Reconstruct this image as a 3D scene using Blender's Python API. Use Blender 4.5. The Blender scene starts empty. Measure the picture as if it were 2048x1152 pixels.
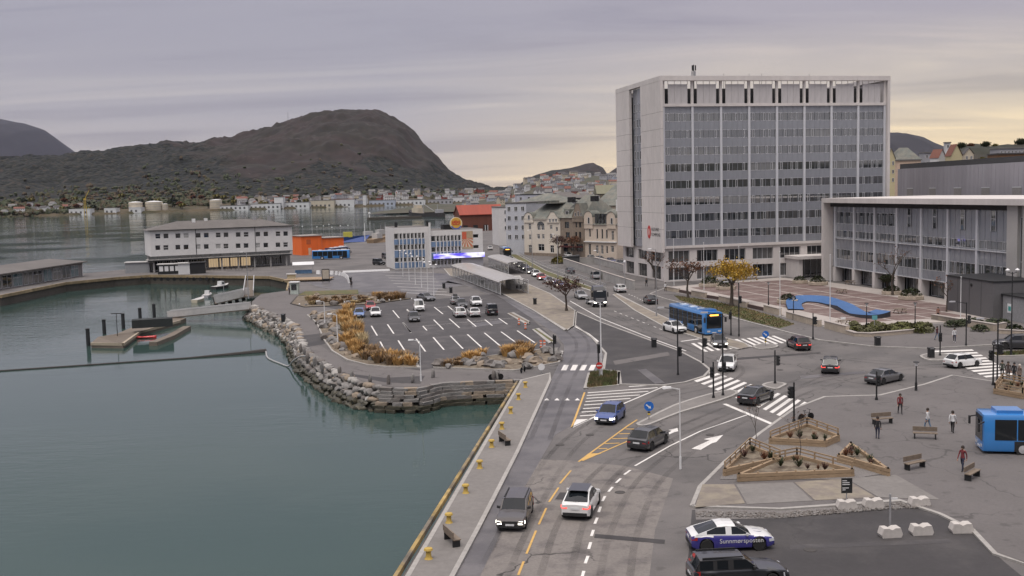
import bpy, bmesh, math, random
from mathutils import Vector, Matrix, noise as mnoise
from mathutils.geometry import tessellate_polygon
random.seed(11)
sc = bpy.context.scene
C = sc.collection
PI = math.pi

# ------------------------------------------------------------------ camera
F = 2100.0; ROLL = 0.025; YH = 385.0; H = 20.0       # focal length (px of 2048), roll, horizon row, height above quay
PIT = math.atan((576 - YH) * math.cos(ROLL) / F)
FW = Vector((0, math.cos(PIT), -math.sin(PIT))); UP = Vector((0, math.sin(PIT), math.cos(PIT))); RT = Vector((1, 0, 0))
CX = RT * math.cos(ROLL) - UP * math.sin(ROLL); CY = RT * math.sin(ROLL) + UP * math.cos(ROLL)
cam_d = bpy.data.cameras.new('camera'); cam = bpy.data.objects.new('camera', cam_d); C.objects.link(cam)
cam_d.sensor_width = 36.0; cam_d.lens = F / 2048 * 36.0; cam_d.clip_start = 0.5; cam_d.clip_end = 40000
M = Matrix((CX, CY, -FW)).transposed().to_4x4(); M.translation = (0, 0, H); cam.matrix_world = M
sc.camera = cam

# ------------------------------------------------------------------ light
SUN_EL, SUN_AZ = math.radians(66), math.radians(205)   # soft overcast light, from high up behind the viewer's left shoulder
wd = bpy.data.worlds.new('World'); sc.world = wd; wd.use_nodes = True
nt = wd.node_tree; nt.nodes.clear()
def N(tree, typ, **kw):
    n = tree.nodes.new(typ)
    for k, v in kw.items():
        if k in n.inputs.keys(): n.inputs[k].default_value = v
        else: setattr(n, k, v)
    return n
def L(tree, a, b): tree.links.new(a, b)
def math_node(tree, op, a, b=None, c=None, clamp=False):
    n = tree.nodes.new('ShaderNodeMath'); n.operation = op; n.use_clamp = clamp
    for i, v in enumerate((a, b, c)):
        if v is None: continue
        if isinstance(v, (int, float)): n.inputs[i].default_value = v
        else: tree.links.new(v, n.inputs[i])
    return n.outputs[0]
def mix_col(tree, fac, a, b, mode='MIX'):
    n = tree.nodes.new('ShaderNodeMix'); n.data_type = 'RGBA'; n.blend_type = mode
    for s, v in ((n.inputs[0], fac), (n.inputs[6], a), (n.inputs[7], b)):
        if isinstance(v, (int, float)): s.default_value = v
        elif isinstance(v, tuple): s.default_value = v if len(v) == 4 else (*v, 1)
        else: tree.links.new(v, s)
    return n.outputs[2]
def ramp(tree, fac, stops, interp='LINEAR'):
    n = tree.nodes.new('ShaderNodeValToRGB'); n.color_ramp.interpolation = interp
    e = n.color_ramp.elements
    while len(e) < len(stops): e.new(0.5)
    for i, (p, c) in enumerate(stops):
        e[i].position = p; e[i].color = c if len(c) == 4 else (*c, 1)
    tree.links.new(fac, n.inputs[0]); return n.outputs[0]
sky = N(nt, 'ShaderNodeTexSky', sky_type='NISHITA', sun_disc=False)
sky.sun_elevation = SUN_EL; sky.sun_rotation = SUN_AZ; sky.air_density = 1.0; sky.dust_density = 3.0; sky.ozone_density = 1.0
tc = N(nt, 'ShaderNodeTexCoord'); sep = N(nt, 'ShaderNodeSeparateXYZ'); L(nt, tc.outputs['Generated'], sep.inputs[0])
zc = math_node(nt, 'MAXIMUM', sep.outputs[2], 0.0)
# cloud deck: lavender grey, lighter overhead as every overcast is, thinning to a warm band low in the west
deck = ramp(nt, zc, [(0.0, (4.6, 4.2, 4.0)), (0.04, (3.9, 3.7, 3.9)), (0.12, (3.4, 3.27, 3.66)), (0.30, (3.45, 3.35, 3.85)), (0.55, (7.0, 6.8, 7.2)), (1.0, (14.2, 13.1, 12.5))])
warm = ramp(nt, zc, [(0.0, (10.0, 7.6, 4.2)), (0.03, (8.6, 6.9, 4.3)), (0.08, (5.6, 4.9, 4.0)), (0.15, (3.8, 3.5, 3.8)), (0.30, (3.6, 3.4, 4.0)), (0.55, (7.0, 6.8, 7.2)), (1.0, (14.2, 13.1, 12.5))])
# azimuth weight: warm towards +x (right of view)
az = math_node(nt, 'MULTIPLY_ADD', sep.outputs[0], 2.6, 0.42)
azc = math_node(nt, 'MINIMUM', math_node(nt, 'MAXIMUM', az, 0.12), 1.0)
west = math_node(nt, 'MULTIPLY_ADD', sep.outputs[1], 2.0, 0.1, clamp=True)                 # the glow sits over the western sea only
base = mix_col(nt, math_node(nt, 'MULTIPLY', azc, west), deck, warm)
den = math_node(nt, 'ADD', zc, 0.10)
cmb = N(nt, 'ShaderNodeCombineXYZ')
L(nt, math_node(nt, 'DIVIDE', sep.outputs[0], den), cmb.inputs[0]); L(nt, math_node(nt, 'DIVIDE', sep.outputs[1], den), cmb.inputs[1])
mp = N(nt, 'ShaderNodeMapping'); mp.inputs['Scale'].default_value = (0.34, 1.25, 1); mp.inputs['Rotation'].default_value = (0, 0, 0.35); L(nt, cmb.outputs[0], mp.inputs[0])
cn = N(nt, 'ShaderNodeTexNoise', Scale=1.15, Detail=7.0, Roughness=0.52); cn.inputs['Distortion'].default_value = 0.6; L(nt, mp.outputs[0], cn.inputs['Vector'])
cl = ramp(nt, cn.outputs[0], [(0.30, (0.60, 0.60, 0.70)), (0.50, (0.97, 0.96, 1.0)), (0.68, (1.30, 1.26, 1.18))], 'EASE')
base = mix_col(nt, 0.55, base, cl, 'MULTIPLY')
fin = mix_col(nt, 0.93, sky.outputs[0], base)
bg = N(nt, 'ShaderNodeBackground'); bg.inputs['Strength'].default_value = 0.095; L(nt, fin, bg.inputs[0])
wo = N(nt, 'ShaderNodeOutputWorld'); L(nt, bg.outputs[0], wo.inputs[0])
sl = bpy.data.lights.new('sun', 'SUN'); sl.energy = 1.5; sl.angle = math.radians(36); sl.color = (1.0, 0.94, 0.88)
sun = bpy.data.objects.new('sun', sl); C.objects.link(sun)
sd = Vector((math.sin(SUN_AZ) * math.cos(SUN_EL), math.cos(SUN_AZ) * math.cos(SUN_EL), math.sin(SUN_EL)))
sun.rotation_euler = sd.to_track_quat('Z', 'Y').to_euler()
vs = sc.view_settings; vs.view_transform = 'Standard'; vs.look = 'None'; vs.gamma = 1.0; vs.use_curve_mapping = False; vs.exposure = 0.34
sc.render.engine = 'CYCLES'; sc.cycles.use_denoising = True; sc.cycles.max_bounces = 6; sc.cycles.diffuse_bounces = 2
sc.cycles.glossy_bounces = 3; sc.cycles.transparent_max_bounces = 8; sc.cycles.caustics_reflective = False; sc.cycles.caustics_refractive = False

# ------------------------------------------------------------------ where things stand
def ray(px, py): return FW + CX * ((px - 1024) / F) + CY * ((576 - py) / F)
def G(px, py, z=0.0):
    """ground position seen at photograph pixel (px, py), at height z"""
    d = ray(px, py); t = (z - H) / d.z
    return Vector((d.x * t, d.y * t, z))
def V(px, py, yy):
    """position at pixel on the vertical plane y = yy"""
    d = ray(px, py); t = yy / d.y
    return Vector((d.x * t, yy, H + d.z * t))
def GL(pts, z=0.0): return [G(a, b, z) for a, b in pts]
def head(a, b): return math.atan2(b.y - a.y, b.x - a.x)

# ------------------------------------------------------------------ mesh helpers
class MB:
    def __init__(s): s.v = []; s.f = []; s.m = []
    def poly(s, pts, m=0):
        n = len(s.v); s.v += [tuple(p) for p in pts]; s.f.append(tuple(range(n, n + len(pts)))); s.m.append(m); return s
    def box(s, x0, y0, z0, x1, y1, z1, m=0):
        n = len(s.v)
        s.v += [(x0,y0,z0),(x1,y0,z0),(x1,y1,z0),(x0,y1,z0),(x0,y0,z1),(x1,y0,z1),(x1,y1,z1),(x0,y1,z1)]
        for q in ((3,2,1,0),(4,5,6,7),(0,1,5,4),(1,2,6,5),(2,3,7,6),(3,0,4,7)): s.f.append(tuple(n + i for i in q)); s.m.append(m)
        return s
    def hexa(s, P, m=0):
        n = len(s.v); s.v += [tuple(p) for p in P]
        for q in ((3,2,1,0),(4,5,6,7),(0,1,5,4),(1,2,6,5),(2,3,7,6),(3,0,4,7)): s.f.append(tuple(n + i for i in q)); s.m.append(m)
        return s
    def beam(s, a, b, w, h, m=0):
        """box beam from a to b, w wide, h high"""
        a = Vector(a); b = Vector(b); d = (b - a).normalized()
        sd = d.cross(Vector((0, 0, 1)))
        if sd.length < 1e-4: sd = Vector((1, 0, 0))
        sd.normalize(); u = sd.cross(d).normalized()
        P = []
        for dz in (-h / 2, h / 2):
            for p, k in ((a, -1), (b, -1), (b, 1), (a, 1)): P.append(p + sd * (k * w / 2) + u * dz)
        return s.hexa(P, m)
    def prism(s, pts, z0, z1, m=0, ms=None, bottom=False):
        ms = m if ms is None else ms
        A = sum(pts[i][0] * pts[(i + 1) % len(pts)][1] - pts[(i + 1) % len(pts)][0] * pts[i][1] for i in range(len(pts)))
        if A < 0: pts = pts[::-1]
        n = len(s.v); k = len(pts)
        s.v += [(p[0], p[1], z0) for p in pts] + [(p[0], p[1], z1) for p in pts]
        tri = tessellate_polygon([[Vector((p[0], p[1], 0)) for p in pts]])
        for t in tri:
            a, b, c = t
            cr = (pts[b][0]-pts[a][0])*(pts[c][1]-pts[a][1])-(pts[b][1]-pts[a][1])*(pts[c][0]-pts[a][0])
            if cr < 0: b, c = c, b
            s.f.append((n + k + a, n + k + b, n + k + c)); s.m.append(m)
            if bottom: s.f.append((n + a, n + c, n + b)); s.m.append(m)
        if z1 > z0 + 1e-6:
            for i in range(k):
                j = (i + 1) % k; s.f.append((n + i, n + j, n + k + j, n + k + i)); s.m.append(ms)
        return s
    def cyl(s, a, b, r0, r1=None, n=8, m=0, caps=True):
        r1 = r0 if r1 is None else r1; a = Vector(a); b = Vector(b); d = (b - a)
        q = d.to_track_quat('Z', 'Y') if d.length > 1e-6 else Vector((0,0,1)).to_track_quat('Z','Y')
        k = len(s.v)
        for p, r in ((a, r0), (b, r1)):
            for i in range(n):
                t = 2 * PI * i / n; s.v.append(tuple(p + q @ Vector((math.cos(t) * r, math.sin(t) * r, 0))))
        for i in range(n):
            j = (i + 1) % n; s.f.append((k + i, k + j, k + n + j, k + n + i)); s.m.append(m)
        if caps:
            s.f.append(tuple(k + i for i in range(n))[::-1]); s.m.append(m); s.f.append(tuple(k + n + i for i in range(n))); s.m.append(m)
        return s
    def tube(s, path, r, n=6, m=0):
        for i in range(len(path) - 1): s.cyl(path[i], path[i + 1], r if not isinstance(r, (list, tuple)) else r[i], r if not isinstance(r, (list, tuple)) else r[i + 1], n, m)
        return s
    def lathe(s, prof, n=12, m=0, o=(0, 0, 0), axis='Z'):
        k = len(s.v)
        for r, z in prof:
            for i in range(n):
                t = 2 * PI * i / n; c, d = math.cos(t) * r, math.sin(t) * r
                p = (c, d, z) if axis == 'Z' else (c, z, d)
                s.v.append((p[0] + o[0], p[1] + o[1], p[2] + o[2]))
        for j in range(len(prof) - 1):
            for i in range(n):
                i2 = (i + 1) % n; q = (k + j * n + i, k + j * n + i2, k + (j + 1) * n + i2, k + (j + 1) * n + i)
                s.f.append(q if axis == 'Z' else q[::-1]); s.m.append(m)
        for j, fl in ((0, 1), (len(prof) - 1, 0)):
            if prof[j][0] > 1e-4:
                q = tuple(k + j * n + i for i in range(n)); q = q[::-1] if (fl ^ (axis != 'Z')) else q
                s.f.append(q); s.m.append(m)
        return s
    def blob(s, c, rx, ry, rz, seed=0, rough=0.25, sub=1, m=0, flat=False):
        """an irregular stone or clump"""
        bm = bmesh.new(); bmesh.ops.create_icosphere(bm, subdivisions=sub, radius=1.0)
        k = len(s.v); off = Vector((seed * 3.7, seed * 1.3, seed * 2.1))
        for w in bm.verts:
            p = w.co.normalized(); g = 1 + rough * mnoise.noise(p * 1.3 + off) * 1.6
            z = p.z * rz * g
            s.v.append((c[0] + p.x * rx * g, c[1] + p.y * ry * g, c[2] + z))
        for f in bm.faces: s.f.append(tuple(k + w.index for w in f.verts)); s.m.append(m)
        bm.free(); return s
    def mesh(s, name, smooth=None):
        me = bpy.data.meshes.new(name); me.from_pydata(s.v, [], s.f); me.polygons.foreach_set('material_index', s.m)
        if smooth is not None:
            me.polygons.foreach_set('use_smooth', [True] * len(s.f))
            me.set_sharp_from_angle(angle=math.radians(smooth))
        me.update(); return me
    def build(s, name, mats, parent=None, loc=None, rz=None, smooth=None):
        me = s.mesh(name, smooth)
        for mt in (mats if isinstance(mats, (list, tuple)) else [mats]): me.materials.append(mt)
        return place(name, me, parent, loc, rz)
def place(name, me, parent=None, loc=None, rz=None, mw=None, scale=None):
    o = bpy.data.objects.new(name, me); C.objects.link(o)
    if mw is not None: o.matrix_basis = mw
    if loc is not None: o.location = loc
    if rz is not None: o.rotation_euler = (0, 0, rz)
    if scale is not None: o.scale = scale if isinstance(scale, (tuple, list)) else (scale,) * 3
    if parent is not None: o.parent = parent
    return o
def thing(name, label, cat, loc=(0, 0, 0), rz=0.0, group=None):
    o = bpy.data.objects.new(name, None); C.objects.link(o); o.empty_display_size = 0.3
    o.location = loc; o.rotation_euler = (0, 0, rz); return tag(o, label, cat, group)
def tag(o, label, cat, group=None):
    o['label'] = label; o['category'] = cat
    if group: o['group'] = group
    return o
def struct(o, kind='structure'): o['kind'] = kind; return o
def copy_tree(o, parent=None):
    c = o.copy(); C.objects.link(c)
    if parent is not None: c.parent = parent
    for ch in list(KIDS.get(o.name, o.children)): copy_tree(ch, c)
    return c
KIDS = {}
def offset_path(pts, d):
    """polyline moved sideways by d (left positive)"""
    out = []
    n = len(pts)
    for i in range(n):
        a = pts[max(i - 1, 0)]; b = pts[min(i + 1, n - 1)]
        t = Vector((b[0] - a[0], b[1] - a[1])); t.normalize() if t.length > 0 else None
        k = 1.0
        if 0 < i < n - 1:
            t1 = Vector((pts[i][0] - a[0], pts[i][1] - a[1])).normalized(); c = max(0.5, t.dot(t1)); k = 1 / c
        out.append(Vector((pts[i][0] - t.y * d * k, pts[i][1] + t.x * d * k, 0)))
    return out
def ribbon(mb, pts, w, z0, z1, m=0, side=0.0):
    """strip along a path; side shifts it (−w/2..w/2 centred when 0)"""
    A = offset_path(pts, side + w / 2); B = offset_path(pts, side - w / 2)
    for i in range(len(pts) - 1):
        P = [(B[i].x,B[i].y,z0),(B[i+1].x,B[i+1].y,z0),(A[i+1].x,A[i+1].y,z0),(A[i].x,A[i].y,z0)]
        Q = [(p[0], p[1], z1) for p in P]
        if z1 - z0 > 1e-5: mb.hexa(P + Q, m)
        else: mb.poly(Q, m)
    return mb
def smooth_path(pts, sub=4, closed=False):
    out = []; n = len(pts)
    P = [Vector((p[0], p[1], p[2] if len(p) > 2 else 0)) for p in pts]
    g = (lambda i: P[i % n]) if closed else (lambda i: P[min(max(i, 0), n - 1)])
    for i in range(n if closed else n - 1):
        p0, p1, p2, p3 = g(i - 1), g(i), g(i + 1), g(i + 2)
        for k in range(sub):
            t = k / sub
            out.append(0.5 * ((2*p1) + (-p0+p2)*t + (2*p0-5*p1+4*p2-p3)*t*t + (-p0+3*p1-3*p2+p3)*t*t*t))
    if not closed: out.append(P[-1])
    return out

# ------------------------------------------------------------------ materials
MATS = {}
def srgb(r, g, b):
    return tuple(((c / 255) / 12.92 if c / 255 <= 0.04045 else ((c / 255 + 0.055) / 1.055) ** 2.4) for c in (r, g, b))
def mat(name, col, rough=0.7, metal=0.0, var=0.18, scale=3.0, big=0.12, bigscale=0.15, bump=0.0, bscale=20.0, coat=0.0, spec=0.5, col2=None, thr=(0.42, 0.58), sc2=0.6, emit=None, estr=0.0, stretch=None, trans=0.0, crack=0.0):
    if name in MATS: return MATS[name]
    m = bpy.data.materials.new(name); m.use_nodes = True; t = m.node_tree; p = t.nodes['Principled BSDF']
    MATS[name] = m
    p.inputs['Roughness'].default_value = rough; p.inputs['Metallic'].default_value = metal
    p.inputs['Coat Weight'].default_value = coat; p.inputs['Specular IOR Level'].default_value = spec
    if trans: p.inputs['Transmission Weight'].default_value = trans
    tcn = N(t, 'ShaderNodeTexCoord'); vec = tcn.outputs['Object']
    if stretch:
        mpn = N(t, 'ShaderNodeMapping'); mpn.inputs['Scale'].default_value = stretch; L(t, vec, mpn.inputs[0]); vec = mpn.outputs[0]
    out = (*col, 1)
    if col2 is not None:
        n0 = N(t, 'ShaderNodeTexNoise', Scale=sc2, Detail=5.0, Roughness=0.6); L(t, vec, n0.inputs['Vector'])
        r0 = ramp(t, n0.outputs[0], [(thr[0], (0, 0, 0)), (thr[1], (1, 1, 1))])
        out = mix_col(t, r0, (*col, 1), (*col2, 1))
    if var > 0:
        n1 = N(t, 'ShaderNodeTexNoise', Scale=scale, Detail=6.0, Roughness=0.65); L(t, vec, n1.inputs['Vector'])
        f1 = math_node(t, 'MULTIPLY_ADD', n1.outputs[0], var * 4, 1 - var * 2)
        n2 = N(t, 'ShaderNodeTexNoise', Scale=bigscale, Detail=4.0, Roughness=0.6); L(t, vec, n2.inputs['Vector'])
        f2 = math_node(t, 'MULTIPLY_ADD', n2.outputs[0], big * 4, 1 - big * 2)
        out = mix_col(t, 1.0, out, math_node(t, 'MULTIPLY', f1, f2), 'MULTIPLY')
    if crack > 0:
        nw = N(t, 'ShaderNodeTexNoise', Scale=.35, Detail=4.0); L(t, vec, nw.inputs['Vector']); vm = N(t, 'ShaderNodeVectorMath', operation='MULTIPLY_ADD'); L(t, nw.outputs['Color'], vm.inputs[0]); vm.inputs[1].default_value = (5, 5, 0); L(t, vec, vm.inputs[2])
        vo = N(t, 'ShaderNodeTexVoronoi', feature='DISTANCE_TO_EDGE', Scale=.11); L(t, vm.outputs[0], vo.inputs['Vector']); nm = N(t, 'ShaderNodeTexNoise', Scale=.07, Detail=2.0); L(t, vec, nm.inputs['Vector'])
        cm = math_node(t, 'MULTIPLY', ramp(t, vo.outputs['Distance'], [(.004, (1, 1, 1)), (.012, (0, 0, 0))]), ramp(t, nm.outputs[0], [(.46, (0, 0, 0)), (.56, (1, 1, 1))])); out = mix_col(t, math_node(t, 'MULTIPLY', cm, crack), out, (.03, .028, .027, 1))
        ns = N(t, 'ShaderNodeTexNoise', Scale=.9, Detail=3.0, Roughness=.5); L(t, vec, ns.inputs['Vector']); out = mix_col(t, math_node(t, 'MULTIPLY', ramp(t, ns.outputs[0], [(.60, (0, 0, 0)), (.72, (1, 1, 1))]), .45), out, (.045, .042, .04, 1))
    if isinstance(out, tuple): p.inputs['Base Color'].default_value = out
    else: L(t, out, p.inputs['Base Color'])
    if bump > 0:
        nb = N(t, 'ShaderNodeTexNoise', Scale=bscale, Detail=6.0, Roughness=0.6); L(t, vec, nb.inputs['Vector'])
        bn = N(t, 'ShaderNodeBump', Strength=bump, Distance=0.05); L(t, nb.outputs[0], bn.inputs['Height']); L(t, bn.outputs[0], p.inputs['Normal'])
    if emit is not None:
        p.inputs['Emission Color'].default_value = (*emit, 1); p.inputs['Emission Strength'].default_value = estr
    return m
# ------------------------------------------------------------------ surfaces
WZ = -2.3
A_ROAD = mat('road_asphalt', (0.140, 0.129, 0.124), 0.85, crack=.8, var=0.13, scale=9, big=0.14, bigscale=0.09, bump=0.25, bscale=30, col2=(0.095, 0.089, 0.087), sc2=0.12, thr=(0.40, 0.62))
A_OLD = mat('old_asphalt', (0.185, 0.168, 0.155), 0.9, crack=.9, var=0.2, scale=6, big=0.10, bigscale=0.25, bump=0.4, bscale=25, col2=(0.12, 0.108, 0.104), sc2=0.5, thr=(0.48, 0.64))
A_SIDE = mat('damp_asphalt', (0.080, 0.075, 0.078), 0.45, var=0.14, scale=5, big=0.2, bigscale=0.12, bump=0.15, bscale=30, col2=(0.125, 0.117, 0.118), sc2=0.25)
A_DARK = mat('dark_asphalt', (0.038, 0.035, 0.036), 0.75, crack=.5, var=0.16, scale=4, big=0.22, bigscale=0.18, bump=0.2, bscale=30, col2=(0.062, 0.057, 0.056), sc2=0.22, thr=(0.45, 0.7))
A_PARK = mat('car_park_asphalt', (0.052, 0.048, 0.049), 0.7, crack=.5, var=0.18, scale=3, big=0.2, bigscale=0.14, bump=0.2, bscale=30, col2=(0.092, 0.085, 0.084), sc2=0.35, thr=(0.5, 0.7))
A_PATH = mat('path_asphalt', (0.122, 0.112, 0.109), 0.85, crack=.5, var=0.12, scale=6, big=0.12, bigscale=0.15, bump=0.2, bscale=30)
PAVE = mat('concrete_paving', (0.18, 0.168, 0.158), 0.85, var=0.14, scale=2.5, big=0.12, bigscale=0.2, bump=0.3, bscale=12)
PAVE_B = mat('brownish_paving', (0.185, 0.16, 0.138), 0.9, var=0.14, scale=1.5, big=0.12, bigscale=0.2, bump=0.3, bscale=12, col2=(0.24, 0.21, 0.165), sc2=0.7)
KERB = mat('granite_kerb', (0.33, 0.315, 0.295), 0.8, var=0.2, scale=3, bump=0.3, bscale=10)
PAINT = mat('white_road_paint', (0.68, 0.66, 0.63), 0.7, var=0.16, scale=7, big=0.06, col2=(0.36, 0.35, 0.34), sc2=6, thr=(0.56, 0.74))
YPAINT = mat('yellow_road_paint', (0.55, 0.34, 0.10), 0.7, var=0.15, scale=7, big=0.06, col2=(0.33, 0.25, 0.14), sc2=5, thr=(0.55, 0.75))
CONC = mat('grey_concrete', (0.34, 0.33, 0.315), 0.85, var=0.14, scale=1.2, big=0.14, bigscale=0.3, bump=0.3, bscale=8)
QUAYC = mat('quay_concrete', (0.075, 0.066, 0.055), 0.9, var=0.3, scale=1.5, big=0.2, bump=0.5, bscale=6)
GRASS = mat('grass', (0.085, 0.10, 0.035), 0.95, var=0.3, scale=3, big=0.2, col2=(0.13, 0.10, 0.05), sc2=0.8, bump=0.6, bscale=25)
SOIL = mat('bed_soil', (0.12, 0.092, 0.066), 0.95, var=0.3, scale=3, big=0.2, bump=0.7, bscale=8, col2=(0.19, 0.16, 0.12), sc2=1.2)
PANEL = mat('plaza_paving', (0.135, 0.088, 0.078), 0.85, var=0.16, scale=2.0, big=0.16, bigscale=0.15, bump=0.2, bscale=12, col2=(0.17, 0.125, 0.115), sc2=0.5)
STRIP = mat('plaza_strip', (0.36, 0.325, 0.30), 0.85, var=0.12, scale=2.0)
STONE_A = mat('wall_stone_grey', (0.20, 0.19, 0.182), 0.9, var=0.34, scale=2.2, big=0.25, bigscale=0.35, bump=0.6, bscale=5)
STONE_B = mat('wall_stone_tan', (0.265, 0.215, 0.165), 0.9, var=0.28, scale=2.2, big=0.25, bigscale=0.35, bump=0.6, bscale=5)
STONE_C = mat('wall_stone_dark', (0.15, 0.135, 0.125), 0.9, var=0.28, scale=2.2, big=0.25, bigscale=0.35, bump=0.6, bscale=5)
STONE_D = mat('wall_stone_pale', (0.34, 0.325, 0.305), 0.9, var=0.25, scale=2.2, big=0.2, bigscale=0.35, bump=0.6, bscale=5)
GRAVEL = mat('gravel', (0.17, 0.158, 0.152), 0.95, var=0.34, scale=8, big=0.1, bump=1.0, bscale=14)
STONE_W = mat('wet_weedy_stone', (0.045, 0.043, 0.032), 0.5, var=0.35, scale=3, big=0.3, bump=0.6, bscale=6, col2=(.07, .062, .04), sc2=1.5)
DARKCORE = mat('wall_core', (0.05, 0.046, 0.04), 0.95, var=0.3)

# sea, from the quay to the far shore
wm = bpy.data.materials.new('sea_water'); wm.use_nodes = True; t = wm.node_tree; p = t.nodes['Principled BSDF']
p.inputs['IOR'].default_value = 1.333; p.inputs['Roughness'].default_value = 0.05
tcn = N(t, 'ShaderNodeTexCoord')
n0 = N(t, 'ShaderNodeTexNoise', Scale=0.02, Detail=3.0); L(t, tcn.outputs['Object'], n0.inputs['Vector'])
L(t, ramp(t, n0.outputs[0], [(0.35, (0.028, 0.058, 0.052)), (0.65, (0.038, 0.068, 0.061))]), p.inputs['Base Color'])
mp1 = N(t, 'ShaderNodeMapping'); mp1.inputs['Scale'].default_value = (0.55, 1.5, 1); mp1.inputs['Rotation'].default_value = (0, 0, 0.12); L(t, tcn.outputs['Object'], mp1.inputs[0])
n1 = N(t, 'ShaderNodeTexNoise', Scale=0.9, Detail=4.0, Roughness=0.55); L(t, mp1.outputs[0], n1.inputs['Vector'])
mp2 = N(t, 'ShaderNodeMapping'); mp2.inputs['Scale'].default_value = (0.10, 0.26, 1); L(t, tcn.outputs['Object'], mp2.inputs[0])
n2 = N(t, 'ShaderNodeTexNoise', Scale=1.0, Detail=5.0, Roughness=0.6); L(t, mp2.outputs[0], n2.inputs['Vector'])
# wind patches: ripples are stronger where the harbour is open
n3 = N(t, 'ShaderNodeTexNoise', Scale=0.013, Detail=3.0); L(t, tcn.outputs['Object'], n3.inputs['Vector'])
wind = ramp(t, n3.outputs[0], [(0.45, (0.09, 0.09, 0.09)), (0.62, (1, 1, 1))])
hh = math_node(t, 'MULTIPLY', math_node(t, 'ADD', n1.outputs[0], math_node(t, 'MULTIPLY', n2.outputs[0], 2.2)), wind)
bn = N(t, 'ShaderNodeBump', Strength=0.55, Distance=0.12); L(t, hh, bn.inputs['Height']); L(t, bn.outputs[0], p.inputs['Normal'])
mb = MB().poly([(-9000, -60, WZ), (9000, -60, WZ), (9000, 16000, WZ), (-9000, 16000, WZ)])
struct(mb.build('water', wm))

# land: one sheet, quay edge to the town, with its walls going down into the water
SW_TOP = GL([(1043, 760), (960, 763), (880, 767), (842, 775), (790, 776), (742, 770), (690, 752), (650, 728), (618, 704), (603, 680), (597, 660), (575, 643), (540, 628), (505, 612)])
q0, q1 = G(1043, 760), G(805, 1152)
qd = (q1 - q0).normalized()
front = [q0 + qd * 160] + SW_TOP + GL([(503, 604), (522, 588), (575, 581), (579, 562), (540, 554), (460, 553), (400, 552), (300, 551), (230, 556), (130, 566), (0, 592)])
back = [Vector((-190, 205, 0)), Vector((-200, 240, 0)), Vector((-150, 276, 0)), Vector((-122, 300, 0)), Vector((-112, 322, 0)), Vector((-84, 345, 0)), Vector((-86, 372, 0)), Vector((-80, 425, 0)), Vector((-62, 470, 0)), Vector((-44, 520, 0)), Vector((-34, 560, 0)), Vector((-28, 602, 0)), Vector((2, 604, 0)), Vector((6, 700, 0)), Vector((-40, 1000, 0)), Vector((-60, 1500, 0)), Vector((0, 2700, 0)), Vector((3500, 2700, 0)), Vector((3500, -160, 0)), Vector((q0 + qd * 160).xy.to_3d()) + Vector((10, -60, 0))]
outline = front + back
g = MB().prism(outline, -4.5, 0.0, 0, 1)
ground = struct(g.build('ground', [A_ROAD, QUAYC]))
def lerp_(a, b, t): return a + (b - a) * t
def interp_(P, x):
    for (a, b), (c, d) in zip(P, P[1:]):
        if x <= c: return b + (d - b) * (x - a) / (c - a)
    return P[-1][1]
def sheet(name, px, m, lift=1, world=False, kind='structure', smooth=0):
    pts = px if world else GL(px)
    if smooth: pts = smooth_path(pts, smooth, True)
    return struct(MB().prism(pts, 0.004 * lift, 0.004 * lift).build(name, m), kind)
def raised(name, px, m, h=0.12, kerb=KERB, world=False, smooth=0, kw=0.28, kz=0.012, parent=None):
    pts = px if world else GL(px)
    if smooth: pts = smooth_path(pts, smooth, True)
    o = struct(MB().prism(pts, -0.02, h).build(name, m))
    if kerb:
        ribbon(k := MB(), pts + [pts[0]], kw, -0.02, h + kz).build('kerb', kerb, o)
    return o

sheet('old_road_surface', [(1030, 917), (1140, 921), (1250, 932), (1346, 957), (1335, 990), (1310, 1060), (1298, 1160), (900, 1160), (960, 1055)], A_OLD, 1)
side_road = sheet('side_road', [(905, 1152), (960, 1052), (1035, 905), (1102, 760), (1128, 706), (1128, 690), (1112, 668), (1060, 634), (985, 592), (930, 570), (870, 556), (780, 548), (690, 552), (640, 572), (700, 582), (800, 590), (850, 560), (935, 552), (1010, 572), (1075, 605), (1140, 645), (1192, 682), (1208, 712), (1200, 735), (1178, 772), (1162, 818), (1144, 850), (1110, 870), (1040, 990), (960, 1152)], A_SIDE, 2)
sheet('car_park', [(640, 612), (850, 600), (990, 588), (1062, 636), (1122, 690), (1110, 712), (1020, 725), (880, 732), (842, 741), (800, 735), (735, 712), (700, 690), (690, 640)], A_PARK, 3)
sheet('terminal_yard', [(600, 560), (700, 545), (790, 541), (900, 548), (905, 556), (880, 572), (870, 590), (700, 583), (640, 575)], A_SIDE, 4)
promenade = sheet('promenade', [(1030, 746), (1045, 757), (960, 762), (880, 766), (842, 773), (790, 774), (742, 768), (690, 750), (652, 727), (622, 704), (606, 680), (600, 660), (578, 643), (545, 628), (508, 611), (505, 604), (524, 589), (570, 583), (600, 588), (640, 612), (700, 625), (640, 690), (695, 730), (773, 742), (841, 745)], A_PATH, 5)
# darker patches of newer asphalt on the path
sheet('path_patch', [(599, 672), (642, 667), (650, 688), (606, 696)], A_DARK, 6)
sheet('path_patch', [(648, 735), (700, 748), (770, 756), (850, 752), (840, 768), (770, 765), (700, 752)], A_DARK, 6)
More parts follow.
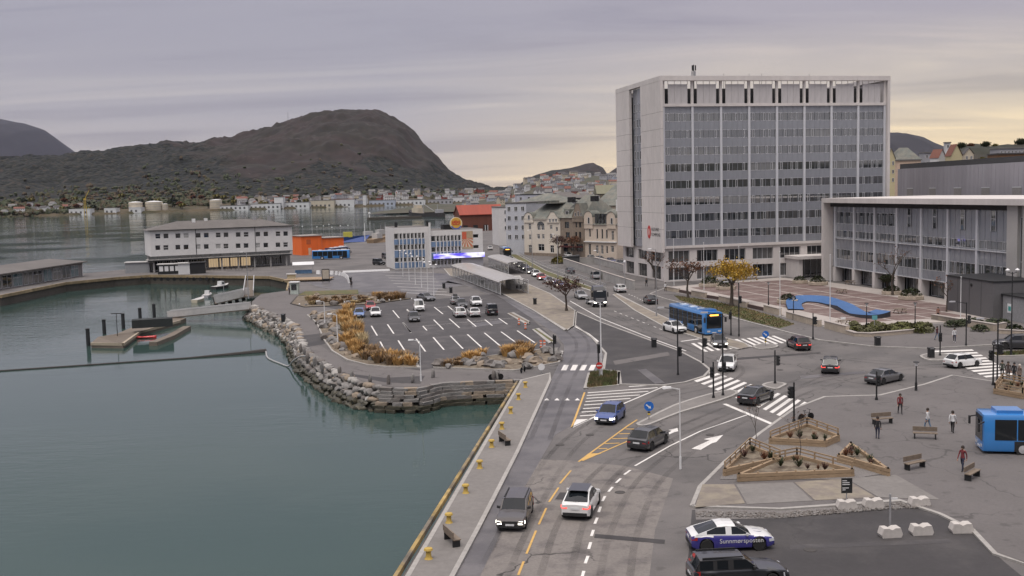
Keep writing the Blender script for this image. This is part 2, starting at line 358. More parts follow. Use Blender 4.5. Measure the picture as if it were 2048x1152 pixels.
# quay walk between the road and the water
raised('quay_walk', [G(1043, 762), G(1100, 748), G(1100, 762), G(1035, 905), G(960, 1052), G(903, 1158), G(903, 1158) + qd * 60 + Vector((3, 0, 0)), q1 + qd * 66 + Vector((0.5, 0, 0)), q1 + Vector((0.35, 0, 0))], PAVE, world=True)
qb = MB(); ribbon(qb, [q0 + qd * 2, q0 + qd * 58, q0 + qd * 120], 0.22, 0.0, 0.32, side=-0.2)
quay_beam = struct(qb.build('quay_edge_beam', mat('yellow_edge_timber', (0.34, 0.24, 0.09), 0.85, var=0.3, scale=0.8, big=0.3, bigscale=0.4, col2=(.13, .11, .085), sc2=.35)))
fq = [Vector((p_.x, p_.y, 0)) for p_ in front[-9:]]; ribbon(MB(), fq, .4, -.45, .22, side=.12).build('quay_edge_timber', mat('old_edge_timber', (.25, .19, .11), .85, var=.3, scale=.6, big=.3)).__setitem__('kind', 'structure')
# dark island and platform between side road and avenue
raised('corner_island', [(1152, 624), (1205, 647), (1300, 682), (1360, 704), (1402, 726), (1420, 741), (1408, 754), (1370, 766), (1325, 772), (1240, 770), (1238, 744), (1206, 741), (1212, 708), (1184, 676), (1150, 652)], A_DARK)
raised('bus_platform', [(888, 538), (960, 536), (1040, 562), (1100, 588), (1150, 622), (1148, 652), (1132, 662), (1068, 622), (1005, 588), (935, 560), (900, 552)], PAVE_B)
raised('grass_islet', [(1178, 748), (1206, 744), (1236, 746), (1236, 772), (1172, 778)], GRASS)
raised('road_median', [(1275, 850), (1290, 842), (1350, 812), (1420, 790), (1460, 782), (1474, 788), (1440, 802), (1360, 826), (1310, 846), (1288, 853)], PAVE, smooth=2)
raised('refuge_island', [(1526, 772), (1545, 766), (1570, 769), (1562, 775), (1550, 779)], PAVE, smooth=3)
raised('refuge_island', [(1508, 694), (1525, 689), (1552, 691), (1550, 696), (1520, 699)], PAVE, smooth=3)
raised('refuge_island', [(1842, 713), (1868, 708), (1905, 712), (1900, 719), (1862, 722)], PAVE, smooth=3)
raised('avenue_median', [(1226, 590), (1232, 588), (1300, 622), (1350, 645), (1420, 668), (1490, 688), (1500, 695), (1478, 700), (1400, 678), (1330, 655), (1270, 622)], PAVE_B)
raised('avenue_verge', [(1010, 497), (1045, 516), (1069, 529), (1092, 542), (1141, 560), (1188, 577), (1188, 584), (1141, 569), (1092, 551), (1066, 537), (1040, 523), (1004, 502)], GRASS)
raised('far_grass_median', [(1985, 708), (2050, 702), (2090, 702), (2090, 708), (2048, 712), (1992, 714)], GRASS)
# the town hall square, its panels of dark paving set in pale strips
plaza_px = [(1335, 575), (1440, 566), (1560, 556), (1655, 565), (1850, 592), (2012, 622), (1985, 640), (1890, 646), (1800, 648), (1720, 660), (1660, 655), (1585, 638), (1500, 612), (1410, 594), (1355, 584)]
plaza = struct(MB().prism(GL(plaza_px), -0.02, 0.12).build('town_square', STRIP))
O0, OX = G(1325, 565), (G(1778, 544) - G(1325, 565)).normalized(); OY = Vector((-OX.y, OX.x, 0))
pw = [Vector((p.x, p.y)) for p in GL(plaza_px)]
def inside(q, poly):
    c = False; n = len(poly)
    for i in range(n):
        a, b = poly[i], poly[i - 1]
        if (a.y > q.y) != (b.y > q.y) and q.x < (b.x - a.x) * (q.y - a.y) / (b.y - a.y) + a.x: c = not c
    return c
pan = MB().box(-2.85, -2.85, 0, 2.85, 2.85, 0.012).mesh('paving_panel'); pan.materials.append(PANEL)
for i in range(-3, 14):
    for j in range(-16, 2):
        c = O0 + OX * (i * 6.2 + 3) + OY * (j * 6.2 + 1)
        if all(inside(Vector((c.x, c.y)) + Vector((dx, dy)), pw) for dx in (-2.7, 2.7) for dy in (-2.7, 2.7)):
            place('paving_panel', pan, plaza, (c.x, c.y, 0.121), math.atan2(OX.y, OX.x))
raised('square_pavement', [(1330, 577), (1355, 586), (1410, 596), (1500, 614), (1585, 640), (1660, 657), (1720, 662), (1800, 650), (1890, 648), (1985, 642), (2015, 624), (2120, 640), (2120, 668), (2030, 672), (1995, 690), (1850, 698), (1740, 693), (1640, 681), (1570, 664), (1480, 640), (1400, 617), (1330, 598), (1300, 588)], A_PATH, 0.11)
sheet('green_verge', GL([(1348, 592), (1420, 602), (1500, 620), (1560, 638), (1590, 650), (1560, 658), (1500, 644), (1420, 619), (1360, 602)], 0), GRASS, 30, world=True)
# forecourt in front of the lower right car park
fore = raised('forecourt', [(1384, 1014), (1400, 975), (1450, 925), (1520, 868), (1590, 818), (1650, 795), (1760, 792), (1850, 770), (1905, 752), (1990, 765), (2110, 770), (2140, 1160), (1990, 1110), (1945, 1062), (1880, 1030), (1800, 1003), (1560, 1020)], A_PATH, 0.10)
for a in ([(1405, 972), (1468, 972), (1490, 1010), (1390, 1018)], [(1472, 972), (1585, 968), (1625, 1005), (1494, 1012)], [(1589, 968), (1688, 960), (1752, 998), (1630, 1004)], [(1692, 960), (1792, 953), (1880, 1003), (1757, 998)]):
    k = MB().prism(GL(a, 0), 0.09, 0.125).build('slab', PAVE_B if a[0][0] in (1405, 1589) else PAVE, fore)
gr = sheet('gravel_bed', [(1520, 962), (1440, 962), (1452, 930), (1540, 880), (1600, 866), (1670, 890), (1770, 950), (1700, 962)], GRAVEL, 32)
low = sheet('lower_car_park', [(1384, 1020), (1560, 1026), (1800, 1010), (1885, 1012), (1900, 1035), (1950, 1072), (2010, 1125), (2090, 1190), (2090, 1320), (1360, 1320)], A_DARK, 2)
struct(sheet('gravel_strip', GL([(1390, 1018), (1560, 1022), (1800, 1004), (1870, 1004), (1872, 1015), (1800, 1016), (1560, 1037), (1392, 1040)]), GRAVEL, 6, world=True))

gs_ = MB(); rg_ = random.Random(4)
for k in range(650):
    u_ = rg_.random(); a_ = lerp_(1395, 1865, u_); q = G(a_, rg_.uniform(-1, 9) + interp_([(1395, 1025), (1560, 1028), (1800, 1009), (1865, 1008)], a_)); gs_.blob((q.x, q.y, .05), rg_.uniform(.05, .14), rg_.uniform(.05, .12), rg_.uniform(.04, .1), seed=k, rough=.4, m=k % 3)
struct(gs_.build('gravel_stones', [STONE_A, STONE_C, STONE_C]), 'stuff')
# ------------------------------------------------------------------ road markings (paint on the road, children of the ground)
def bar(name, px, m=PAINT, lift=0.018): return MB().prism(GL(px), lift, lift).build(name, m, ground)
def line(name, px, w, m=PAINT, lift=0.018):
    return ribbon(MB(), GL(px), w, lift, lift).build(name, m, ground)
def lerp(a, b, t): return (a[0] + (b[0] - a[0]) * t, a[1] + (b[1] - a[1]) * t)
def zebra(A, B, D, E_, n, duty=0.5, skip=()):
    for i in range(n):
        if i in skip: continue
        s0, s1 = i / n, (i + duty) / n
        bar('zebra_stripe', [lerp(A, B, s0), lerp(A, B, s1), lerp(D, E_, s1), lerp(D, E_, s0)])
zebra((1374, 756), (1580, 841), (1421, 742), (1622, 808), 15)
zebra((1382, 687), (1555, 671), (1410, 704), (1588, 684), 14)
zebra((1858, 702), (1978, 758), (1944, 699), (2034, 752), 10)
for k in range(4): bar('zebra_stripe', [(1122 + 18.2*k, 741), (1127.5 + 18.2*k, 730), (1138 + 18.2*k, 730), (1132.5 + 18.2*k, 741)])
for k in range(4): bar('give_way_triangle', [(1088 + 20.3*k, 801), (1099 + 20.3*k, 801), (1094 + 20.3*k, 796.5)])
S = lambda pts, s, ox, oy: [(x / s + ox, y / s + oy) for x, y in pts]
for a in ([(1115,377),(1490,353)],[(695,440),(1410,387)],[(685,468),(1315,425)],[(680,497),(1230,462)],[(670,530),(1130,497)],[(655,565),(1040,540)],[(645,602),(930,585)],[(630,637),(840,625)],[(615,677),(775,666)]):
    line('hatch_line', S(a, 5.12, 1040, 700), 0.32)
line('edge_line', S([(530,795),(1050,555),(1590,325)], 5.12, 1040, 700), 0.22)
line('yellow_edge_line', S([(530,795),(662,435)], 5.12, 1040, 700), 0.18, YPAINT)
bar('hatch_nose', S([(530,795),(580,712),(720,708)], 5.12, 1040, 700))
line('yellow_line', S([(600,1145),(1100,780),(1200,715)], 5.12, 1040, 700), 0.16, YPAINT)
line('yellow_line', S([(640,1135),(1090,940),(1180,890)], 5.12, 1040, 700), 0.16, YPAINT)
for a in ([(1080,810),(1190,812)],[(1015,860),(1140,857)],[(945,910),(1110,905)],[(865,960),(1020,955)],[(805,1012),(895,1010)]): line('yellow_hatch', S(a, 5.12, 1040, 700), 0.22, YPAINT)
bar('yellow_nose', S([(600,1145),(700,1062),(835,1060)], 5.12, 1040, 700), YPAINT, 0.022)
for a in ([(1250,225),(1170,320)],[(1160,350),(1090,455)],[(1070,500),(1015,620)],[(995,665),(925,835)],[(905,890),(865,990)]): line('centre_dash', S(a, 3.657, 800, 880), 0.13, YPAINT, 0.024)
line('lane_line', [(1270, 932), (1340, 892), (1400, 863), (1494, 830)], 0.16)
line('stop_line', [(1449, 808), (1548, 850)], 0.42)
for a in ([(1685,222),(1640,255)],[(1615,283),(1580,315)],[(1555,345),(1525,380)],[(1500,412),(1480,450)],[(1467,490),(1453,530)],[(1443,570),(1425,615)],[(1415,660),(1400,705)],[(1395,750),(1380,800)],[(1375,850),(1355,905)],[(1345,960),(1325,1030)]): line('lane_dash', S(a, 3.657, 800, 880), 0.17, PAINT, 0.024)
bar('turn_arrow', S([(340,195),(490,125),(440,118),(600,82),(545,140),(505,152),(415,205)], 4.096, 1300, 850))
bar('turn_arrow', S([(120,85),(175,50),(150,42),(225,25),(232,52),(200,60),(150,82)], 4.096, 1300, 850))
line('edge_line', [(1140, 602), (1200, 636), (1300, 676), (1372, 702)], 0.2)
line('edge_line', S([(1385,895),(1520,970),(1620,1050)], 5.12, 880, 480), 0.3, PAINT, 0.13)
for k in range(9): line('lane_dash', [lerp((1228, 622), (1330, 662), k / 9), lerp((1228, 622), (1330, 662), (k + .45) / 9)], 0.14)
for k in range(6): line('lane_dash', [lerp((1257, 588), (1290, 603), k / 6), lerp((1257, 588), (1290, 603), (k + .5) / 6)], 0.14)
line('stop_line', [(1362, 683), (1405, 677)], 0.4)
sm = []
for a in ([(30,335),(110,435)],[(345,305),(445,405)],[(505,295),(610,388)],[(690,300),(780,375)],[(870,305),(945,365)],[(1010,290),(1100,352)],[(235,370),(275,415)],[(70,205),(120,245)],[(350,175),(440,247)],[(490,165),(550,215)],[(165,500),(260,630)],[(340,485),(450,612)],[(515,470),(645,602)],[(690,455),(835,587)],[(865,440),(1025,572)],[(1035,428),(1210,555)],[(1200,417),(1380,540)],[(385,725),(430,780)],[(585,708),(645,772)],[(795,690),(830,725)],[(985,675),(1030,715)]):
    line('stall_line', S(a, 5.12, 800, 580), 0.2)
for a in ([(1565,312),(1630,390)],[(1710,300),(1760,350)],[(1345,470),(1405,570)],[(1510,455),(1575,550)],[(1670,435),(1750,540)],[(1435,632),(1500,750)],[(1620,620),(1700,745)]): line('stall_line', S(a, 5.12, 480, 560), 0.2)
line('stall_line', S([(230,370),(1180,285)], 5.12, 800, 580), 0.08); line('stall_line', S([(360,185),(545,165)], 5.12, 800, 580), 0.1)
for a in ([(905,605),(1390,612)],[(930,640),(1400,648)],[(960,662),(1420,672)],[(985,690),(1450,702)],[(1010,716),(1480,735)],[(1045,748),(1500,770)],[(1085,778),(1530,800)],[(1130,806),(1570,832)]):
    line('bay_line', S(a, 4.876, 580, 420), 0.35)
line('bay_line', [(690, 543), (770, 541)], 0.9)

# repairs, wheel tracks and covers in the asphalt
for k, a in enumerate(([(1226, 724), (1336, 706), (1340, 713), (1230, 732)], [(1275, 742), (1292, 740), (1330, 768), (1310, 770)], [(1120, 985), (1150, 986), (1142, 1000), (1110, 999)], [(1190, 1068), (1330, 1080), (1329, 1088), (1188, 1076)], [(1470, 716), (1640, 704), (1642, 707), (1472, 720)], [(1600, 752), (1730, 742), (1732, 747), (1602, 758)], [(1580, 1090), (1900, 1078), (1902, 1086), (1580, 1099)], [(940, 648), (1000, 640), (1006, 646), (946, 655)])):
    h_ = .135 if k < 2 else .014
    MB().prism(GL(a), h_, h_).build('asphalt_repair', (A_PATH, A_SIDE, A_DARK, A_DARK, A_DARK, A_SIDE, A_PARK, A_SIDE)[k], ground)
TRK = mat('tyre_wear', (.05, .046, .045), .7, var=.2); t = TRK.node_tree; tcn = N(t, 'ShaderNodeTexCoord'); nz = N(t, 'ShaderNodeTexNoise', Scale=.16, Detail=4.0, Roughness=.5); L(t, tcn.outputs['Object'], nz.inputs['Vector']); L(t, math_node(t, 'MULTIPLY', ramp(t, nz.outputs[0], [(.30, (0, 0, 0)), (.75, (1, 1, 1))]), .30), t.nodes['Principled BSDF'].inputs['Alpha'])
for a in ([(985, 1152), (1040, 1040), (1120, 910), (1190, 850), (1300, 790), (1400, 760)], [(1110, 1152), (1150, 1030), (1220, 940), (1300, 890), (1420, 835), (1540, 790), (1640, 745), (1680, 710)], [(1230, 1152), (1250, 1060), (1300, 960), (1400, 880), (1520, 820), (1640, 770), (1780, 740), (1940, 728)], [(1200, 628), (1300, 668), (1400, 705), (1470, 735), (1440, 765), (1330, 790)], [(1260, 600), (1330, 628), (1480, 680), (1600, 705), (1760, 725), (1940, 735)], [(1080, 880), (1130, 760), (1165, 700), (1140, 660), (1040, 610), (960, 575)]):
    P_ = smooth_path(GL(a), 6)
    for s_ in (-.78, .78): ribbon(MB(), P_, .42, .0265, .0265, side=s_).build('tyre_track', TRK, ground)
cov = MB().lathe([(.02, .02), (.34, .02), (.36, .0)], 16).mesh('manhole_cover'); cov.materials.append(mat('cast_iron', (.05, .045, .042), .7, var=.2))
for x, y in ((1120, 890), (1240, 985), (1560, 740), (1420, 870), (1010, 940), (1300, 650), (1690, 690), (1180, 870), (1080, 700), (940, 650), (760, 680), (1620, 1100)): place('manhole_cover', cov, ground, G(x, y) + Vector((0, 0, .016)))
# ------------------------------------------------------------------ rubble sea wall under the promenade
_o = offset_path(SW_TOP, 1.0); SW_BOT = [_o[k] + Vector((0, 0, WZ - .1)) if k < 3 else offset_path(SW_TOP, 1.7)[k] + Vector((0, 0, WZ - .1)) for k in range(len(SW_TOP))]
top = smooth_path(SW_TOP, 3); bot = smooth_path(SW_BOT, 3)
mbw = MB()
for i in range(len(top) - 1): mbw.poly([bot[i + 1] + Vector((0, 0, -0.6)), bot[i] + Vector((0, 0, -0.6)), top[i] + Vector((0, 0, -0.05)), top[i + 1] + Vector((0, 0, -0.05))])
sea_wall = tag(mbw.build('sea_wall', DARKCORE), 'curving wall of stacked rubble boulders holding the promenade above the water', 'sea wall')
stone_meshes = []
for k in range(10):
    me = MB().blob((0, 0, 0), 1, 1, 1, seed=k + 2, rough=0.32, sub=2 if k < 3 else 1).mesh('stone', 50)
    stone_meshes.append(me)
brick_st = []
for k in range(5):
    b = bmesh.new(); bmesh.ops.create_cube(b, size=2.0); bmesh.ops.bevel(b, geom=b.edges[:], offset=0.25, segments=1)
    for w in b.verts: w.co *= 1 + 0.22 * mnoise.noise(w.co * 0.9 + Vector((k * 5, 0, 0)))
    me = bpy.data.meshes.new('stone'); b.to_mesh(me); b.free(); brick_st.append(me)
SM = [STONE_A, STONE_A, STONE_B, STONE_C, STONE_D, STONE_A]
def stone_variant(me, m):
    key = (me.name, m.name)
    if key not in SVAR:
        c = me.copy(); c.materials.clear(); c.materials.append(m); SVAR[key] = c
    return SVAR[key]
SVAR = {}
def seglen(a): return sum((a[i + 1] - a[i]).length for i in range(len(a) - 1))
def along(path, s):
    for i in range(len(path) - 1):
        l = (path[i + 1] - path[i]).length
        if s <= l or i == len(path) - 2: return path[i] + (path[i + 1] - path[i]) * min(max(s / l, 0), 1), (path[i + 1] - path[i]).normalized(), i, s / l
        s -= l
rnd = random.Random(5)
Ltot = seglen(top); nst = 0
far_mb = MB()
s = 0.0
while s < Ltot:
    tp, td, i, fr = along(top, s)
    bp = bot[i] + (bot[i + 1] - bot[i]) * min(fr, 1); sl = bp - tp
    if s < 15.5:                                       # coursed masonry by the quay corner
        for r in range(7):
            ln = rnd.uniform(0.45, 0.85); t = (r + 0.5) / 7.2
            q = tp + sl * t + td * rnd.uniform(-0.35, 0.35)
            o = place('stone', stone_variant(rnd.choice(brick_st), rnd.choice(SM[:4]) if r < 5 else STONE_W), sea_wall, q + Vector((0, 0, 0.05)), math.atan2(td.y, td.x) + rnd.uniform(-.08, .08), scale=(ln, 0.35, rnd.uniform(0.15, 0.21))); nst += 1
        s += 1.15
    elif s < 62:
        rows = 5
        for r in range(rows):
            t = (r + 0.2 + rnd.uniform(-.15, .15)) / (rows - 0.5)
            q = tp + sl * t + td * rnd.uniform(-0.3, 0.3); sz = rnd.uniform(0.38, 0.66)
            if nst < 299:
                o = place('stone', stone_variant(rnd.choice(stone_meshes), rnd.choice(SM) if r < 3 else STONE_W), sea_wall, q, rnd.uniform(0, 6.3), scale=(sz * rnd.uniform(.9, 1.3), sz, sz * rnd.uniform(.6, .85))); nst += 1
            else: far_mb.blob(q, sz * 1.1, sz, sz * .75, seed=nst + r, rough=0.3, m=rnd.randrange(4) if r < 3 else 4)
        s += 0.92
    else:
        for r in range(5):
            q = tp + sl * ((r + rnd.uniform(0, .8)) / 5) + td * rnd.uniform(-0.5, 0.5); sz = rnd.uniform(0.4, 0.85)
            far_mb.blob(q, sz * 1.2, sz, sz * .75, seed=int(s * 3) + r, rough=0.3, m=rnd.randrange(4) if r < 4 else 4)
        s += 0.95
struct(far_mb.build('far_stones', [STONE_A, STONE_B, STONE_C, STONE_D, STONE_W], sea_wall), 'stuff')
# ------------------------------------------------------------------ buildings
GLASS = mat('window_glass', (0.018, 0.021, 0.024), 0.05, var=0, coat=1.0, spec=0.9)
GLASS2 = mat('window_glass_curtained', (0.10, 0.10, 0.10), 0.12, var=0.2, scale=2, coat=1.0, spec=0.8)
GLASS3 = mat('window_glass_blind', (0.36, 0.36, 0.35), 0.2, var=0.1, coat=1.0)
FACG = mat('tinted_facade_glass', (0.020, 0.026, 0.030), 0.03, var=0, coat=1.0, spec=.5); FACG.node_tree.nodes['Principled BSDF'].inputs['IOR'].default_value = 3.0
LITG = mat('lit_window', (0.3, 0.25, 0.18), 0.2, var=0.3, scale=1.5, coat=1.0, emit=(1.0, 0.72, 0.42), estr=0.35)
WHITE = mat('white_frame', (0.66, 0.66, 0.65), 0.6, var=0.06)
WALLW = mat('white_render', (0.62, 0.61, 0.60), 0.85, var=0.07, scale=1.5, big=0.07, bigscale=0.25)
TCONC = mat('town_hall_concrete', (0.58, 0.545, 0.525), 0.85, var=0.09, scale=1.0, big=0.1, bigscale=0.12, stretch=(1, 1, 0.4))
TPAN = mat('town_hall_screen', (0.47, 0.45, 0.45), 0.8, var=0.08, scale=1.0, big=0.08, stretch=(2, 2, 0.3))
SPAN = mat('spandrel_glass', (0.235, 0.245, 0.272), 0.22, var=0.07, scale=0.7, big=0.1, bigscale=0.2, coat=0.6, spec=0.7, stretch=(1, 1, 0.3))
SPAN.node_tree.nodes['Principled BSDF'].inputs['IOR'].default_value = 1.5
ALU = mat('aluminium', (0.60, 0.61, 0.63), 0.4, metal=0.35, var=0.06)
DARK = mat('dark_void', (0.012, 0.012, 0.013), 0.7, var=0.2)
ROOFG = mat('grey_roofing', (0.125, 0.115, 0.108), 0.85, var=0.16, scale=0.8, big=0.16, bigscale=0.15, bump=0.3, bscale=4)
SLATE = mat('slate_roof', (0.17, 0.165, 0.14), 0.8, var=0.22, scale=1.2, big=0.22, bigscale=0.25, bump=0.5, bscale=3, col2=(0.125, 0.135, 0.12), sc2=0.4)
BLIND = mat('glass_with_blind', (.20, .205, .21), .08, var=.25, scale=1.2, coat=1.0, stretch=(1, 1, .2))
BLACKM = mat('black_metal', (0.016, 0.017, 0.018), 0.5, var=0.1)
GREYM = mat('galvanised_steel', (0.36, 0.36, 0.37), 0.5, metal=0.4, var=0.1)
WHITEP = mat('white_pole_paint', (0.66, 0.66, 0.66), 0.5, var=0.06)
REDM = mat('red_paint', (0.50, 0.035, 0.028), 0.5, var=0.1)

def xf(M, p): return M @ Vector(p)
def wall_open(mb, W, z0, z1, ops, depth=0.2, m=0, mr=None, x0=0.0, M=Matrix()):
    """wall in the xz-plane facing -y with real openings and reveals"""
    mr = m if mr is None else mr
    ops = [(max(a, x0), max(b, z0), min(c, x0 + W), min(d, z1)) for a, b, c, d in ops]
    xs = sorted({x0, x0 + W, *[o[0] for o in ops], *[o[2] for o in ops]}); zs = sorted({z0, z1, *[o[1] for o in ops], *[o[3] for o in ops]})
    for i in range(len(xs) - 1):
        for j in range(len(zs) - 1):
            cx, cz = (xs[i] + xs[i + 1]) / 2, (zs[j] + zs[j + 1]) / 2
            if any(o[0] < cx < o[2] and o[1] < cz < o[3] for o in ops): continue
            mb.poly([xf(M, p) for p in ((xs[i], 0, zs[j]), (xs[i + 1], 0, zs[j]), (xs[i + 1], 0, zs[j + 1]), (xs[i], 0, zs[j + 1]))], m)
    for a, b, c, d in ops:
        for q in (((a,0,b),(c,0,b),(c,depth,b),(a,depth,b)), ((a,0,d),(a,depth,d),(c,depth,d),(c,0,d)), ((a,0,b),(a,depth,b),(a,depth,d),(a,0,d)), ((c,0,b),(c,0,d),(c,depth,d),(c,depth,b))):
            mb.poly([xf(M, p) for p in q], mr)
WC = {}
def win_mesh(w, h, style, gm, fm):
    key = (round(w, 2), round(h, 2), style, gm.name, fm.name)
    if key not in WC:
        p = MB().poly([(-w/2, 0, -h/2), (w/2, 0, -h/2), (w/2, 0, h/2), (-w/2, 0, h/2)]).mesh('window'); p.materials.append(gm)
        f = MB(); t = min(0.08, w * 0.09)
        f.box(-w/2, -0.06, -h/2, -w/2 + t, 0.0, h/2); f.box(w/2 - t, -0.06, -h/2, w/2, 0.0, h/2)
        f.box(-w/2 + t, -0.06, -h/2, w/2 - t, 0.0, -h/2 + t); f.box(-w/2 + t, -0.06, h/2 - t, w/2 - t, 0.0, h/2)
        if style in ('two', 'cross', 'tee'): f.box(-t/2, -0.05, -h/2 + t, t/2, 0.0, h/2 - t)
        if style in ('cross', 'tee', 'sash'):
            zz = 0.0 if style == 'sash' else h * 0.18
            f.box(-w/2 + t, -0.045, zz - t/2, w/2 - t, 0.0, zz + t/2)
        if style[0] == 'n':
            n = int(style[1:])
            for k in range(1, n): f.box(-w/2 + w*k/n - t/2, -0.05, -h/2 + t, -w/2 + w*k/n + t/2, 0.0, h/2 - t)
        fm_ = f.mesh('frame'); fm_.materials.append(fm); WC[key] = (p, fm_)
    return WC[key]
def window(parent, M, x, z, w, h, y=0.15, style='cross', gm=None, fm=None, name='window'):
    gm = gm or GLASS; fm = fm or WHITE
    p, f = win_mesh(w, h, style, gm, fm)
    o = place(name, p, parent, mw=M @ Matrix.Translation((x, y, z)))
    place('frame', f, o); return o
def part_box(name, m, parent, a, b, M=None):
    o = MB().box(*a, *b).build(name, m, parent)
    if M is not None: o.matrix_basis = M
    return o
def UZ(o, ux, px, py):
    """where the sight line of a pixel meets the vertical plane through o along ux"""
    d = ray(px, py); n = Vector((-ux.y, ux.x, 0)); t = (o - Vector((0, 0, H))).dot(n) / d.dot(n)
    q = Vector((0, 0, H)) + d * t; return (q - o).dot(ux), q.z
def text_mesh(s, size, m, name='lettering'):
    cu = bpy.data.curves.new('t', 'FONT'); cu.body = s; cu.size = size; cu.extrude = 0.004; cu.resolution_u = 2
    ob = bpy.data.objects.new('t', cu); C.objects.link(ob)
    dg = bpy.context.evaluated_depsgraph_get(); me = bpy.data.meshes.new_from_object(ob.evaluated_get(dg)); bpy.data.objects.remove(ob); bpy.data.curves.remove(cu)
    me.name = name; me.materials.clear(); me.materials.append(m); return me
TXT = Matrix.Rotation(PI / 2, 4, 'X')                     # text lies in xz, facing -y

def bays(o, M, x0, pitch, nb, rows, y, zlo, zhi, seed, mull=5, pw=0.5, skip=lambda b, k: False, capname='pilaster', casew=0.5):
    """curtain wall: spandrels, window bands with casements, mullions, pilasters"""
    r = random.Random(seed); zs = []
    prev = zlo
    gaps = []
    for (a, b) in rows: gaps.append((prev, a)); prev = b
    gaps.append((prev, zhi))
    iw = pitch - pw
    cms = {}
    for b in range(nb):
        bx = x0 + b * pitch + pw / 2
        for k, (za, zb) in enumerate(gaps):
            if zb - za > 0.05:
                key = ('sp', round(zb - za, 2))
                if key not in cms:
                    cms[key] = MB().box(0, 0, 0, iw, 0.1, zb - za).mesh('spandrel'); cms[key].materials.append(SPAN)
                place('spandrel', cms[key], o, mw=M @ Matrix.Translation((bx, y, za)))
        for k, (za, zb) in enumerate(rows):
            if skip(b, k): continue
            h = zb - za; v = r.randrange(5); key = ('w', round(h, 2)); gk = r.choice([FACG] * 12 + [BLIND])
            if (key, gk.name) not in cms:
                p = MB().poly([(0, 0, 0), (iw, 0, 0), (iw, 0, h), (0, 0, h)]).mesh('window'); p.materials.append(gk); cms[(key, gk.name)] = p
            w = place('window', cms[(key, gk.name)], o, mw=M @ Matrix.Translation((bx, y + 0.07, za)))
            fk = ('f', round(h, 2), v)
            if fk not in cms:
                f = MB(); cw = casew; u = iw / mull
                for cxx in ([0.9, 2.6], [0.4, 2.1, 4.1], [1.3, 3.0], [1.0, 4.0], [0.5, 2.6, 3.6])[v]:
                    x = min(cxx * u, iw - cw)
                    for q in ((x, 0, x + .08, h), (x + cw - .08, 0, x + cw, h), (x + .08, 0, x + cw - .08, .11), (x + .08, h - .11, x + cw - .08, h)): f.box(q[0], -0.10, q[1], q[2], -0.02, q[3])
                f.box(0, -0.085, 0, iw, -0.01, 0.05); f.box(0, -0.085, h - 0.05, iw, -0.01, h)
                cms[fk] = f.mesh('frame'); cms[fk].materials.append(ALU)
            place('frame', cms[fk], w)
    mm = MB().box(-0.025, -0.03, 0, 0.025, 0.06, zhi - zlo).mesh('mullion'); mm.materials.append(mat('mullion_grey', (.27, .28, .31), .5, var=.05))
    pm = MB().box(-pw / 2, -0.30, 0, pw / 2, 0.12, zhi - zlo).mesh(capname); pm.materials.append(mat('pilaster_paint', (.52, .53, .56), .6, var=.06, big=.06))
    for b in range(nb):
        for q in range(1, mull): place('mullion', mm, o, mw=M @ Matrix.Translation((x0 + b * pitch + pw / 2 + iw * q / mull, y - 0.02, zlo)))
    for b in range(nb + 1): place(capname, pm, o, mw=M @ Matrix.Translation((x0 + b * pitch, y, zlo)))

# ---- town hall tower
P0 = G(1325, 565); P1 = G(1778, 544); TW = (P1 - P0).length; trz = head(P0, P1); TD = 29.0
th = thing('town_hall_tower', 'tall grey concrete office tower with glass curtain wall and open screen along its roof', 'office tower', P0, trz)
I4 = Matrix()
part_box('core', SPAN, th, (1.3, 1.05, 7.6), (TW - 0.7, TD - 0.5, 37.4))
pit = (TW - 1.9) / 8
rows = [(9.25 + 3.56 * k, 11.0 + 3.56 * k) for k in range(8)]
bays(th, I4, 0.95, pit, 8, rows, 0.9, 7.7, 37.3, 3)
part_box('ledge', TCONC, th, (0.7, 0.55, 7.15), (TW - 0.6, 1.25, 7.69))
part_box('screen_beam', TCONC, th, (0.7, 0.5, 37.31), (TW - 0.7, 1.1, 37.9))
sp = MB().box(0, 0, 0, 1.43, 0.16, 4.1).mesh('screen_panel'); sp.materials.append(TPAN)
tie = MB().box(0, 0, 0, 0.08, 0.1, 0.85).mesh('screen_tie'); tie.materials.append(TCONC)
sp2 = MB().box(-0.25, -0.3, 0, 0.25, 0.2, 4.8).mesh('screen_post'); sp2.materials.append(TCONC)
for b in range(8):
    for k in range(3): place('screen_panel', sp, th, (0.95 + b * pit + 1.1 + k * 1.47, 0.72, 37.9))
    for k in range(4): place('screen_tie', tie, th, (0.95 + b * pit + 1.06 + k * 1.47, 0.78, 41.95))
for b in range(9): place('screen_post', sp2, th, (0.95 + b * pit, 0.9, 37.9))
part_box('penthouse', mat('penthouse_shade', (0.03, 0.03, 0.032), 0.7), th, (2.2, 3.0, 37.41), (TW - 2, TD - 3, 41.3))  # near-black colour stands in for the shaded interior behind the screen
for a, b in (((-0.02, -0.02, 42.7), (TW + 0.02, 1.25, 43.7)), ((-0.02, TD - 1.25, 42.7), (TW + 0.02, TD, 43.7)), ((-0.02, 1.26, 42.7), (1.2, TD - 1.26, 43.7)), ((TW - 1.2, 1.26, 42.7), (TW + 0.02, TD - 1.26, 43.7))): part_box('roof_beam', TCONC, th, a, b)
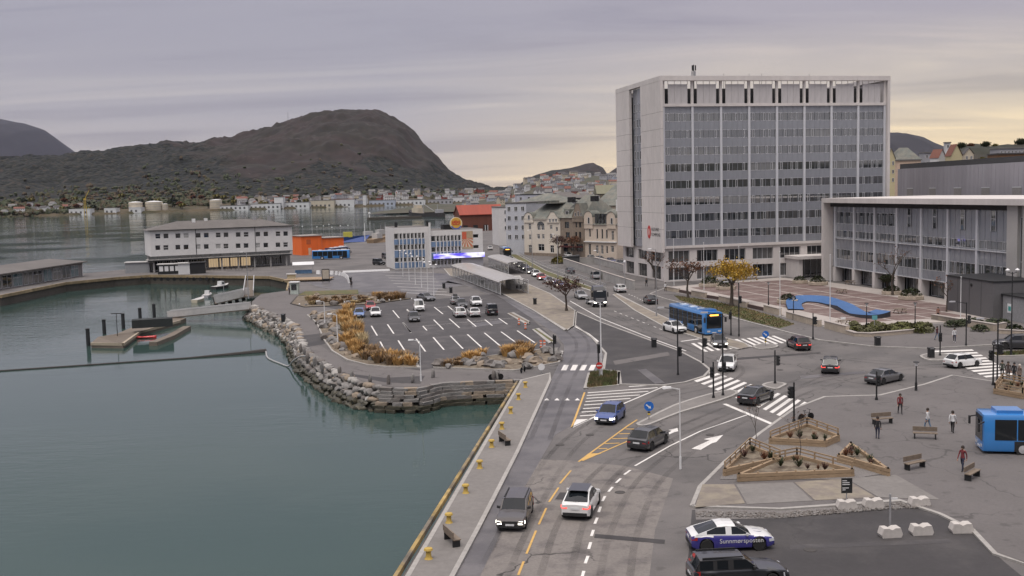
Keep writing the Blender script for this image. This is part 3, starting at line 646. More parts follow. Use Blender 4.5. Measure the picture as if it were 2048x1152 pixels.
# end wall facing the street: two storey-panelled slabs with a glazed stair strip between
def slab(ya, yb, zb):
    zt = 7.7; edges = [zb] + [zt + 3.56 * k + 0.0 for k in range(1, 9)] + [42.68]
    for i in range(len(edges) - 1): part_box('wall_panel', TCONC, th, (0.0, ya, edges[i] + 0.05), (0.62, yb, edges[i + 1]))
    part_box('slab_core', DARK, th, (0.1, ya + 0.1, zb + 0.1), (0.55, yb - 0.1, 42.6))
slab(-0.01, 12.2, 6.3); slab(19.6, TD, 6.7)
part_box('stair_wall', SPAN, th, (1.0, 12.2, 7.0), (1.29, 19.6, 42.6))
SL = Matrix.Rotation(-PI / 2, 4, 'Z')                     # facade looking to -x
for k in range(9):
    for j in range(4):
        window(th, Matrix.Translation((0.98, 13.3 + j * 1.75, 9.9 + 3.56 * k)) @ SL, 0, 0, 1.05, 1.9, 0.0, 'plain', FACG, ALU)
# right hand slab and back
part_box('end_slab', TCONC, th, (TW - 0.62, -0.01, 0.0), (TW, TD, 42.69))
part_box('back_wall', TCONC, th, (1.3, TD - 0.49, 0.0), (TW - 0.63, TD - 0.01, 42.6))
# lower storeys
bm_ = MB(); ops = []; lw = []
for b in range(8):
    xa, xb = 0.95 + b * pit + 0.85, 0.95 + (b + 1) * pit - 0.85
    ops += [(xa, 4.1, xb, 6.6), (xa, 0.25, xb, 3.0)]
wall_open(bm_, TW - 1.3, 0, 7.14, ops, 0.45, x0=0.65, M=Matrix.Translation((0, 0.95, 0)))
sops = [(3.2 + 8.6 * k, z0, 8.8 + 8.6 * k, z1) for k in range(3) for z0, z1 in ((4.1, 6.3), (0.25, 3.1))]
wall_open(bm_, 27.6, 0, 7.0, [(27.6 - c, a, 27.6 - d_, b) for d_, a, c, b in sops], 0.4, M=Matrix.Translation((1.3, 28.6, 0)) @ SL)
bm_.build('lower_wall', TCONC, th)
for k, (a, b, c, d) in enumerate(ops): window(th, Matrix.Translation((0, 0.95, 0)), (a + c) / 2, (b + d) / 2, c - a, d - b, 0.42, 'n4', GLASS if k % 3 else GLASS2, ALU)
for a, b, c, d in sops: window(th, Matrix.Translation((1.3, (a + c) / 2 + 1.0, (b + d) / 2)) @ SL, 0, 0, c - a, d - b, 0.38, 'n3', GLASS, BLACKM)
ent = MB().box(29.0, -5.5, 4.1, 40.0, 0.9, 4.75).build('entrance_canopy', TCONC, th)
for x in (29.4, 38.6): part_box('canopy_wall', TCONC, th, (x, -4.9, 0), (x + 0.9, 0.94, 4.09))
part_box('lobby_glass', FACG, th, (30.4, -2.5, 0), (36.4, -2.3, 4.08)); part_box('side_door', WALLW, th, (36.6, -2.4, 0), (38.5, -2.2, 2.6))
for x in (31.9, 33.4, 34.9): part_box('lobby_mullion', ALU, th, (x, -2.6, 0), (x + .12, -2.51, 4.08))
# crest and lettering on the street slab
cr = MB().lathe([(0.02, 0.0), (1.0, 0.0), (1.0, 0.06), (0.02, 0.06)], 24, axis='Y').build('crest', REDM, th); cr.matrix_basis = Matrix.Translation((-0.07, 7.6, 10.6)) @ SL @ Matrix.Diagonal((1.0, 1, 1.45, 1))
ci = MB().lathe([(0.02, 0.0), (0.62, 0.0), (0.62, 0.03), (0.02, 0.03)], 20, axis='Y').build('crest_inner', mat('crest_pale', (0.6, 0.35, 0.32), 0.5), cr); ci.matrix_basis = Matrix.Translation((0, -0.031, 0)) @ Matrix.Diagonal((0.8, 1, 0.85, 1))
for k, s_ in enumerate(('ÅLESUND', 'KOMMUNE')):
    t_ = place('lettering', text_mesh(s_, 1.05, BLACKM), th); t_.matrix_basis = Matrix.Translation((-0.03, 6.2, 10.9 - 1.15 * k)) @ SL @ TXT
# roof aerials
am = thing('rooftop_aerial', 'cluster of dark phone aerials on a short mast above the tower roof', 'aerial', th.matrix_basis @ Vector((9.3, 4.0, 41.3)), trz)
MB().cyl((0, 0, 0), (0, 0, 5.2), 0.10).build('mast', BLACKM, am)
for k in range(6): MB().box(-0.16, -0.5, 0, 0.16, -0.25, 1.1).build('panel_antenna', BLACKM if k % 2 else GREYM, am, (0, 0, 2.7 + (k % 2) * 1.25), k * PI / 3)
for x in (16.5, 22.5, 25.5, 37):
    a2 = tag(MB().cyl((0, 0, 0), (0, 0, 3.4), 0.05, 0.03, 6).box(-.4, -.03, 2.7, .4, .03, 2.76).build('whip_aerial', BLACKM, None, th.matrix_basis @ Vector((x, 4.5, 41.3)), trz + x), 'thin whip aerial standing on the office tower roof', 'aerial', 'whip aerials on the tower roof')

# ---- three storey wing at right angles to the tower
Q0 = G(1655, 560); Q1 = G(2020, 625); WL = (Q1 - Q0).length; wrz = head(Q0, Q1); WUX = (Q1 - Q0).normalized()
wg = thing('town_hall_wing', 'long low grey glass wing with projecting concrete roof frame beside the square', 'office building', Q0, wrz)
ua = UZ(Q0, WUX, 1666, 562)[0]; ub = UZ(Q0, WUX, 2011, 622)[0]; wp = (ub - ua) / 7
part_box('core', SPAN, wg, (0.5, 1.0, 3.0), (ub + 0.2, 22, 15.6))
bays(wg, I4, ua, wp, 7, [(4.75, 6.75), (9.2, 10.6), (12.0, 14.4)], 0.6, 3.1, 15.4, 9, mull=5, pw=0.55, skip=lambda b, k: k == 2 and b > 2, casew=0.6)
slot = MB().poly([(0, 0, 0), (1.3, 0, 0), (1.3, 0, 3.2), (0, 0, 3.2)]).mesh('window'); slot.materials.append(FACG)
infill = MB().box(0, 0, 0, wp - 0.55, 0.08, 2.4).mesh('spandrel'); infill.materials.append(SPAN)
fr = MB(); [fr.box(*q) for q in ((0, -.05, 0, .1, 0, 3.2), (1.2, -.05, 0, 1.3, 0, 3.2), (.1, -.05, 1.9, 1.2, 0, 2.0))]; frm = fr.mesh('frame'); frm.materials.append(ALU)
for b in range(3, 7):
    place('spandrel', infill, wg, (ua + b * wp + 0.275, 0.6, 12.0))
    w_ = place('window', slot, wg, (ua + b * wp + wp * 0.42, 0.50, 12.1)); place('frame', frm, w_)
for z in (3.0, 8.9): part_box('string_course', ALU, wg, (ua, 0.28, z), (ub, 0.7, z + 0.14))
part_box('shadow_gap', DARK, wg, (0.4, 0.35, 15.41), (ub + 0.3, 3, 16.2))  # near-black box paints in the shadow gap below the roof beam
part_box('roof_beam', TCONC, wg, (-0.4, -1.2, 16.25), (ub + 9.0, 23, 17.2))
part_box('frame_post', TCONC, wg, (-0.4, -1.2, 0), (0.5, 22, 16.19))
# ground floor: piers and shop windows set back
for b in range(8): part_box('pier', TCONC, wg, (ua + b * wp - 0.5, 0.25, 0), (ua + b * wp + 0.5, 1.8, 2.99))
for b in range(7): window(wg, Matrix.Translation((0, 0, 0)), ua + (b + .5) * wp, 1.5, wp - 1.0, 2.8, 2.2, 'n3', GLASS2 if b in (1, 4) else GLASS, ALU)
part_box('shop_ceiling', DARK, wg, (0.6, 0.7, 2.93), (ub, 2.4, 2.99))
# blank stair tower at the near end with a slot window
MB().box(ub + 0.4, -0.3, 0, ub + 3.0, 20, 16.19).box(ub + 4.2, -0.3, 0, ub + 9, 20, 16.19).box(ub + 3.0, 0.3, 0, ub + 4.2, 19, 16.19).build('stair_tower', mat('pale_cladding', (0.40, 0.385, 0.37), 0.8, var=0.05), wg)
window(wg, I4, ub + 3.6, 7.8, 1.1, 13.4, 0.2, 'sash', FACG, ALU)
# ---- grey hall with seamed cladding behind the wing
HA = V(1795, 392, 262); HB = V(2075, 392, 196); HA.z = HB.z = 0
hall = thing('cinema_hall', 'windowless grey hall with vertical seamed metal cladding behind the wing', 'building', HA, head(HA, HB)); hl = (HB - HA).length
HALLM = mat('seamed_cladding', (0.31, 0.30, 0.325), 0.65, var=0.08, scale=0.6, big=0.14, bigscale=0.1, stretch=(3, 3, 0.15))
part_box('wall', HALLM, hall, (0, 0, 0), (hl, 30, 23.4))
part_box('parapet', mat('parapet_dark', (0.05, 0.05, 0.052), 0.7), hall, (-0.1, 0.6, 23.4), (hl + .1, 30, 24.6))
sm_ = MB().box(0, -0.06, 0, 0.07, 0, 23.4).mesh('seam'); sm_.materials.append(HALLM)
for k in range(36): place('seam', sm_, hall, (0.3 + k * hl / 36, 0, 0))
for k in range(5):
    x = 6 + k * hl / 5.2; part_box('recess_panel', mat('olive_panel', (0.25, 0.24, 0.23), 0.7), hall, (x, -0.09, 12), (x + 3.4, -0.02, 18.5)); part_box('panel_trim', ALU, hall, (x, -0.12, 18.51), (x + 3.4, -0.02, 18.7))
# ---- dark box pavilion on the square
B0 = G(1893, 621); B1 = G(1986, 640)
bx_ = thing('dark_pavilion', 'dark grey windowless box pavilion standing in front of the glass wing', 'pavilion', B0, head(B0, B1)); bl = (B1 - B0).length
DGREY = mat('dark_fibre_cement', (0.11, 0.107, 0.11), 0.75, var=0.1, big=0.1)
part_box('wall', DGREY, bx_, (0, 0, 0), (bl, 8, 5.4)); part_box('roof_edge', BLACKM, bx_, (-.1, -.1, 5.4), (bl + .1, 8.1, 5.6))
for k in range(1, 4): part_box('panel_joint', BLACKM, bx_, (bl * k / 4, -0.02, 0), (bl * k / 4 + .05, 0.0, 5.4))
MB().lathe([(.02, 0), (.22, 0), (.22, .14), (.02, .14)], 10, axis='Y').build('wall_lamp', BLACKM, bx_, (bl * .55, -0.14, 4.6))
ex = thing('grey_annex', 'small grey annex with a sign, next to the dark pavilion', 'annex', G(2000, 640), head(B0, B1))
part_box('wall', mat('annex_grey', (0.27, 0.27, 0.275), 0.8), ex, (0, 0.4, 0), (5.5, 7, 3.6)); part_box('roof', BLACKM, ex, (-.2, .2, 3.6), (5.7, 7.2, 3.8))
sg = part_box('round_sign', mat('white_sign', (0.72, 0.74, 0.74), 0.5), ex, (1.2, 0.34, 1.2), (2.3, 0.39, 2.5)); part_box('sign_band', mat('teal_sign', (0.05, 0.30, 0.28), .5), sg, (1.45, .31, 1.5), (2.05, .335, 2.15))

# ---- generic gabled / hipped shapes
def hip(mb, x0, y0, x1, y1, z, rise, ov=0.5, m=0, ridge=None):
    x0 -= ov; y0 -= ov; x1 += ov; y1 += ov; d = (y1 - y0) / 2 if ridge is None else ridge
    A, B, D, E_ = (x0, y0, z), (x1, y0, z), (x1, y1, z), (x0, y1, z); ym = (y0 + y1) / 2
    P, Q = (x0 + d, ym, z + rise), (x1 - d, ym, z + rise)
    mb.poly([A, B, Q, P], m).poly([B, D, Q], m).poly([D, E_, P, Q], m).poly([E_, A, P], m).poly([E_, D, B, A], m); return mb

# ---- long white harbour building
W0, W1 = G(304, 545), G(587, 530); wl = (W1 - W0).length; wux = (W1 - W0).normalized()
wb = thing('white_harbour_building', 'long white two-storey harbour building over a glazed ground floor, low grey hipped roof', 'building', W0, head(W0, W1))
wmb = MB(); wops = []; wd_ = 13.0
for r_, ys in ((0, (285, 345)), (1, (420, 485))):
    for x in (215, 313, 457, 555, 701, 799, 942, 1036, 1183, 1278, 1420, 1515, 1662, 1754):
        k = (x - 215) / 1540; yy = (315 - 30 * k) if r_ == 0 else (455 - 38 * k)
        u, z = UZ(W0, wux, x / 6.02 + 280, yy / 6.02 + 420); wops.append((u - 0.72, z - 0.72, u + 0.72, z + 0.72))
zb = min(o_[1] for o_ in wops) - 1.0; zt = 11.8
wall_open(wmb, wl, zb, zt, wops, 0.18); wmb.poly([(wl, 0, zb), (wl, wd_, zb), (wl, wd_, zt), (wl, 0, zt)]).poly([(0, wd_, zb), (0, 0, zb), (0, 0, zt), (0, wd_, zt)]).poly([(wl, wd_, zb), (0, wd_, zb), (0, wd_, zt), (wl, wd_, zt)])
wmb.build('wall', WALLW, wb)
for k, o_ in enumerate(wops): window(wb, I4, (o_[0] + o_[2]) / 2, (o_[1] + o_[3]) / 2, 1.44, 1.44, 0.15, 'sash' if k % 3 == 0 else 'plain', GLASS3 if k in (3, 18, 20, 24) else GLASS)
for k in range(2): 
    for z in (10, 6.9): window(wb, Matrix.Translation((wl, 3.2 + k * 5, z)) @ Matrix.Rotation(PI / 2, 4, 'Z'), 0, 0, 1.4, 1.4, -0.02, 'cross', GLASS)
for x in (wl * .307, wl * .726): part_box('joint', BLACKM, wb, (x, -0.05, zb), (x + .16, 0.0, zt))
hip(MB(), 0, 0, wl, wd_, zt, 2.3, 0.6, ridge=9).build('roof', ROOFG, wb)
for x, y in ((wl * .31, 5), (wl * .40, 6), (wl * .75, 5.5), (wl * .86, 6)): part_box('roof_vent', GREYM if x > wl * .5 else WHITE, wb, (x, y, zt + 1.2), (x + .9, y + .9, zt + 2.9))
part_box('fascia', BLACKM, wb, (-0.6, -0.65, zt - 0.12), (wl + .6, -0.5, zt + .1))
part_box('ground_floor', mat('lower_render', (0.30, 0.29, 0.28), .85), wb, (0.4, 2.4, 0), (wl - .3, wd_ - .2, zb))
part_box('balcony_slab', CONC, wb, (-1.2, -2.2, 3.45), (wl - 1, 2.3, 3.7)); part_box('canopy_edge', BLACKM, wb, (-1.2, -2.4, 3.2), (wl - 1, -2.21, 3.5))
for k in range(14): part_box('baluster_panel', GLASS2, wb, (-1 + k * wl / 14.2, -2.15, 3.75), (-1 + k * wl / 14.2 + wl / 15, -2.1, 4.6))
for k in range(9): part_box('column', CONC, wb, (0.2 + k * wl / 8.6, -1.6, 0), (0.6 + k * wl / 8.6, -1.2, 3.44))
for k in range(12): window(wb, I4, 1.9 + k * (wl - 3) / 12, 1.7, (wl - 3) / 12 - .3, 2.6, 2.36, 'n4', LITG if 5 <= k <= 8 else GLASS)

# ---- bus terminal building with roof sign and screen
T0, T1 = G(791, 539), G(967, 531); tl = (T1 - T0).length; tux = (T1 - T0).normalized()
bt = thing('bus_terminal_building', 'white and blue three-storey terminal building with a light screen and mural', 'building', T0, head(T0, T1))
tm = MB(); tops = []; lsplit = UZ(T0, tux, 862, 500)[0]
zs_ = lambda y: UZ(T0, tux, 880, y / 4.876 + 420)[1]
for x in (1040, 1075, 1113, 1150, 1187, 1222, 1258, 1293):
    u = UZ(T0, tux, x / 4.876 + 580, 500)[0]
    for a, b in ((215, 268), (325, 375), (450, 492)): tops.append((u - .62, zs_(b), u + .62, zs_(a), 0))
for x in (1400, 1437, 1470, 1505, 1541, 1577, 1611, 1646):
    u = UZ(T0, tux, x / 4.876 + 580, 500)[0]
    for a, b in ((250, 305), (360, 408), (492, 535)): tops.append((u - .62, zs_(b), u + .62, zs_(a), 1))
for x, a, b in ((1815, 248, 285), (1815, 355, 390)):
    u = UZ(T0, tux, x / 4.876 + 580, 500)[0]; tops.append((u - .8, zs_(b), u + .8, zs_(a), 2))
wall_open(tm, lsplit, 0, 11.3, [o_[:4] for o_ in tops if o_[4] == 0], .2); wall_open(tm, tl - lsplit, 0, 10.2, [o_[:4] for o_ in tops if o_[4] > 0], .2, x0=lsplit)
tm.poly([(0, 14, 0), (0, 0, 0), (0, 0, 11.3), (0, 14, 11.3)]).poly([(lsplit, 0, 10.2), (lsplit, 14, 10.2), (lsplit, 14, 11.3), (lsplit, 0, 11.3)]).poly([(tl, 0, 0), (tl, 14, 0), (tl, 14, 10.2), (tl, 0, 10.2)]).poly([(tl, 14, 0), (0, 14, 0), (0, 14, 10.2), (tl, 14, 10.2)])
tm.build('wall', WALLW, bt)
for o_ in tops: window(bt, I4, (o_[0] + o_[2]) / 2, (o_[1] + o_[3]) / 2, o_[2] - o_[0], o_[3] - o_[1], .17, 'plain', GLASS)
BLUEP = mat('blue_panel', (0.16, 0.24, 0.38), .6, var=.1)
cols = [o_ for o_ in tops if o_[4] < 2]
for i in range(0, len(cols), 3):
    for k in range(2): part_box('blue_panel', BLUEP, bt, (cols[i][0], -0.04, cols[i + k + 1][3] + .1), (cols[i][2], 0.0, cols[i + k][1] - .1))
    if i < 24: part_box('blue_panel', BLUEP, bt, (cols[i][0], -0.04, .3), (cols[i][2], 0.0, cols[i + 2][1] - .1))
    part_box('fin', WHITE, bt, (cols[i][2] + .05, -0.22, .2), (cols[i][2] + .28, 0.0, cols[i][3] + .3))
part_box('roof', ROOFG, bt, (0.1, 0.1, 11.0), (lsplit - .05, 13.9, 11.35)); part_box('roof', ROOFG, bt, (lsplit, .1, 9.9), (tl - .1, 13.9, 10.25))
part_box('flue', WHITE, bt, (lsplit - .5, -.3, .2), (lsplit, -0.02, 12.4))
for x, y in ((.8, 3), (lsplit * .98, 4)): part_box('vent', BLACKM, bt, (x, y, 11.35), (x + .7, y + .7, 12.7))
part_box('roof_plant', BLACKM, bt, (lsplit + 4.5, 4, 10.25), (lsplit + 8.5, 7, 11.6))
# light screen
ledm = bpy.data.materials.new('light_screen'); ledm.use_nodes = True; t = ledm.node_tree; p = t.nodes['Principled BSDF']
tcn = N(t, 'ShaderNodeTexCoord'); mpx = N(t, 'ShaderNodeMapping'); mpx.inputs['Scale'].default_value = (0.55, 1, 1.6); L(t, tcn.outputs['Object'], mpx.inputs[0])
nz = N(t, 'ShaderNodeTexNoise', Scale=.5, Detail=2.0); L(t, mpx.outputs[0], nz.inputs['Vector'])
L(t, ramp(t, nz.outputs[0], [(0.36, (0.10, 0.07, 0.75)), (0.46, (0.42, 0.38, 1.0)), (0.56, (0.86, 0.84, 1.0))]), p.inputs['Emission Color']); p.inputs['Emission Strength'].default_value = 0.95; p.inputs['Base Color'].default_value = (.05, .05, .06, 1)
u0, zA = UZ(T0, tux, 865.5, 517); u1, zB = UZ(T0, tux, 968, 505)
part_box('light_screen', ledm, bt, (u0, -1.3, zs_(472)), (tl + .1, -1.0, zs_(425)))
part_box('screen_canopy', BLACKM, bt, (u0 + .1, -0.99, zs_(475)), (tl, -0.02, zs_(432)))
# mural: red rays under a tan sky
MA, MZ0, MZ1 = UZ(T0, tux, 924, 490)[0], zs_(390), zs_(215); MW = UZ(T0, tux, 946, 490)[0] - MA
mu = part_box('mural', mat('mural_tan', (0.42, 0.33, 0.22), .7, var=.25, scale=2), bt, (MA, -0.08, MZ0), (MA + MW, -0.01, MZ1))
REDO = mat('mural_red', (0.62, 0.11, 0.05), .7, var=.15); CREAM = mat('mural_cream', (0.72, 0.6, 0.48), .7)
ray_mb = MB(); cxm, czm = MA + MW * .35, MZ0 + (MZ1 - MZ0) * .62
for k in range(15):
    a0, a1 = -PI * (.04 + .92 * k / 15), -PI * (.04 + .92 * (k + .55) / 15)
    def lim(a):
        c, s_ = math.cos(a), math.sin(a); ts = [(MA + MW - cxm) / c if c > 0 else (MA - cxm) / c if c < 0 else 99, (MZ0 + .6 - czm) / s_ if s_ < 0 else 99]
        q = min(x for x in ts if x > 0); return (cxm + c * q, -0.083, czm + s_ * q)
    ray_mb.poly([(cxm, -0.083, czm), lim(a1), lim(a0)][::-1], k % 2)
ray_mb.build('mural_rays', [REDO, CREAM], mu)
part_box('mural_patch', mat('mural_orange', (0.58, 0.12, 0.06), .7, var=.2), mu, (MA + .1, -0.084, MZ1 - 2.2), (MA + MW * .42, -0.081, MZ1 - .2))
# round roof sign
cu, cz = UZ(T0, tux, 914, 447)
rs = thing('roof_sign', 'round yellow and red sign with blue lower rim on the terminal roof', 'sign', T0 + tux * cu + Vector((0, 0, 10.25)), head(T0, T1))
cz -= 10.25
disc = MB().lathe([(.02, 0), (1.75, 0), (1.75, .3), (.02, .3)], 28, axis='Y').build('disc', mat('sign_cream', (0.72, 0.62, 0.42), .5), rs, (0, 1.0, cz))
MB().lathe([(.02, 0), (1.45, 0), (1.45, .03), (.02, .03)], 28, axis='Y').build('face', mat('sign_yellow', (0.62, 0.36, 0.06), .5), disc, (0, -.032, .15))
rim = MB()
for k in range(10):
    a, b = PI * (1.15 + .07 * k), PI * (1.15 + .07 * (k + 1)); rim.poly([(math.cos(x) * r_, -.066, math.sin(x) * r_) for x, r_ in ((a, 1.7), (b, 1.7), (b, 1.3), (a, 1.3))])
rim.build('blue_rim', mat('sign_blue', (0.10, 0.14, 0.40), .5), disc)
sq = MB(); [sq.box(-1.1 + .45 * k, -.10, -.15 + .25 * (k % 2), -1.1 + .45 * k + .3, -.066, .6 + .15 * (k % 3)) for k in range(5)]; sq.box(-1.0, -.10, -.35, .9, -.07, -.18); sq.build('red_figures', REDM, disc)
part_box('sign_post', BLACKM, rs, (-1.0, 1.2, 0), (-.8, 1.4, cz)); part_box('sign_post', BLACKM, rs, (.8, 1.2, 0), (1.0, 1.4, cz))

# ---- orange shed behind the white building
S0, S1, S2 = G(604, 511), G(640, 509), G(692, 497)
osd = thing('orange_shed', 'bright orange timber harbour shed with a flat grey roof', 'shed', S0, head(S0, S1))
ORANGE = mat('orange_boarding', (0.78, 0.155, 0.028), .7, var=.08, scale=2, stretch=(6, 6, .3))
sl1 = 7.5; part_box('wall', ORANGE, osd, (0, 0, 0), (sl1, 9, 6.6)); part_box('wall', ORANGE, osd, (sl1, .6, 0), (sl1 + 8.5, 8.4, 5.6))
part_box('roof', mat('shed_roof', (.30, .27, .25), .8), osd, (-.3, -.4, 6.6), (sl1 + .3, 9.4, 6.85)); part_box('roof', MATS['shed_roof'], osd, (sl1 + .31, .2, 5.6), (sl1 + 8.9, 8.8, 5.85))
for k in range(14): part_box('board_strip', ORANGE, osd, (.25 + k * .52, -.05, 0), (.33 + k * .52, -.001, 6.6))
part_box('door', mat('shed_door', (.62, .42, .30), .7), osd, (2.4, -.06, 0), (3.5, -.01, 2.5)); part_box('downpipe', GREYM, osd, (sl1 + .05, .4, 0), (sl1 + .2, .55, 5.5))
part_box('louvre', mat('orange_dark', (.45, .10, .03), .7), osd, (1.8, -.07, 3.8), (3.4, -.02, 5.4))

# ---- low glazed pavilion on the left quay
L0, L1 = G(-60, 590), G(166, 552)
lp = thing('glass_pavilion', 'low quay pavilion of glass and grey panels under a sloping dark roof', 'pavilion', L0, head(L0, L1)); ll = (L1 - L0).length
part_box('wall', mat('weathered_grey_board', (.20, .19, .19), .8, var=.15, stretch=(5, 5, .3)), lp, (0, 0.15, 0), (ll - .2, 9, 3.5))
for k in range(11): 
    gm_ = (GLASS, mat('teal_glass', (.07, .12, .14), .08, coat=1), GLASS2)[k % 3]
    window(lp, I4, 1.3 + k * ll / 11.2, 1.75, ll / 11.2 - .5, 3.1, .1, 'two' if k % 2 else 'tee', gm_, ALU)
rm = MB().hexa([(-1, -1.2, 3.55), (ll + .6, -1.2, 3.75), (ll + .6, 9.6, 4.6), (-1, 9.6, 4.4), (-1, -1.2, 3.85), (ll + .6, -1.2, 4.05), (ll + .6, 9.6, 4.95), (-1, 9.6, 4.75)]); rm.build('roof', ROOFG, lp)
part_box('end_wall', WALLW, lp, (ll - .19, 0, 0), (ll + .1, 9, 3.7))
# ---- art nouveau row and neighbours
J0, J1 = G(1046, 510), G(1240, 518); jux = (J1 - J0).normalized(); jrz = head(J0, J1)
JU = lambda px, py: UZ(J0, jux, px / 7.877 + 1000, py / 7.877 + 380)
def jhouse(name, label, xa, xb, eave, wallm, ops, arches=(), roof_rise=5.0, roofm=SLATE, depth=16, trim=None):
    ua_, ub_ = JU(xa, 900)[0], JU(xb, 900)[0]; ze = JU((xa + xb) / 2, eave)[1]
    o = thing(name, label, 'house', J0 + jux * ua_, jrz); w = ub_ - ua_
    R = []
    for x0, y0, x1, y1 in ops:
        a, zt_ = JU(x0, y0); b, zb_ = JU(x1, y1); R.append((a - ua_, max(zb_, .05), b - ua_, zt_))
    m_ = MB(); wall_open(m_, w, 0, ze, [r for r in R if r[3] < ze - .05], .25)
    m_.poly([(w, 0, 0), (w, depth, 0), (w, depth, ze), (w, 0, ze)]).poly([(0, depth, 0), (0, 0, 0), (0, 0, ze), (0, depth, ze)]).poly([(w, depth, 0), (0, depth, 0), (0, depth, ze), (w, depth, ze)])
    m_.build('wall', wallm, o)
    for r in R:
        if r[3] < ze - .05: window(o, I4, (r[0] + r[2]) / 2, (r[1] + r[3]) / 2, r[2] - r[0], r[3] - r[1], .2, 'tee' if r[2] - r[0] > .9 else 'plain', GLASS, trim or WHITE)
    hip(MB(), 0, 0, w, depth, ze, roof_rise, .35, ridge=min(w * .32, 5)).build('roof', roofm, o)
    return o, ua_, w, ze, R
def gable(o, ua_, wallm, xa, xb, ytop, ze, shape='round', win=None, capm=None):
    a, b = JU(xa, 900)[0] - ua_, JU(xb, 900)[0] - ua_; zt_ = JU((xa + xb) / 2, ytop)[1]; cx_ = (a + b) / 2; hw = (b - a) / 2
    prof = [(a, 0 if False else ze - 1.2)]
    if shape == 'round':
        zr = zt_ - hw; prof += [(a, zr)] + [(cx_ + hw * math.cos(PI - PI * k / 10), zr + hw * math.sin(PI * k / 10)) for k in range(1, 10)] + [(b, zr)]
    else: prof += [(a, ze + .3), (a + hw * .35, ze + (zt_ - ze) * .45), (cx_ - hw * .3, zt_), (cx_ + hw * .3, zt_), (b - hw * .35, ze + (zt_ - ze) * .45), (b, ze + .3)]
    prof += [(b, ze - 1.2)]
    m_ = MB(); n = len(prof); F_ = [(x, -.28, z) for x, z in prof]; K_ = [(x, 3.2, z) for x, z in prof]
    m_.poly(F_[::-1]); m_.poly(K_)
    for i in range(n): j = (i + 1) % n; m_.poly([F_[i], F_[j], K_[j], K_[i]])
    gb = m_.build('gable', wallm, o)
    cap = MB()
    for i in range(1, n - 2): cap.hexa([(prof[i][0], -.38, prof[i][1]), (prof[i+1][0], -.38, prof[i+1][1]), (prof[i+1][0], 3.3, prof[i+1][1]), (prof[i][0], 3.3, prof[i][1]), (prof[i][0], -.38, prof[i][1] + .18), (prof[i+1][0], -.38, prof[i+1][1] + .18), (prof[i+1][0], 3.3, prof[i+1][1] + .18), (prof[i][0], 3.3, prof[i][1] + .18)])
    cap.build('coping', capm or SLATE, gb)
    for x0, y0, x1, y1 in win or ():
        (u0_, z1_), (u1_, z0_) = JU(x0, y0), JU(x1, y1); window(gb, I4, (u0_ + u1_) / 2 - ua_, (z0_ + z1_) / 2, u1_ - u0_, z1_ - z0_, -.30, 'plain', GLASS)
CREAMW = mat('cream_render', (0.62, 0.56, 0.475), .85, var=.08, big=.1); STONEW = mat('rusticated_stone', (0.23, 0.185, 0.145), .9, var=.3, scale=1.6, big=.15, bump=.8, bscale=3); BEIGEW = mat('beige_render', (0.53, 0.45, 0.37), .85, var=.1, big=.1)
j1, u_, w_, ze_, R_ = jhouse('art_nouveau_house', 'cream art nouveau house with an arched window and two curved gables', 385, 955, 455, CREAMW, [(450, 530, 490, 625), (455, 700, 490, 785), (450, 865, 500, 1000), (585, 695, 630, 770), (660, 695, 700, 770), (600, 850, 700, 960), (785, 555, 825, 620), (785, 690, 825, 765), (878, 585, 910, 650), (880, 730, 912, 790), (790, 870, 850, 990), (585, 560, 638, 632), (648, 560, 700, 632)], roof_rise=5.6)
gable(j1, u_, CREAMW, 395, 540, 355, ze_, 'round', [(450, 395, 485, 470)]); gable(j1, u_, CREAMW, 755, 940, 345, ze_, 'step', [(785, 450, 812, 500), (835, 450, 862, 500), (882, 450, 910, 500)])
fan = MB(); (fa, fz), (fb, _) = JU(585, 560), JU(700, 560); fc = (fa + fb) / 2 - u_; fr_ = (fb - fa) / 2
fan.poly([(fc + fr_ * math.cos(PI * k / 10), -.02, fz + .05 + fr_ * .75 * math.sin(PI * k / 10)) for k in range(11)][::-1]).build('fanlight', GLASS, j1)
dm_ = MB(); [dm_.box(fc + fr_ * .9 * k - .3, 3.0, ze_ + 5.0, fc + fr_ * .9 * k + .3, 6.5, ze_ + 5.6) for k in range(-1, 2)]; dm_.box(fc - 4.5, 2.4, ze_ + 4.7, fc + 4.5, 7.5, ze_ + 5.0); dm_.build('roof_terrace', SLATE, j1)
part_box('cornice', CREAMW, j1, (-.15, -.25, ze_ - .3), (w_ + .15, -0.01, ze_ - .05)); part_box('plinth', STONEW, j1, (-.05, -.15, 0), (w_ + .05, -.01, .9))
j2, u_, w_, ze_, R_ = jhouse('stone_townhouse', 'brown rusticated stone house with a tall pointed gable between two pale houses', 958, 1335, 440, STONEW, [(1020, 500, 1090, 600), (1035, 665, 1100, 765), (1190, 500, 1215, 590), (1245, 500, 1280, 590), (1185, 660, 1215, 770), (1245, 660, 1280, 770), (1000, 845, 1070, 970), (1115, 850, 1175, 970), (1205, 850, 1310, 970)], roof_rise=6.8, trim=BLACKM)
gable(j2, u_, STONEW, 1155, 1325, 215, ze_, 'step', [(1188, 355, 1212, 410), (1232, 335, 1256, 410), (1275, 360, 1298, 410)])
part_box('dormer', SLATE, j2, (w_ * .08, 1.0, ze_), (w_ * .32, 4.5, ze_ + 2.6)); window(j2, I4, w_ * .2, ze_ + 1.4, 1.4, 1.5, .95, 'plain', GLASS)
for x0, y0, x1, y1 in ((985, 215, 1040, 285), (1345, 205, 1405, 265)):
    u1_, z1_ = JU((x0 + x1) / 2, (y0 + y1) / 2); part_box('skylight', DARK, j2, (u1_ - u_ - 1.0, 2.4, z1_ + 1.0), (u1_ - u_ + 1.0, 4.0, z1_ + 2.6))
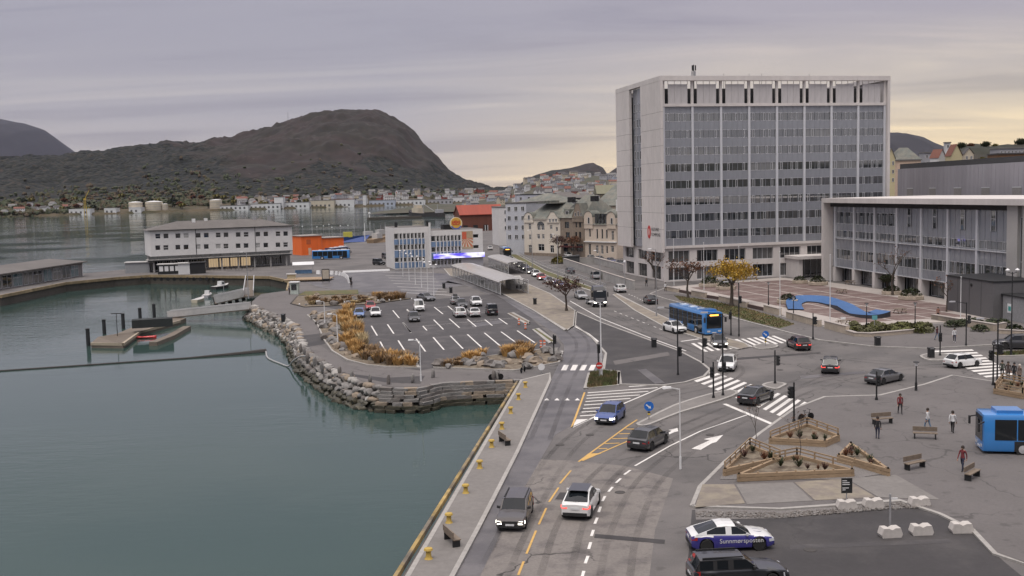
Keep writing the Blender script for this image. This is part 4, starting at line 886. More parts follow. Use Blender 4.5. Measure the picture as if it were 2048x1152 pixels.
for x in (0.5, w_ * .52): part_box('awning', mat('dark_red_awning', (.12, .03, .03), .8), j2, (x, -1.3, 3.0), (x + w_ * .4, -.02, 3.35))
j3, u_, w_, ze_, R_ = jhouse('twin_gabled_house', 'beige house with two round-topped gables and a roof terrace of skylights', 1340, 1838, 545, BEIGEW, [(1400, 610, 1430, 740), (1395, 845, 1432, 1020), (1515, 615, 1545, 770), (1595, 615, 1625, 770), (1665, 630, 1695, 770), (1510, 870, 1550, 1000), (1590, 870, 1630, 1010), (1670, 880, 1700, 1000), (1755, 645, 1795, 790), (1750, 880, 1795, 980)], roof_rise=4.4)
gable(j3, u_, BEIGEW, 1340, 1475, 335, ze_, 'round', [(1392, 430, 1425, 530)]); gable(j3, u_, BEIGEW, 1695, 1835, 345, ze_, 'round', [(1752, 440, 1790, 540)])
for k in range(4): 
    u1_, z1_ = JU(1515 + 52 * k, 490); part_box('roof_light', GLASS, j3, (u1_ - u_ - .4, -.12, ze_ + .4), (u1_ - u_ + .4, .6, ze_ + 3.2))
zc_ = JU(1500, 815)[1]; part_box('belt_course', WHITE, j3, (-.1, -.45, zc_ - .15), (w_ + .1, -.01, zc_ + .15)); u1_, z1_ = JU(1670, 190); part_box('chimney', WALLW, j3, (u1_ - u_ - .7, 5, ze_ + 3), (u1_ - u_ + .7, 6.4, z1_ + .6))
# street front left of the row and houses behind
def block(name, label, px, pyb, pyt, w, d, m, roofm, rise, yy, rz=0.0, floors=3, cols=4, style='hip', cat='house'):
    c = V(px, pyb, yy); zt_ = V(px, pyt, yy).z
    o = thing(name, label, cat, (c.x, c.y, 0), rz); part_box('wall', m, o, (-w/2, 0, -2), (w/2, d, zt_))
    if rise > 0: hip(MB(), -w/2, 0, w/2, d, zt_, rise, .4, ridge=d/2 if style == 'hip' else 0.02).build('roof', roofm, o)
    else: part_box('roof', roofm, o, (-w/2 - .15, -.15, zt_), (w/2 + .15, d + .15, zt_ + .4))
    for f in range(floors):
        for k in range(cols): window(o, I4, -w/2 + w * (k + .5) / cols, zt_ - 1.7 - f * 3.0, min(1.1, w / cols * .55), 1.5, -.03, 'two', GLASS)
    return o
gb_ = block('glazed_street_house', 'narrow pale house with a glass stair front beside the cream house', 1034, 512, 407, 7, 22, mat('cool_white', (.46, .47, .5), .7), ROOFG, 0, 338, jrz + .5, 4, 3)
block('white_slab_house', 'white flat-roofed house with three stacked windows beside the red boathouse', 1013, 490, 415, 5.5, 14, WALLW, ROOFG, 0, 400, .2, 3, 1)
block('grey_roofed_block', 'large grey slate-roofed block standing behind the cream house', 1068, 440, 404, 17, 15, mat('grey_render', (.30, .30, .30), .8), SLATE, 3.0, 372, jrz, 1, 5)
block('green_roofed_hall', 'hall with a broad mossy slate roof rising behind the twin gables', 1222, 430, 411, 15, 22, mat('tan_render', (.33, .28, .22), .8), SLATE, 7.0, 345, jrz, 1, 3, 'gable')
block('dark_gabled_house', 'house with a dark gable and white corner boards behind the stone house', 1135, 420, 396, 15, 12, mat('dark_board', (.07, .065, .06), .8), ROOFG, 2.5, 430, .1, 1, 3)
block('white_gable_house', 'white house with a black attic band behind the twin gables', 1175, 418, 392, 11, 12, WALLW, ROOFG, 1.2, 455, .1, 1, 4)
block('flat_dark_store', 'long flat-roofed store with a black band and white end walls', 1090, 402, 389, 28, 14, mat('blue_white', (.42, .43, .48), .8), BLACKM, 0, 520, .05, 1, 7)
block('olive_roofed_hall', 'tall hall with an olive standing-seam roof seen past the tower', 1226, 400, 387, 14, 20, mat('umber', (.16, .14, .10), .8), mat('olive_roof', (.16, .155, .10), .7, var=.1, stretch=(6, 1, 1)), 4.0, 480, 0, 0, 0, 'gable')
# red boathouse at the harbour mouth
rb = thing('red_boathouse', 'long red boathouse with an orange-red metal roof by the harbour mouth', 'boathouse', G(921, 463), head(G(921, 463), G(1008, 460)))
rl = (G(1008, 460) - G(921, 463)).length
RUST = mat('rust_board', (.13, .045, .028), .8, var=.1, stretch=(5, 5, .3)); ORR = mat('orange_red_roof', (.27, .045, .022), .6, var=.1, stretch=(5, .4, .4))
part_box('wall', RUST, rb, (0, 0, 0), (rl, 15, 8.6))
MB().hexa([(-.4, -.6, 8.5), (rl + .4, -.6, 8.5), (rl + .4, 8, 13.6), (-.4, 8, 13.6), (-.4, -.6, 8.8), (rl + .4, -.6, 8.8), (rl + .4, 8, 13.9), (-.4, 8, 13.9)]).hexa([(-.4, 8.01, 13.6), (rl + .4, 8.01, 13.6), (rl + .4, 15.6, 8.5), (-.4, 15.6, 8.5), (-.4, 8.01, 13.9), (rl + .4, 8.01, 13.9), (rl + .4, 15.6, 8.8), (-.4, 15.6, 8.8)]).build('roof', ORR, rb)
for g_ in ([(0, 15, 8.6), (0, 0, 8.6), (0, 8, 13.5)], [(rl, 0, 8.6), (rl, 15, 8.6), (rl, 8, 13.5)]): MB().poly(g_).build('gable_wall', RUST, rb)
for k in range(4): part_box('hatch', DARK, rb, (1.5 + k * rl / 4.3, -.06, .4), (4.0 + k * rl / 4.3, -.01, 3.2))
for x in (.56, .62): part_box('white_post', WHITE, rb, (rl * x, -.3, 0), (rl * x + .3, -.07, 3))
# unseen office under the camera, added to darken the reflections in the tower's glass
ob = thing('unseen_office', 'unseen dark brick office block behind the viewpoint, added to darken window reflections', 'office building', (-14, -34, 0)); part_box('wall', mat('dark_brown_brick', (.09, .055, .042), .9, var=.2, scale=3), ob, (0, 0, 0), (95, 32, 18.6)); part_box('roof', ROOFG, ob, (-.3, -.3, 18.6), (95.3, 32.2, 18.9))
for k in range(16):
    for f in range(5): window(ob, Matrix.Translation((95, 32, 0)) @ Matrix.Rotation(PI, 4, 'Z'), 3 + k * 5.9, 2.4 + f * 3.5, 2.6, 1.9, -.02, 'two', GLASS)
# ------------------------------------------------------------------ trees and plants
BARK = mat('bark', (0.075, 0.06, 0.048), .95, var=.25, scale=6, bump=.6, bscale=20)
def leafm(name, c, c2): return mat(name, c, .8, var=.25, scale=5, big=.2, bigscale=.7, col2=c2, sc2=1.5)
LF_DARK = leafm('dark_green_leaves', (.035, .05, .022), (.06, .065, .03)); LF_YEL = leafm('yellow_leaves', (.56, .35, .05), (.40, .28, .05)); LF_RUST = leafm('rust_leaves', (.20, .085, .04), (.13, .06, .035))
LF_PURP = leafm('purple_brown_leaves', (.085, .045, .04), (.12, .06, .045)); LF_OLIVE = leafm('olive_leaves', (.16, .15, .035), (.22, .18, .05)); LF_BUSH = leafm('hedge_leaves', (.14, .14, .045), (.09, .10, .035))
def tree_meshes(seed, h, spread, trunk_h, r, nl, leaf, clump=.9, bare=0.0, depth=3):
    """tapered trunk with limbs, and a crown of small leaf faces in clumps round the twig ends"""
    rr = random.Random(seed); tr = MB(); tips = []; segs = []
    def grow(p, d, l, rad, k):
        q = p + d * l; mid = p + d * l * .5 + Vector((rr.uniform(-.06, .06), rr.uniform(-.06, .06), 0)) * l
        tr.cyl(p, mid, rad, rad * .82, 6 if k > 1 else 4, caps=False); tr.cyl(mid, q, rad * .82, rad * .62, 6 if k > 1 else 4, caps=False)
        if k == 0: tips.append(q); return
        for i in range(3 if k > 1 else rr.choice((2, 3))):
            a = 2 * PI * (i + rr.random() * .6) / 3; t = rr.uniform(.35, .85)
            nd = (d * (1 - t * .4) + Vector((math.cos(a), math.sin(a), rr.uniform(-.25, .5))) * t * spread).normalized()
            if k <= 2: segs.append((q, q + nd * l * .7))
            grow(q - d * l * rr.uniform(0, .25), nd, l * rr.uniform(.6, .82), rad * .6, k - 1)
            if k == 1: tips.append(q + nd * l * .3)
    tr.cyl((0, 0, -.15), (0, 0, .3), r * 1.5, r * 1.05, 8, caps=False)
    grow(Vector((0, 0, .25)), Vector((rr.uniform(-.06, .06), rr.uniform(-.06, .06), 1)).normalized(), trunk_h, r, depth)
    top = max(q.z for q in tips); s = h / (top + clump * .4)
    tr.v = [(a * s, b * s, c * s) for a, b, c in tr.v]
    cr = MB()
    for _ in range(nl):
        if rr.random() < .5: q = rr.choice(tips) * s
        else: u_, v_ = rr.choice(segs); q = (u_ + (v_ - u_) * rr.random()) * s
        if rr.random() < bare: continue
        o = Vector((rr.gauss(0, 1), rr.gauss(0, 1), rr.gauss(0, .8))) * clump * .45; c = q + o
        a = Vector((rr.gauss(0, 1), rr.gauss(0, 1), rr.gauss(0, 1))).normalized(); b = a.cross(Vector((rr.random(), rr.random(), 1))).normalized()
        sz = leaf * rr.uniform(.6, 1.3); cr.poly([c - a * sz, c + b * sz * .7, c + a * sz, c - b * sz * .7])
    return tr.mesh('trunk', 60), cr.mesh('crown')
TM = {}
def tree(name, label, loc, key, tmats, scale=1.0, group=None, rz=0.0, **kw):
    k2 = (key, tmats.name)
    if k2 not in TM:
        a, b = tree_meshes(**kw); a.materials.append(BARK); b.materials.append(tmats); TM[k2] = (a, b)
    o = thing(name, label, 'tree', loc, rz, group); o.scale = (scale,) * 3
    place('trunk', TM[k2][0], o); place('crown', TM[k2][1], o); return o

# ------------------------------------------------------------------ hills and the far shore
HILLM = mat('heather_hillside', (.019, .0165, .0125), .95, var=.5, scale=.03, big=.22, bigscale=.006, col2=(.026, .018, .016), sc2=.011, thr=(.42, .6), bump=.9, bscale=.08)
t = HILLM.node_tree; p = t.nodes['Principled BSDF']; geo = N(t, 'ShaderNodeTexCoord'); sx = N(t, 'ShaderNodeSeparateXYZ'); L(t, geo.outputs['Object'], sx.inputs[0])
fo = N(t, 'ShaderNodeTexNoise', Scale=.006, Detail=5.0); L(t, geo.outputs['Object'], fo.inputs['Vector'])
low_ = math_node(t, 'SUBTRACT', math_node(t, 'ADD', math_node(t, 'MULTIPLY_ADD', fo.outputs[0], 260.0, -20.0), math_node(t, 'MAXIMUM', math_node(t, 'MULTIPLY_ADD', sx.outputs[0], -.32, -230.0), 0.0)), sx.outputs[2])
fmask = math_node(t, 'MULTIPLY', low_, .05, clamp=True)
old = p.inputs['Base Color'].links[0].from_socket
rk = N(t, 'ShaderNodeTexNoise', Scale=.035, Detail=8.0, Roughness=.7); L(t, geo.outputs['Object'], rk.inputs['Vector'])
rockm = ramp(t, rk.outputs[0], [(.62, (0, 0, 0)), (.70, (1, 1, 1))])
c1 = mix_col(t, rockm, old, (.075, .07, .067, 1))
fn = N(t, 'ShaderNodeTexNoise', Scale=.09, Detail=6.0); L(t, geo.outputs['Object'], fn.inputs['Vector'])
vt = N(t, 'ShaderNodeTexVoronoi', Scale=.085); L(t, geo.outputs['Object'], vt.inputs['Vector']); vsep = N(t, 'ShaderNodeSeparateColor'); L(t, vt.outputs['Color'], vsep.inputs[0])
mixf = math_node(t, 'ADD', math_node(t, 'MULTIPLY', fn.outputs[0], .6), math_node(t, 'MULTIPLY', vsep.outputs[0], .4))
fcol = ramp(t, mixf, [(.30, (.002, .004, .0035)), (.50, (.008, .011, .009)), (.66, (.02, .02, .014)), (.78, (.042, .029, .022))])
bnv = N(t, 'ShaderNodeBump', Strength=1.0, Distance=6.0); L(t, math_node(t, 'MULTIPLY', vt.outputs['Distance'], fmask), bnv.inputs['Height']); bnv.invert = True; L(t, p.inputs['Normal'].links[0].from_socket, bnv.inputs['Normal']); L(t, bnv.outputs[0], p.inputs['Normal'])
ln = N(t, 'ShaderNodeTexNoise', Scale=.02, Detail=4.0); L(t, geo.outputs['Object'], ln.inputs['Vector'])
lmask = math_node(t, 'MULTIPLY', math_node(t, 'SUBTRACT', math_node(t, 'MULTIPLY_ADD', ln.outputs[0], 34.0, 6.0), sx.outputs[2]), .12, clamp=True)
L(t, mix_col(t, lmask, mix_col(t, fmask, c1, fcol), ramp(t, ln.outputs[0], [(.4, (.05, .045, .022)), (.6, (.085, .066, .038))])), p.inputs['Base Color'])
def interp(P, x):
    if x <= P[0][0]: return P[0][1]
    for (a, b), (c, d) in zip(P, P[1:]):
        if x <= c: return b + (d - b) * (x - a) / (c - a)
    return P[-1][1]
def sstep(a, b, x): t_ = min(max((x - a) / (b - a), 0), 1); return t_ * t_ * (3 - 2 * t_)
def terrain(name, hf, x0, x1, y0, y1, nx, ny, m, ypow=1.0):
    vs_ = []; fs = []
    for j in range(ny + 1):
        y = y0 + (y1 - y0) * (j / ny) ** ypow
        for i in range(nx + 1): x = x0 + (x1 - x0) * i / nx; vs_.append((x, y, hf(x, y)))
    for j in range(ny):
        for i in range(nx): a = j * (nx + 1) + i; fs.append((a, a + 1, a + nx + 2, a + nx + 1))
    me = bpy.data.meshes.new(name); me.from_pydata(vs_, [], fs); me.polygons.foreach_set('use_smooth', [True] * len(fs)); me.materials.append(m); me.update()
    return struct(place(name, me))
def fbm(x, y, s, o=4): return mnoise.fractal(Vector((x / s, y / s, 0)), 0.9, 2.1, o)
DR = 3700.0
SIL = [(V(a, b, DR).x, V(a, b, DR).z) for a, b in ((-260, 352), (-100, 350), (0, 347), (40, 327), (120, 315), (200, 314), (280, 310), (320, 299), (400, 291), (470, 286), (520, 273), (580, 259), (640, 239), (680, 227), (720, 225), (765, 227), (800, 241), (830, 263), (850, 291), (880, 321), (900, 346), (920, 362), (960, 374), (1000, 380), (1060, 384))]
def shoreY(x): return 2015 + (x + 842) * .47
def h_sugar(x, y):
    f0 = shoreY(x); t_ = (y - f0) / (DR - f0); hr = interp(SIL, x) if t_ > 0.5 else interp(SIL, x)
    if t_ < 0: return -6
    lowl = 20 * sstep(0, .16, t_) + 1.5
    hgt = (hr - 24) * (math.sin(PI / 2 * min(max((t_ - .14) / .86, 0), 1)) ** 1.25)
    if t_ > 1: hgt = (hr - 24) * max(0, 1 - (t_ - 1) * 2.2)
    rug = sstep(.12, .5, t_) * (fbm(x, y, 420) * 22 - abs(fbm(x + 70, y * .45, 210)) * 26 + 8 + fbm(x + 70, y, 110) * 13 + fbm(x, y + 33, 26, 3) * 5) * (1 - .8 * sstep(.9, 1.0, t_)) + sstep(.3, .5, t_) * fbm(x, y, 14, 2) * 3.0
    return max(-6, lowl + hgt + rug) if t_ > .004 else -3
terrain('hill_across_the_sound', h_sugar, -2300, 260, 1700, 4300, 420, 190, HILLM)
FARM = mat('far_mountain', (.022, .021, .024), .95, var=.2, scale=.004, big=.2, bigscale=.001)
def ridge_hill(name, sil, D, df, x0, x1, m, rough, nx=160, ny=40):
    Sx = [(V(a, b, D).x, V(a, b, D).z) for a, b in sil]
    def hf(x, y):
        t_ = (y - (D - df)) / df
        return max(-8, interp(Sx, x) * (math.sin(PI / 2 * min(max(t_, 0), 1)) ** 1.2 if t_ <= 1 else max(0, 2 - t_)) + fbm(x, y, df * .35) * rough * min(1, max(0, t_) * 2) - (4 if t_ < .02 else 0))
    return terrain(name, hf, x0, x1, D - df, D + df, nx, ny, m)
ridge_hill('far_mountain', [(-420, 262), (-200, 240), (-60, 234), (0, 238), (50, 248), (90, 262), (120, 285), (148, 313), (180, 350), (230, 395)], 14000, 3500, V(-430, 300, 14000).x, V(240, 300, 14000).x, FARM, 25)
ridge_hill('small_hill', [(1000, 392), (1040, 366), (1060, 353), (1100, 341), (1140, 335), (1165, 329), (1182, 328), (1196, 336), (1208, 358), (1222, 368), (1260, 388)], 4600, 900, V(990, 380, 4600).x, V(1270, 380, 4600).x, HILLM, 14)
ridge_hill('dark_hill', [(1195, 390), (1212, 356), (1240, 333), (1275, 318), (1330, 330), (1400, 380)], 5400, 900, V(1190, 380, 5400).x, V(1410, 380, 5400).x, HILLM, 14)
ridge_hill('blue_hill', [(1660, 330), (1720, 275), (1770, 263), (1795, 270), (1815, 288), (1845, 306), (1900, 330), (1960, 372)], 7500, 1600, V(1650, 380, 7500).x, V(1970, 380, 7500).x, FARM, 20)
# the built-up slope beyond the harbour
TS = [(V(a, b, 2600).x, V(a, b, 2600).z) for a, b in ((860, 384), (900, 374), (960, 366), (1000, 369), (1040, 362), (1060, 355), (1120, 352), (1180, 350), (1240, 354), (1320, 362), (1500, 370), (1800, 372), (2100, 372))]
TOWNM = mat('town_slope', (.075, .066, .045), .95, var=.35, scale=.06, big=.2, bigscale=.01, col2=(.05, .055, .035), sc2=.02)
def h_town(x, y):
    t_ = (y - 1250) / 1350; e = interp(TS, x)
    if t_ <= 0: return -1
    return e * sstep(-130, 90, x) * min(t_, 1) ** 1.35 * (1 if t_ <= 1 else max(0, 2 - t_)) + fbm(x, y, 180) * 4 * min(1, t_ * 3) - .5
terrain('town_slope', h_town, -170, 1500, 1250, 3300, 150, 90, TOWNM)
# wooded hill on the landward side, seen in the tower's glass
WOODM = mat('wooded_slope', (.022, .024, .015), .95, var=.4, scale=.06, big=.3, bigscale=.01, col2=(.036, .028, .021), sc2=.02)
terrain('hill_landward', lambda x, y: max(-5, (46 + fbm(x, 0, 260) * 20 + fbm(x, y, 40) * 7) * sstep(-330, -760, y)) - .5, -1500, 1700, -1300, -330, 200, 40, WOODM)
# ------------------------------------------------------------------ houses and sheds across the water
RW = [mat('far_white', (.60, .60, .60), .8, var=.06), mat('far_cream', (.52, .46, .36), .8, var=.06), mat('far_grey', (.34, .34, .36), .8, var=.06), mat('far_red', (.26, .07, .05), .8, var=.06), mat('far_ochre', (.42, .28, .12), .8, var=.06), mat('far_bluegrey', (.40, .43, .50), .8, var=.06)]
RWN = ['white', 'cream', 'grey', 'red', 'ochre', 'pale blue']
RR = [mat('far_roof_dark', (.07, .065, .065), .8), mat('far_roof_red', (.17, .07, .05), .8), mat('far_roof_grey', (.16, .155, .15), .8)]
RRN = ['dark', 'red', 'grey']
WINM = GLASS
HM = {}
def far_house_mesh(w, d, h, rise, wi, ri):
    k = (w, d, h, rise, wi, ri)
    if k not in HM:
        b = MB().box(-w/2, -d/2, -3, w/2, d/2, h, 0)
        b.poly([(-w/2 - .4, -d/2 - .4, h), (w/2 + .4, -d/2 - .4, h), (w/2 + .4, 0, h + rise), (-w/2 - .4, 0, h + rise)], 1).poly([(w/2 + .4, d/2 + .4, h), (-w/2 - .4, d/2 + .4, h), (-w/2 - .4, 0, h + rise), (w/2 + .4, 0, h + rise)], 1)
        b.poly([(-w/2, d/2, h), (-w/2, -d/2, h), (-w/2, 0, h + rise)], 0).poly([(w/2, -d/2, h), (w/2, d/2, h), (w/2, 0, h + rise)], 0)
        nf = max(1, int(h // 2.8)); nc = max(2, int(w // 3))
        for f in range(nf):
            for c in range(nc):
                x = -w/2 + w * (c + .5) / nc; z = h - 1.4 - f * 2.8
                b.poly([(x - .5, -d/2 - .03, z - .6), (x + .5, -d/2 - .03, z - .6), (x + .5, -d/2 - .03, z + .6), (x - .5, -d/2 - .03, z + .6)], 2)
        me = b.mesh('house'); [me.materials.append(m) for m in (RW[wi], RR[ri], WINM)]; HM[k] = me
    return HM[k]
rh = random.Random(21)
def far_house(x, y, z, group, where, size=1.0, name='house', wi=None):
    wi = rh.choice((0, 0, 0, 0, 0, 0, 1, 1, 2, 2, 2, 5, 3)) if wi is None else wi; ri = rh.choice((0, 0, 0, 2, 2, 2, 1))
    w, d, h, r_ = rh.choice(((9, 8, 5.5, 3), (11, 8, 6, 3.2), (12, 9, 5, 2.6), (8, 8, 7.5, 3.4), (16, 10, 8, 3)))
    return tag(place(name, far_house_mesh(w, d, h, r_, wi, ri), None, (x, y, z), rh.uniform(-.7, .7), scale=size), 'small %s house with %s roof %s' % (RWN[wi], RRN[ri], where), 'house', group)
n = 0
while n < 125:                                             # under the big hill, along the shore
    px = rh.uniform(470, 965); x = V(px, 400, 2400).x; tt = rh.uniform(.03, .17) if px > 700 else rh.uniform(.04, .12)
    y = shoreY(x) + tt * (DR - shoreY(x)); far_house(x * y / 2400, y, h_sugar(x * y / 2400, y), 'houses under the big hill', 'on the shore below the big hill', rh.uniform(.9, 1.4)); n += 1
n = 0
while n < 150:                                             # town slope
    px = rh.uniform(925, 1245); y = rh.uniform(1500, 2580); x = V(px, 390, y).x
    if x < -150: continue
    far_house(x, y, h_town(x, y), 'houses of the town slope', 'on the crowded town slope across the harbour', rh.uniform(.9, 1.35)); n += 1
for px, y_ in ((8, 2300), (38, 2330), (70, 2360), (88, 2330), (112, 2370), (130, 2350), (160, 2390), (60, 2440), (25, 2460), (105, 2450)):
    x = V(px, 405, y_).x; y_ = shoreY(x) + 90 + (y_ - 2300) * .9; x = V(px, 405, y_).x; far_house(x, y_, h_sugar(x, y_), 'houses among trees on the far left shore', 'among the trees on the far left shore', 1.2, wi=0)
def shed(px0, px1, y0, hgt, label, m, roof=None, name='warehouse', off=6):
    pc = (px0 + px1) / 2; g_ = G(pc, y0, 1.0); k_ = g_.x / g_.y; yy_ = (2015 + 842 * .47 + 9) / (1 - .47 * k_); g_ = Vector((k_ * yy_, yy_, 0)); w = (px1 - px0) * g_.y / F
    o = thing(name, label, 'warehouse', (g_.x, g_.y, 0)); part_box('wall', m, o, (-w/2, 0, -3), (w/2, 22, hgt)); part_box('roof', roof or RR[2], o, (-w/2 - .3, -.3, hgt), (w/2 + .3, 22.3, hgt + 1.2))
    for k in range(int(w // 9)): part_box('gate', GLASS2, o, (-w/2 + 3 + k * 9, -.1, 0), (-w/2 + 7 + k * 9, -.01, 4.5))
    return o
shed(498, 560, 413.5, 9, 'long white quay warehouse below the forest edge', RW[0]); shed(562, 618, 413, 10, 'white warehouse with grey roof beside the long quay warehouse', RW[0])
shed(620, 668, 412, 13, 'tall pale warehouse block on the far quay', RW[1]); shed(668, 708, 411.5, 14, 'broad white gabled warehouse on the far quay', RW[0], RR[1])
shed(738, 790, 410, 10, 'bluish white fish hall on the far quay', RW[5]); shed(796, 850, 409, 9, 'row of low white halls on the far shore', RW[0]); shed(856, 905, 408, 8, 'low grey and white hall near the harbour mouth', RW[2])
shed(905, 960, 407.5, 12, 'white block with flat roof at the end of the far quay', RW[0]); shed(440, 496, 416, 7, 'low white shed by the storage tanks', RW[0])
shed(548, 566, 400, 22, 'white tower block above the far warehouses', RW[0], name='apartment_block')
shed(726, 732, 409, 22, 'slim white silo standing on the far quay', RW[0], name='silo')
for px, w_, hpx, lb in ((267, 27, 24, 'large pale storage tank on the far shore, left of the pair'), (303, 34, 24, 'widest pale storage tank on the far shore'), (328, 12, 18, 'small pale storage tank beside the widest tank'), (429, 24, 24, 'single white storage tank apart from the others')):
    g_ = G(px, 421, 1.0); k_ = g_.x / g_.y; yy_ = (2015 + 842 * .47 + 22) / (1 - .47 * k_); g_ = Vector((k_ * yy_, yy_, 0)); r_ = w_ / 2 * g_.y / F; hh_ = hpx * .8 * g_.y / F
    o = thing('storage_tank', lb, 'storage tank', (g_.x, g_.y + r_, 0)); MB().cyl((0, 0, -3), (0, 0, hh_), r_, r_, 28).build('shell', RW[1], o, smooth=40); MB().lathe([(r_, hh_ + .02), (r_ * .5, hh_ + r_ * .1), (.05, hh_ + r_ * .14)], 28).build('cap', RW[0], o)
    for k in range(3): MB().lathe([(r_ + .05, hh_ * (k + 1) / 4), (r_ + .35, hh_ * (k + 1) / 4), (r_ + .35, hh_ * (k + 1) / 4 + .4), (r_ + .05, hh_ * (k + 1) / 4 + .4)], 28).build('hoop', RW[2], o)
for px0, px1, yb, lb in ((138, 180, 428, 'white boat shed with shallow roof below the yellow crane'), (209, 232, 428, 'small white gabled boat shed at the water edge'), (258, 282, 424.5, 'low white boat shed under the storage tanks')):
    shed(px0, px1, yb, 8, lb, RW[0], RW[0], 'boat_shed')
g_ = G(173, 428, 0); cr_ = thing('yellow_crane', 'yellow quay crane with a lattice jib on the far shore', 'crane', (g_.x, g_.y - 4, -2.4)); YEL = mat('crane_yellow', (.50, .34, .05), .6)
for a in (-2.5, 2.5): MB().beam((a, 0, 0), (a * .4, 0, 30), .9, .9).build('leg', YEL, cr_)
MB().box(-2, -1.5, 28, 2, 1.5, 31).build('cab', YEL, cr_); MB().beam((0, 0, 30), (9, 0, 46), .8, .8).build('jib', YEL, cr_)
# far trees along the left shore
for k in range(80):
    px = rh.uniform(-20, 620); y_ = rh.uniform(2.0, 12) ; x = V(px, 410, 2350).x; yy = shoreY(x) + 30 + y_ * (22 if px < 260 else 14); key = k % 4
    m_ = (LF_DARK, LF_OLIVE, LF_RUST, LF_DARK)[key]; nm = ('dark green', 'olive', 'rust brown', 'dark green')[key]
    if px > 240 and px < 345 and y_ < 5: continue
    tree('shore_tree', '%s round-crowned tree on the far shore below the hill' % nm, (x * yy / 2350, yy, h_sugar(x * yy / 2350, yy) - .5), ('far', key), m_, rh.uniform(.9, 1.7), 'trees on the far shore', seed=40 + key, h=10, spread=1.0, trunk_h=1.2, r=.3, nl=520, leaf=1.0, clump=2.2)
wl_ = MB(); rw_ = random.Random(8)
for k in range(1500):
    px = rw_.uniform(-30, 980) if k % 3 == 0 else rw_.uniform(-30, 430); x = V(px, 410, 2250).x; yy = shoreY(x) + (105 if 130 < px < 445 or px > 445 else 60) + abs(rw_.gauss(0, 150 if px < 280 else 200)); xx = x * yy / 2250; r_ = rw_.uniform(3, 7)
    if 245 < px < 445 and yy < shoreY(x) + 75: continue
    zz = h_sugar(xx, yy)
    for q in range(2): wl_.blob((xx + rw_.gauss(0, r_ * .6), yy + rw_.gauss(0, r_ * .5), zz + rw_.uniform(.1, .7) * r_), r_ * rw_.uniform(.5, .9), r_ * .7, r_ * rw_.uniform(.5, .95), seed=k, rough=.55, m=k % 4)
struct(wl_.build('shore_woodland', [LF_DARK, leafm('wood_olive', (.07, .062, .028), (.05, .05, .025)), leafm('autumn_brown_leaves', (.085, .056, .03), (.06, .048, .027)), LF_DARK]), 'stuff')
# mast on the shoulder of the hill
pm = V(577, 258, 3650); rm_ = thing('radio_mast', 'thin tall radio mast on the shoulder of the big hill', 'mast', (pm.x, pm.y, pm.z - 8)); MB().cyl((0, 0, 0), (0, 0, 66), 1.0, .6, 6).build('pole', GREYM, rm_); MB().box(-3, -3, 0, 3, 3, 9).build('hut', RW[2], rm_)
# breakwater and trawler in the sound
b0, b1 = G(735, 440, WZ), G(826, 437, WZ); bw = struct(MB().beam((b0.x, b0.y, WZ + .6), (b1.x + 8, b1.y, WZ + .6), 7, 3.4).build('breakwater', QUAYC)); 
bl_ = thing('beacon', 'small white beacon on the tip of the breakwater', 'beacon', (b0.x + 2, b0.y, WZ + 2.3)); MB().cyl((0, 0, 0), (0, 0, 3.2), .6, .5, 8).build('post', WHITE, bl_); MB().lathe([(1.1, 3.2), (1.0, 4.6), (.1, 5.2)], 8).build('lamp', WHITE, bl_)
s0, s1 = G(818, 433, WZ), G(886, 434, WZ); SHL = (s1 - s0).length
ship = thing('trawler', 'dark trawler with masts and a pale wheelhouse lying in the sound', 'ship', ((s0 + s1) / 2), head(s1, s0))
hm = MB(); st = [(-.5, .55, 0, 4.2), (-.42, .9, 0, 4), (0, 1, 0, 3.6), (.3, .9, 0, 4.4), (.45, .4, 0, 6.2), (.5, .03, .8, 7)]
for (a, wa, za, ta), (b, wb_, zb_, tb) in zip(st, st[1:]):
    for s_ in (-1, 1): hm.poly([(a * SHL, s_ * wa * 4, za - 1), (b * SHL, s_ * wb_ * 4, zb_ - 1), (b * SHL, s_ * wb_ * 4.6, tb), (a * SHL, s_ * wa * 4.6, ta)][::s_])
    hm.poly([(a * SHL, -wa * 4.5, ta - .5), (b * SHL, -wb_ * 4.5, tb - .5), (b * SHL, wb_ * 4.5, tb - .5), (a * SHL, wa * 4.5, ta - .5)])
hm.poly([(-.5 * SHL, 2.2, -1), (-.5 * SHL, -2.2, -1), (-.5 * SHL, -2.5, 4.2), (-.5 * SHL, 2.5, 4.2)])
hm.build('hull', mat('hull_dark', (.045, .04, .04), .6, var=.2), ship); MB().box(SHL * .12, -3.2, 3.5, SHL * .32, 3.2, 9).box(SHL * .17, -2.6, 9.01, SHL * .28, 2.6, 12).build('wheelhouse', RW[1], ship)
for x, hh_ in ((.36, 17), (.05, 15), (-.35, 13)): MB().cyl((SHL * x, 0, 3), (SHL * x, 0, hh_), .35, .2, 6).build('mast', GREYM, ship)
MB().beam((SHL * .05, 0, 13), (-SHL * .25, 0, 6), .4, .4).build('boom', GREYM, ship); MB().box(-SHL * .46, -2.5, 3.4, -SHL * .34, 2.5, 7.5).build('gantry', RW[2], ship)
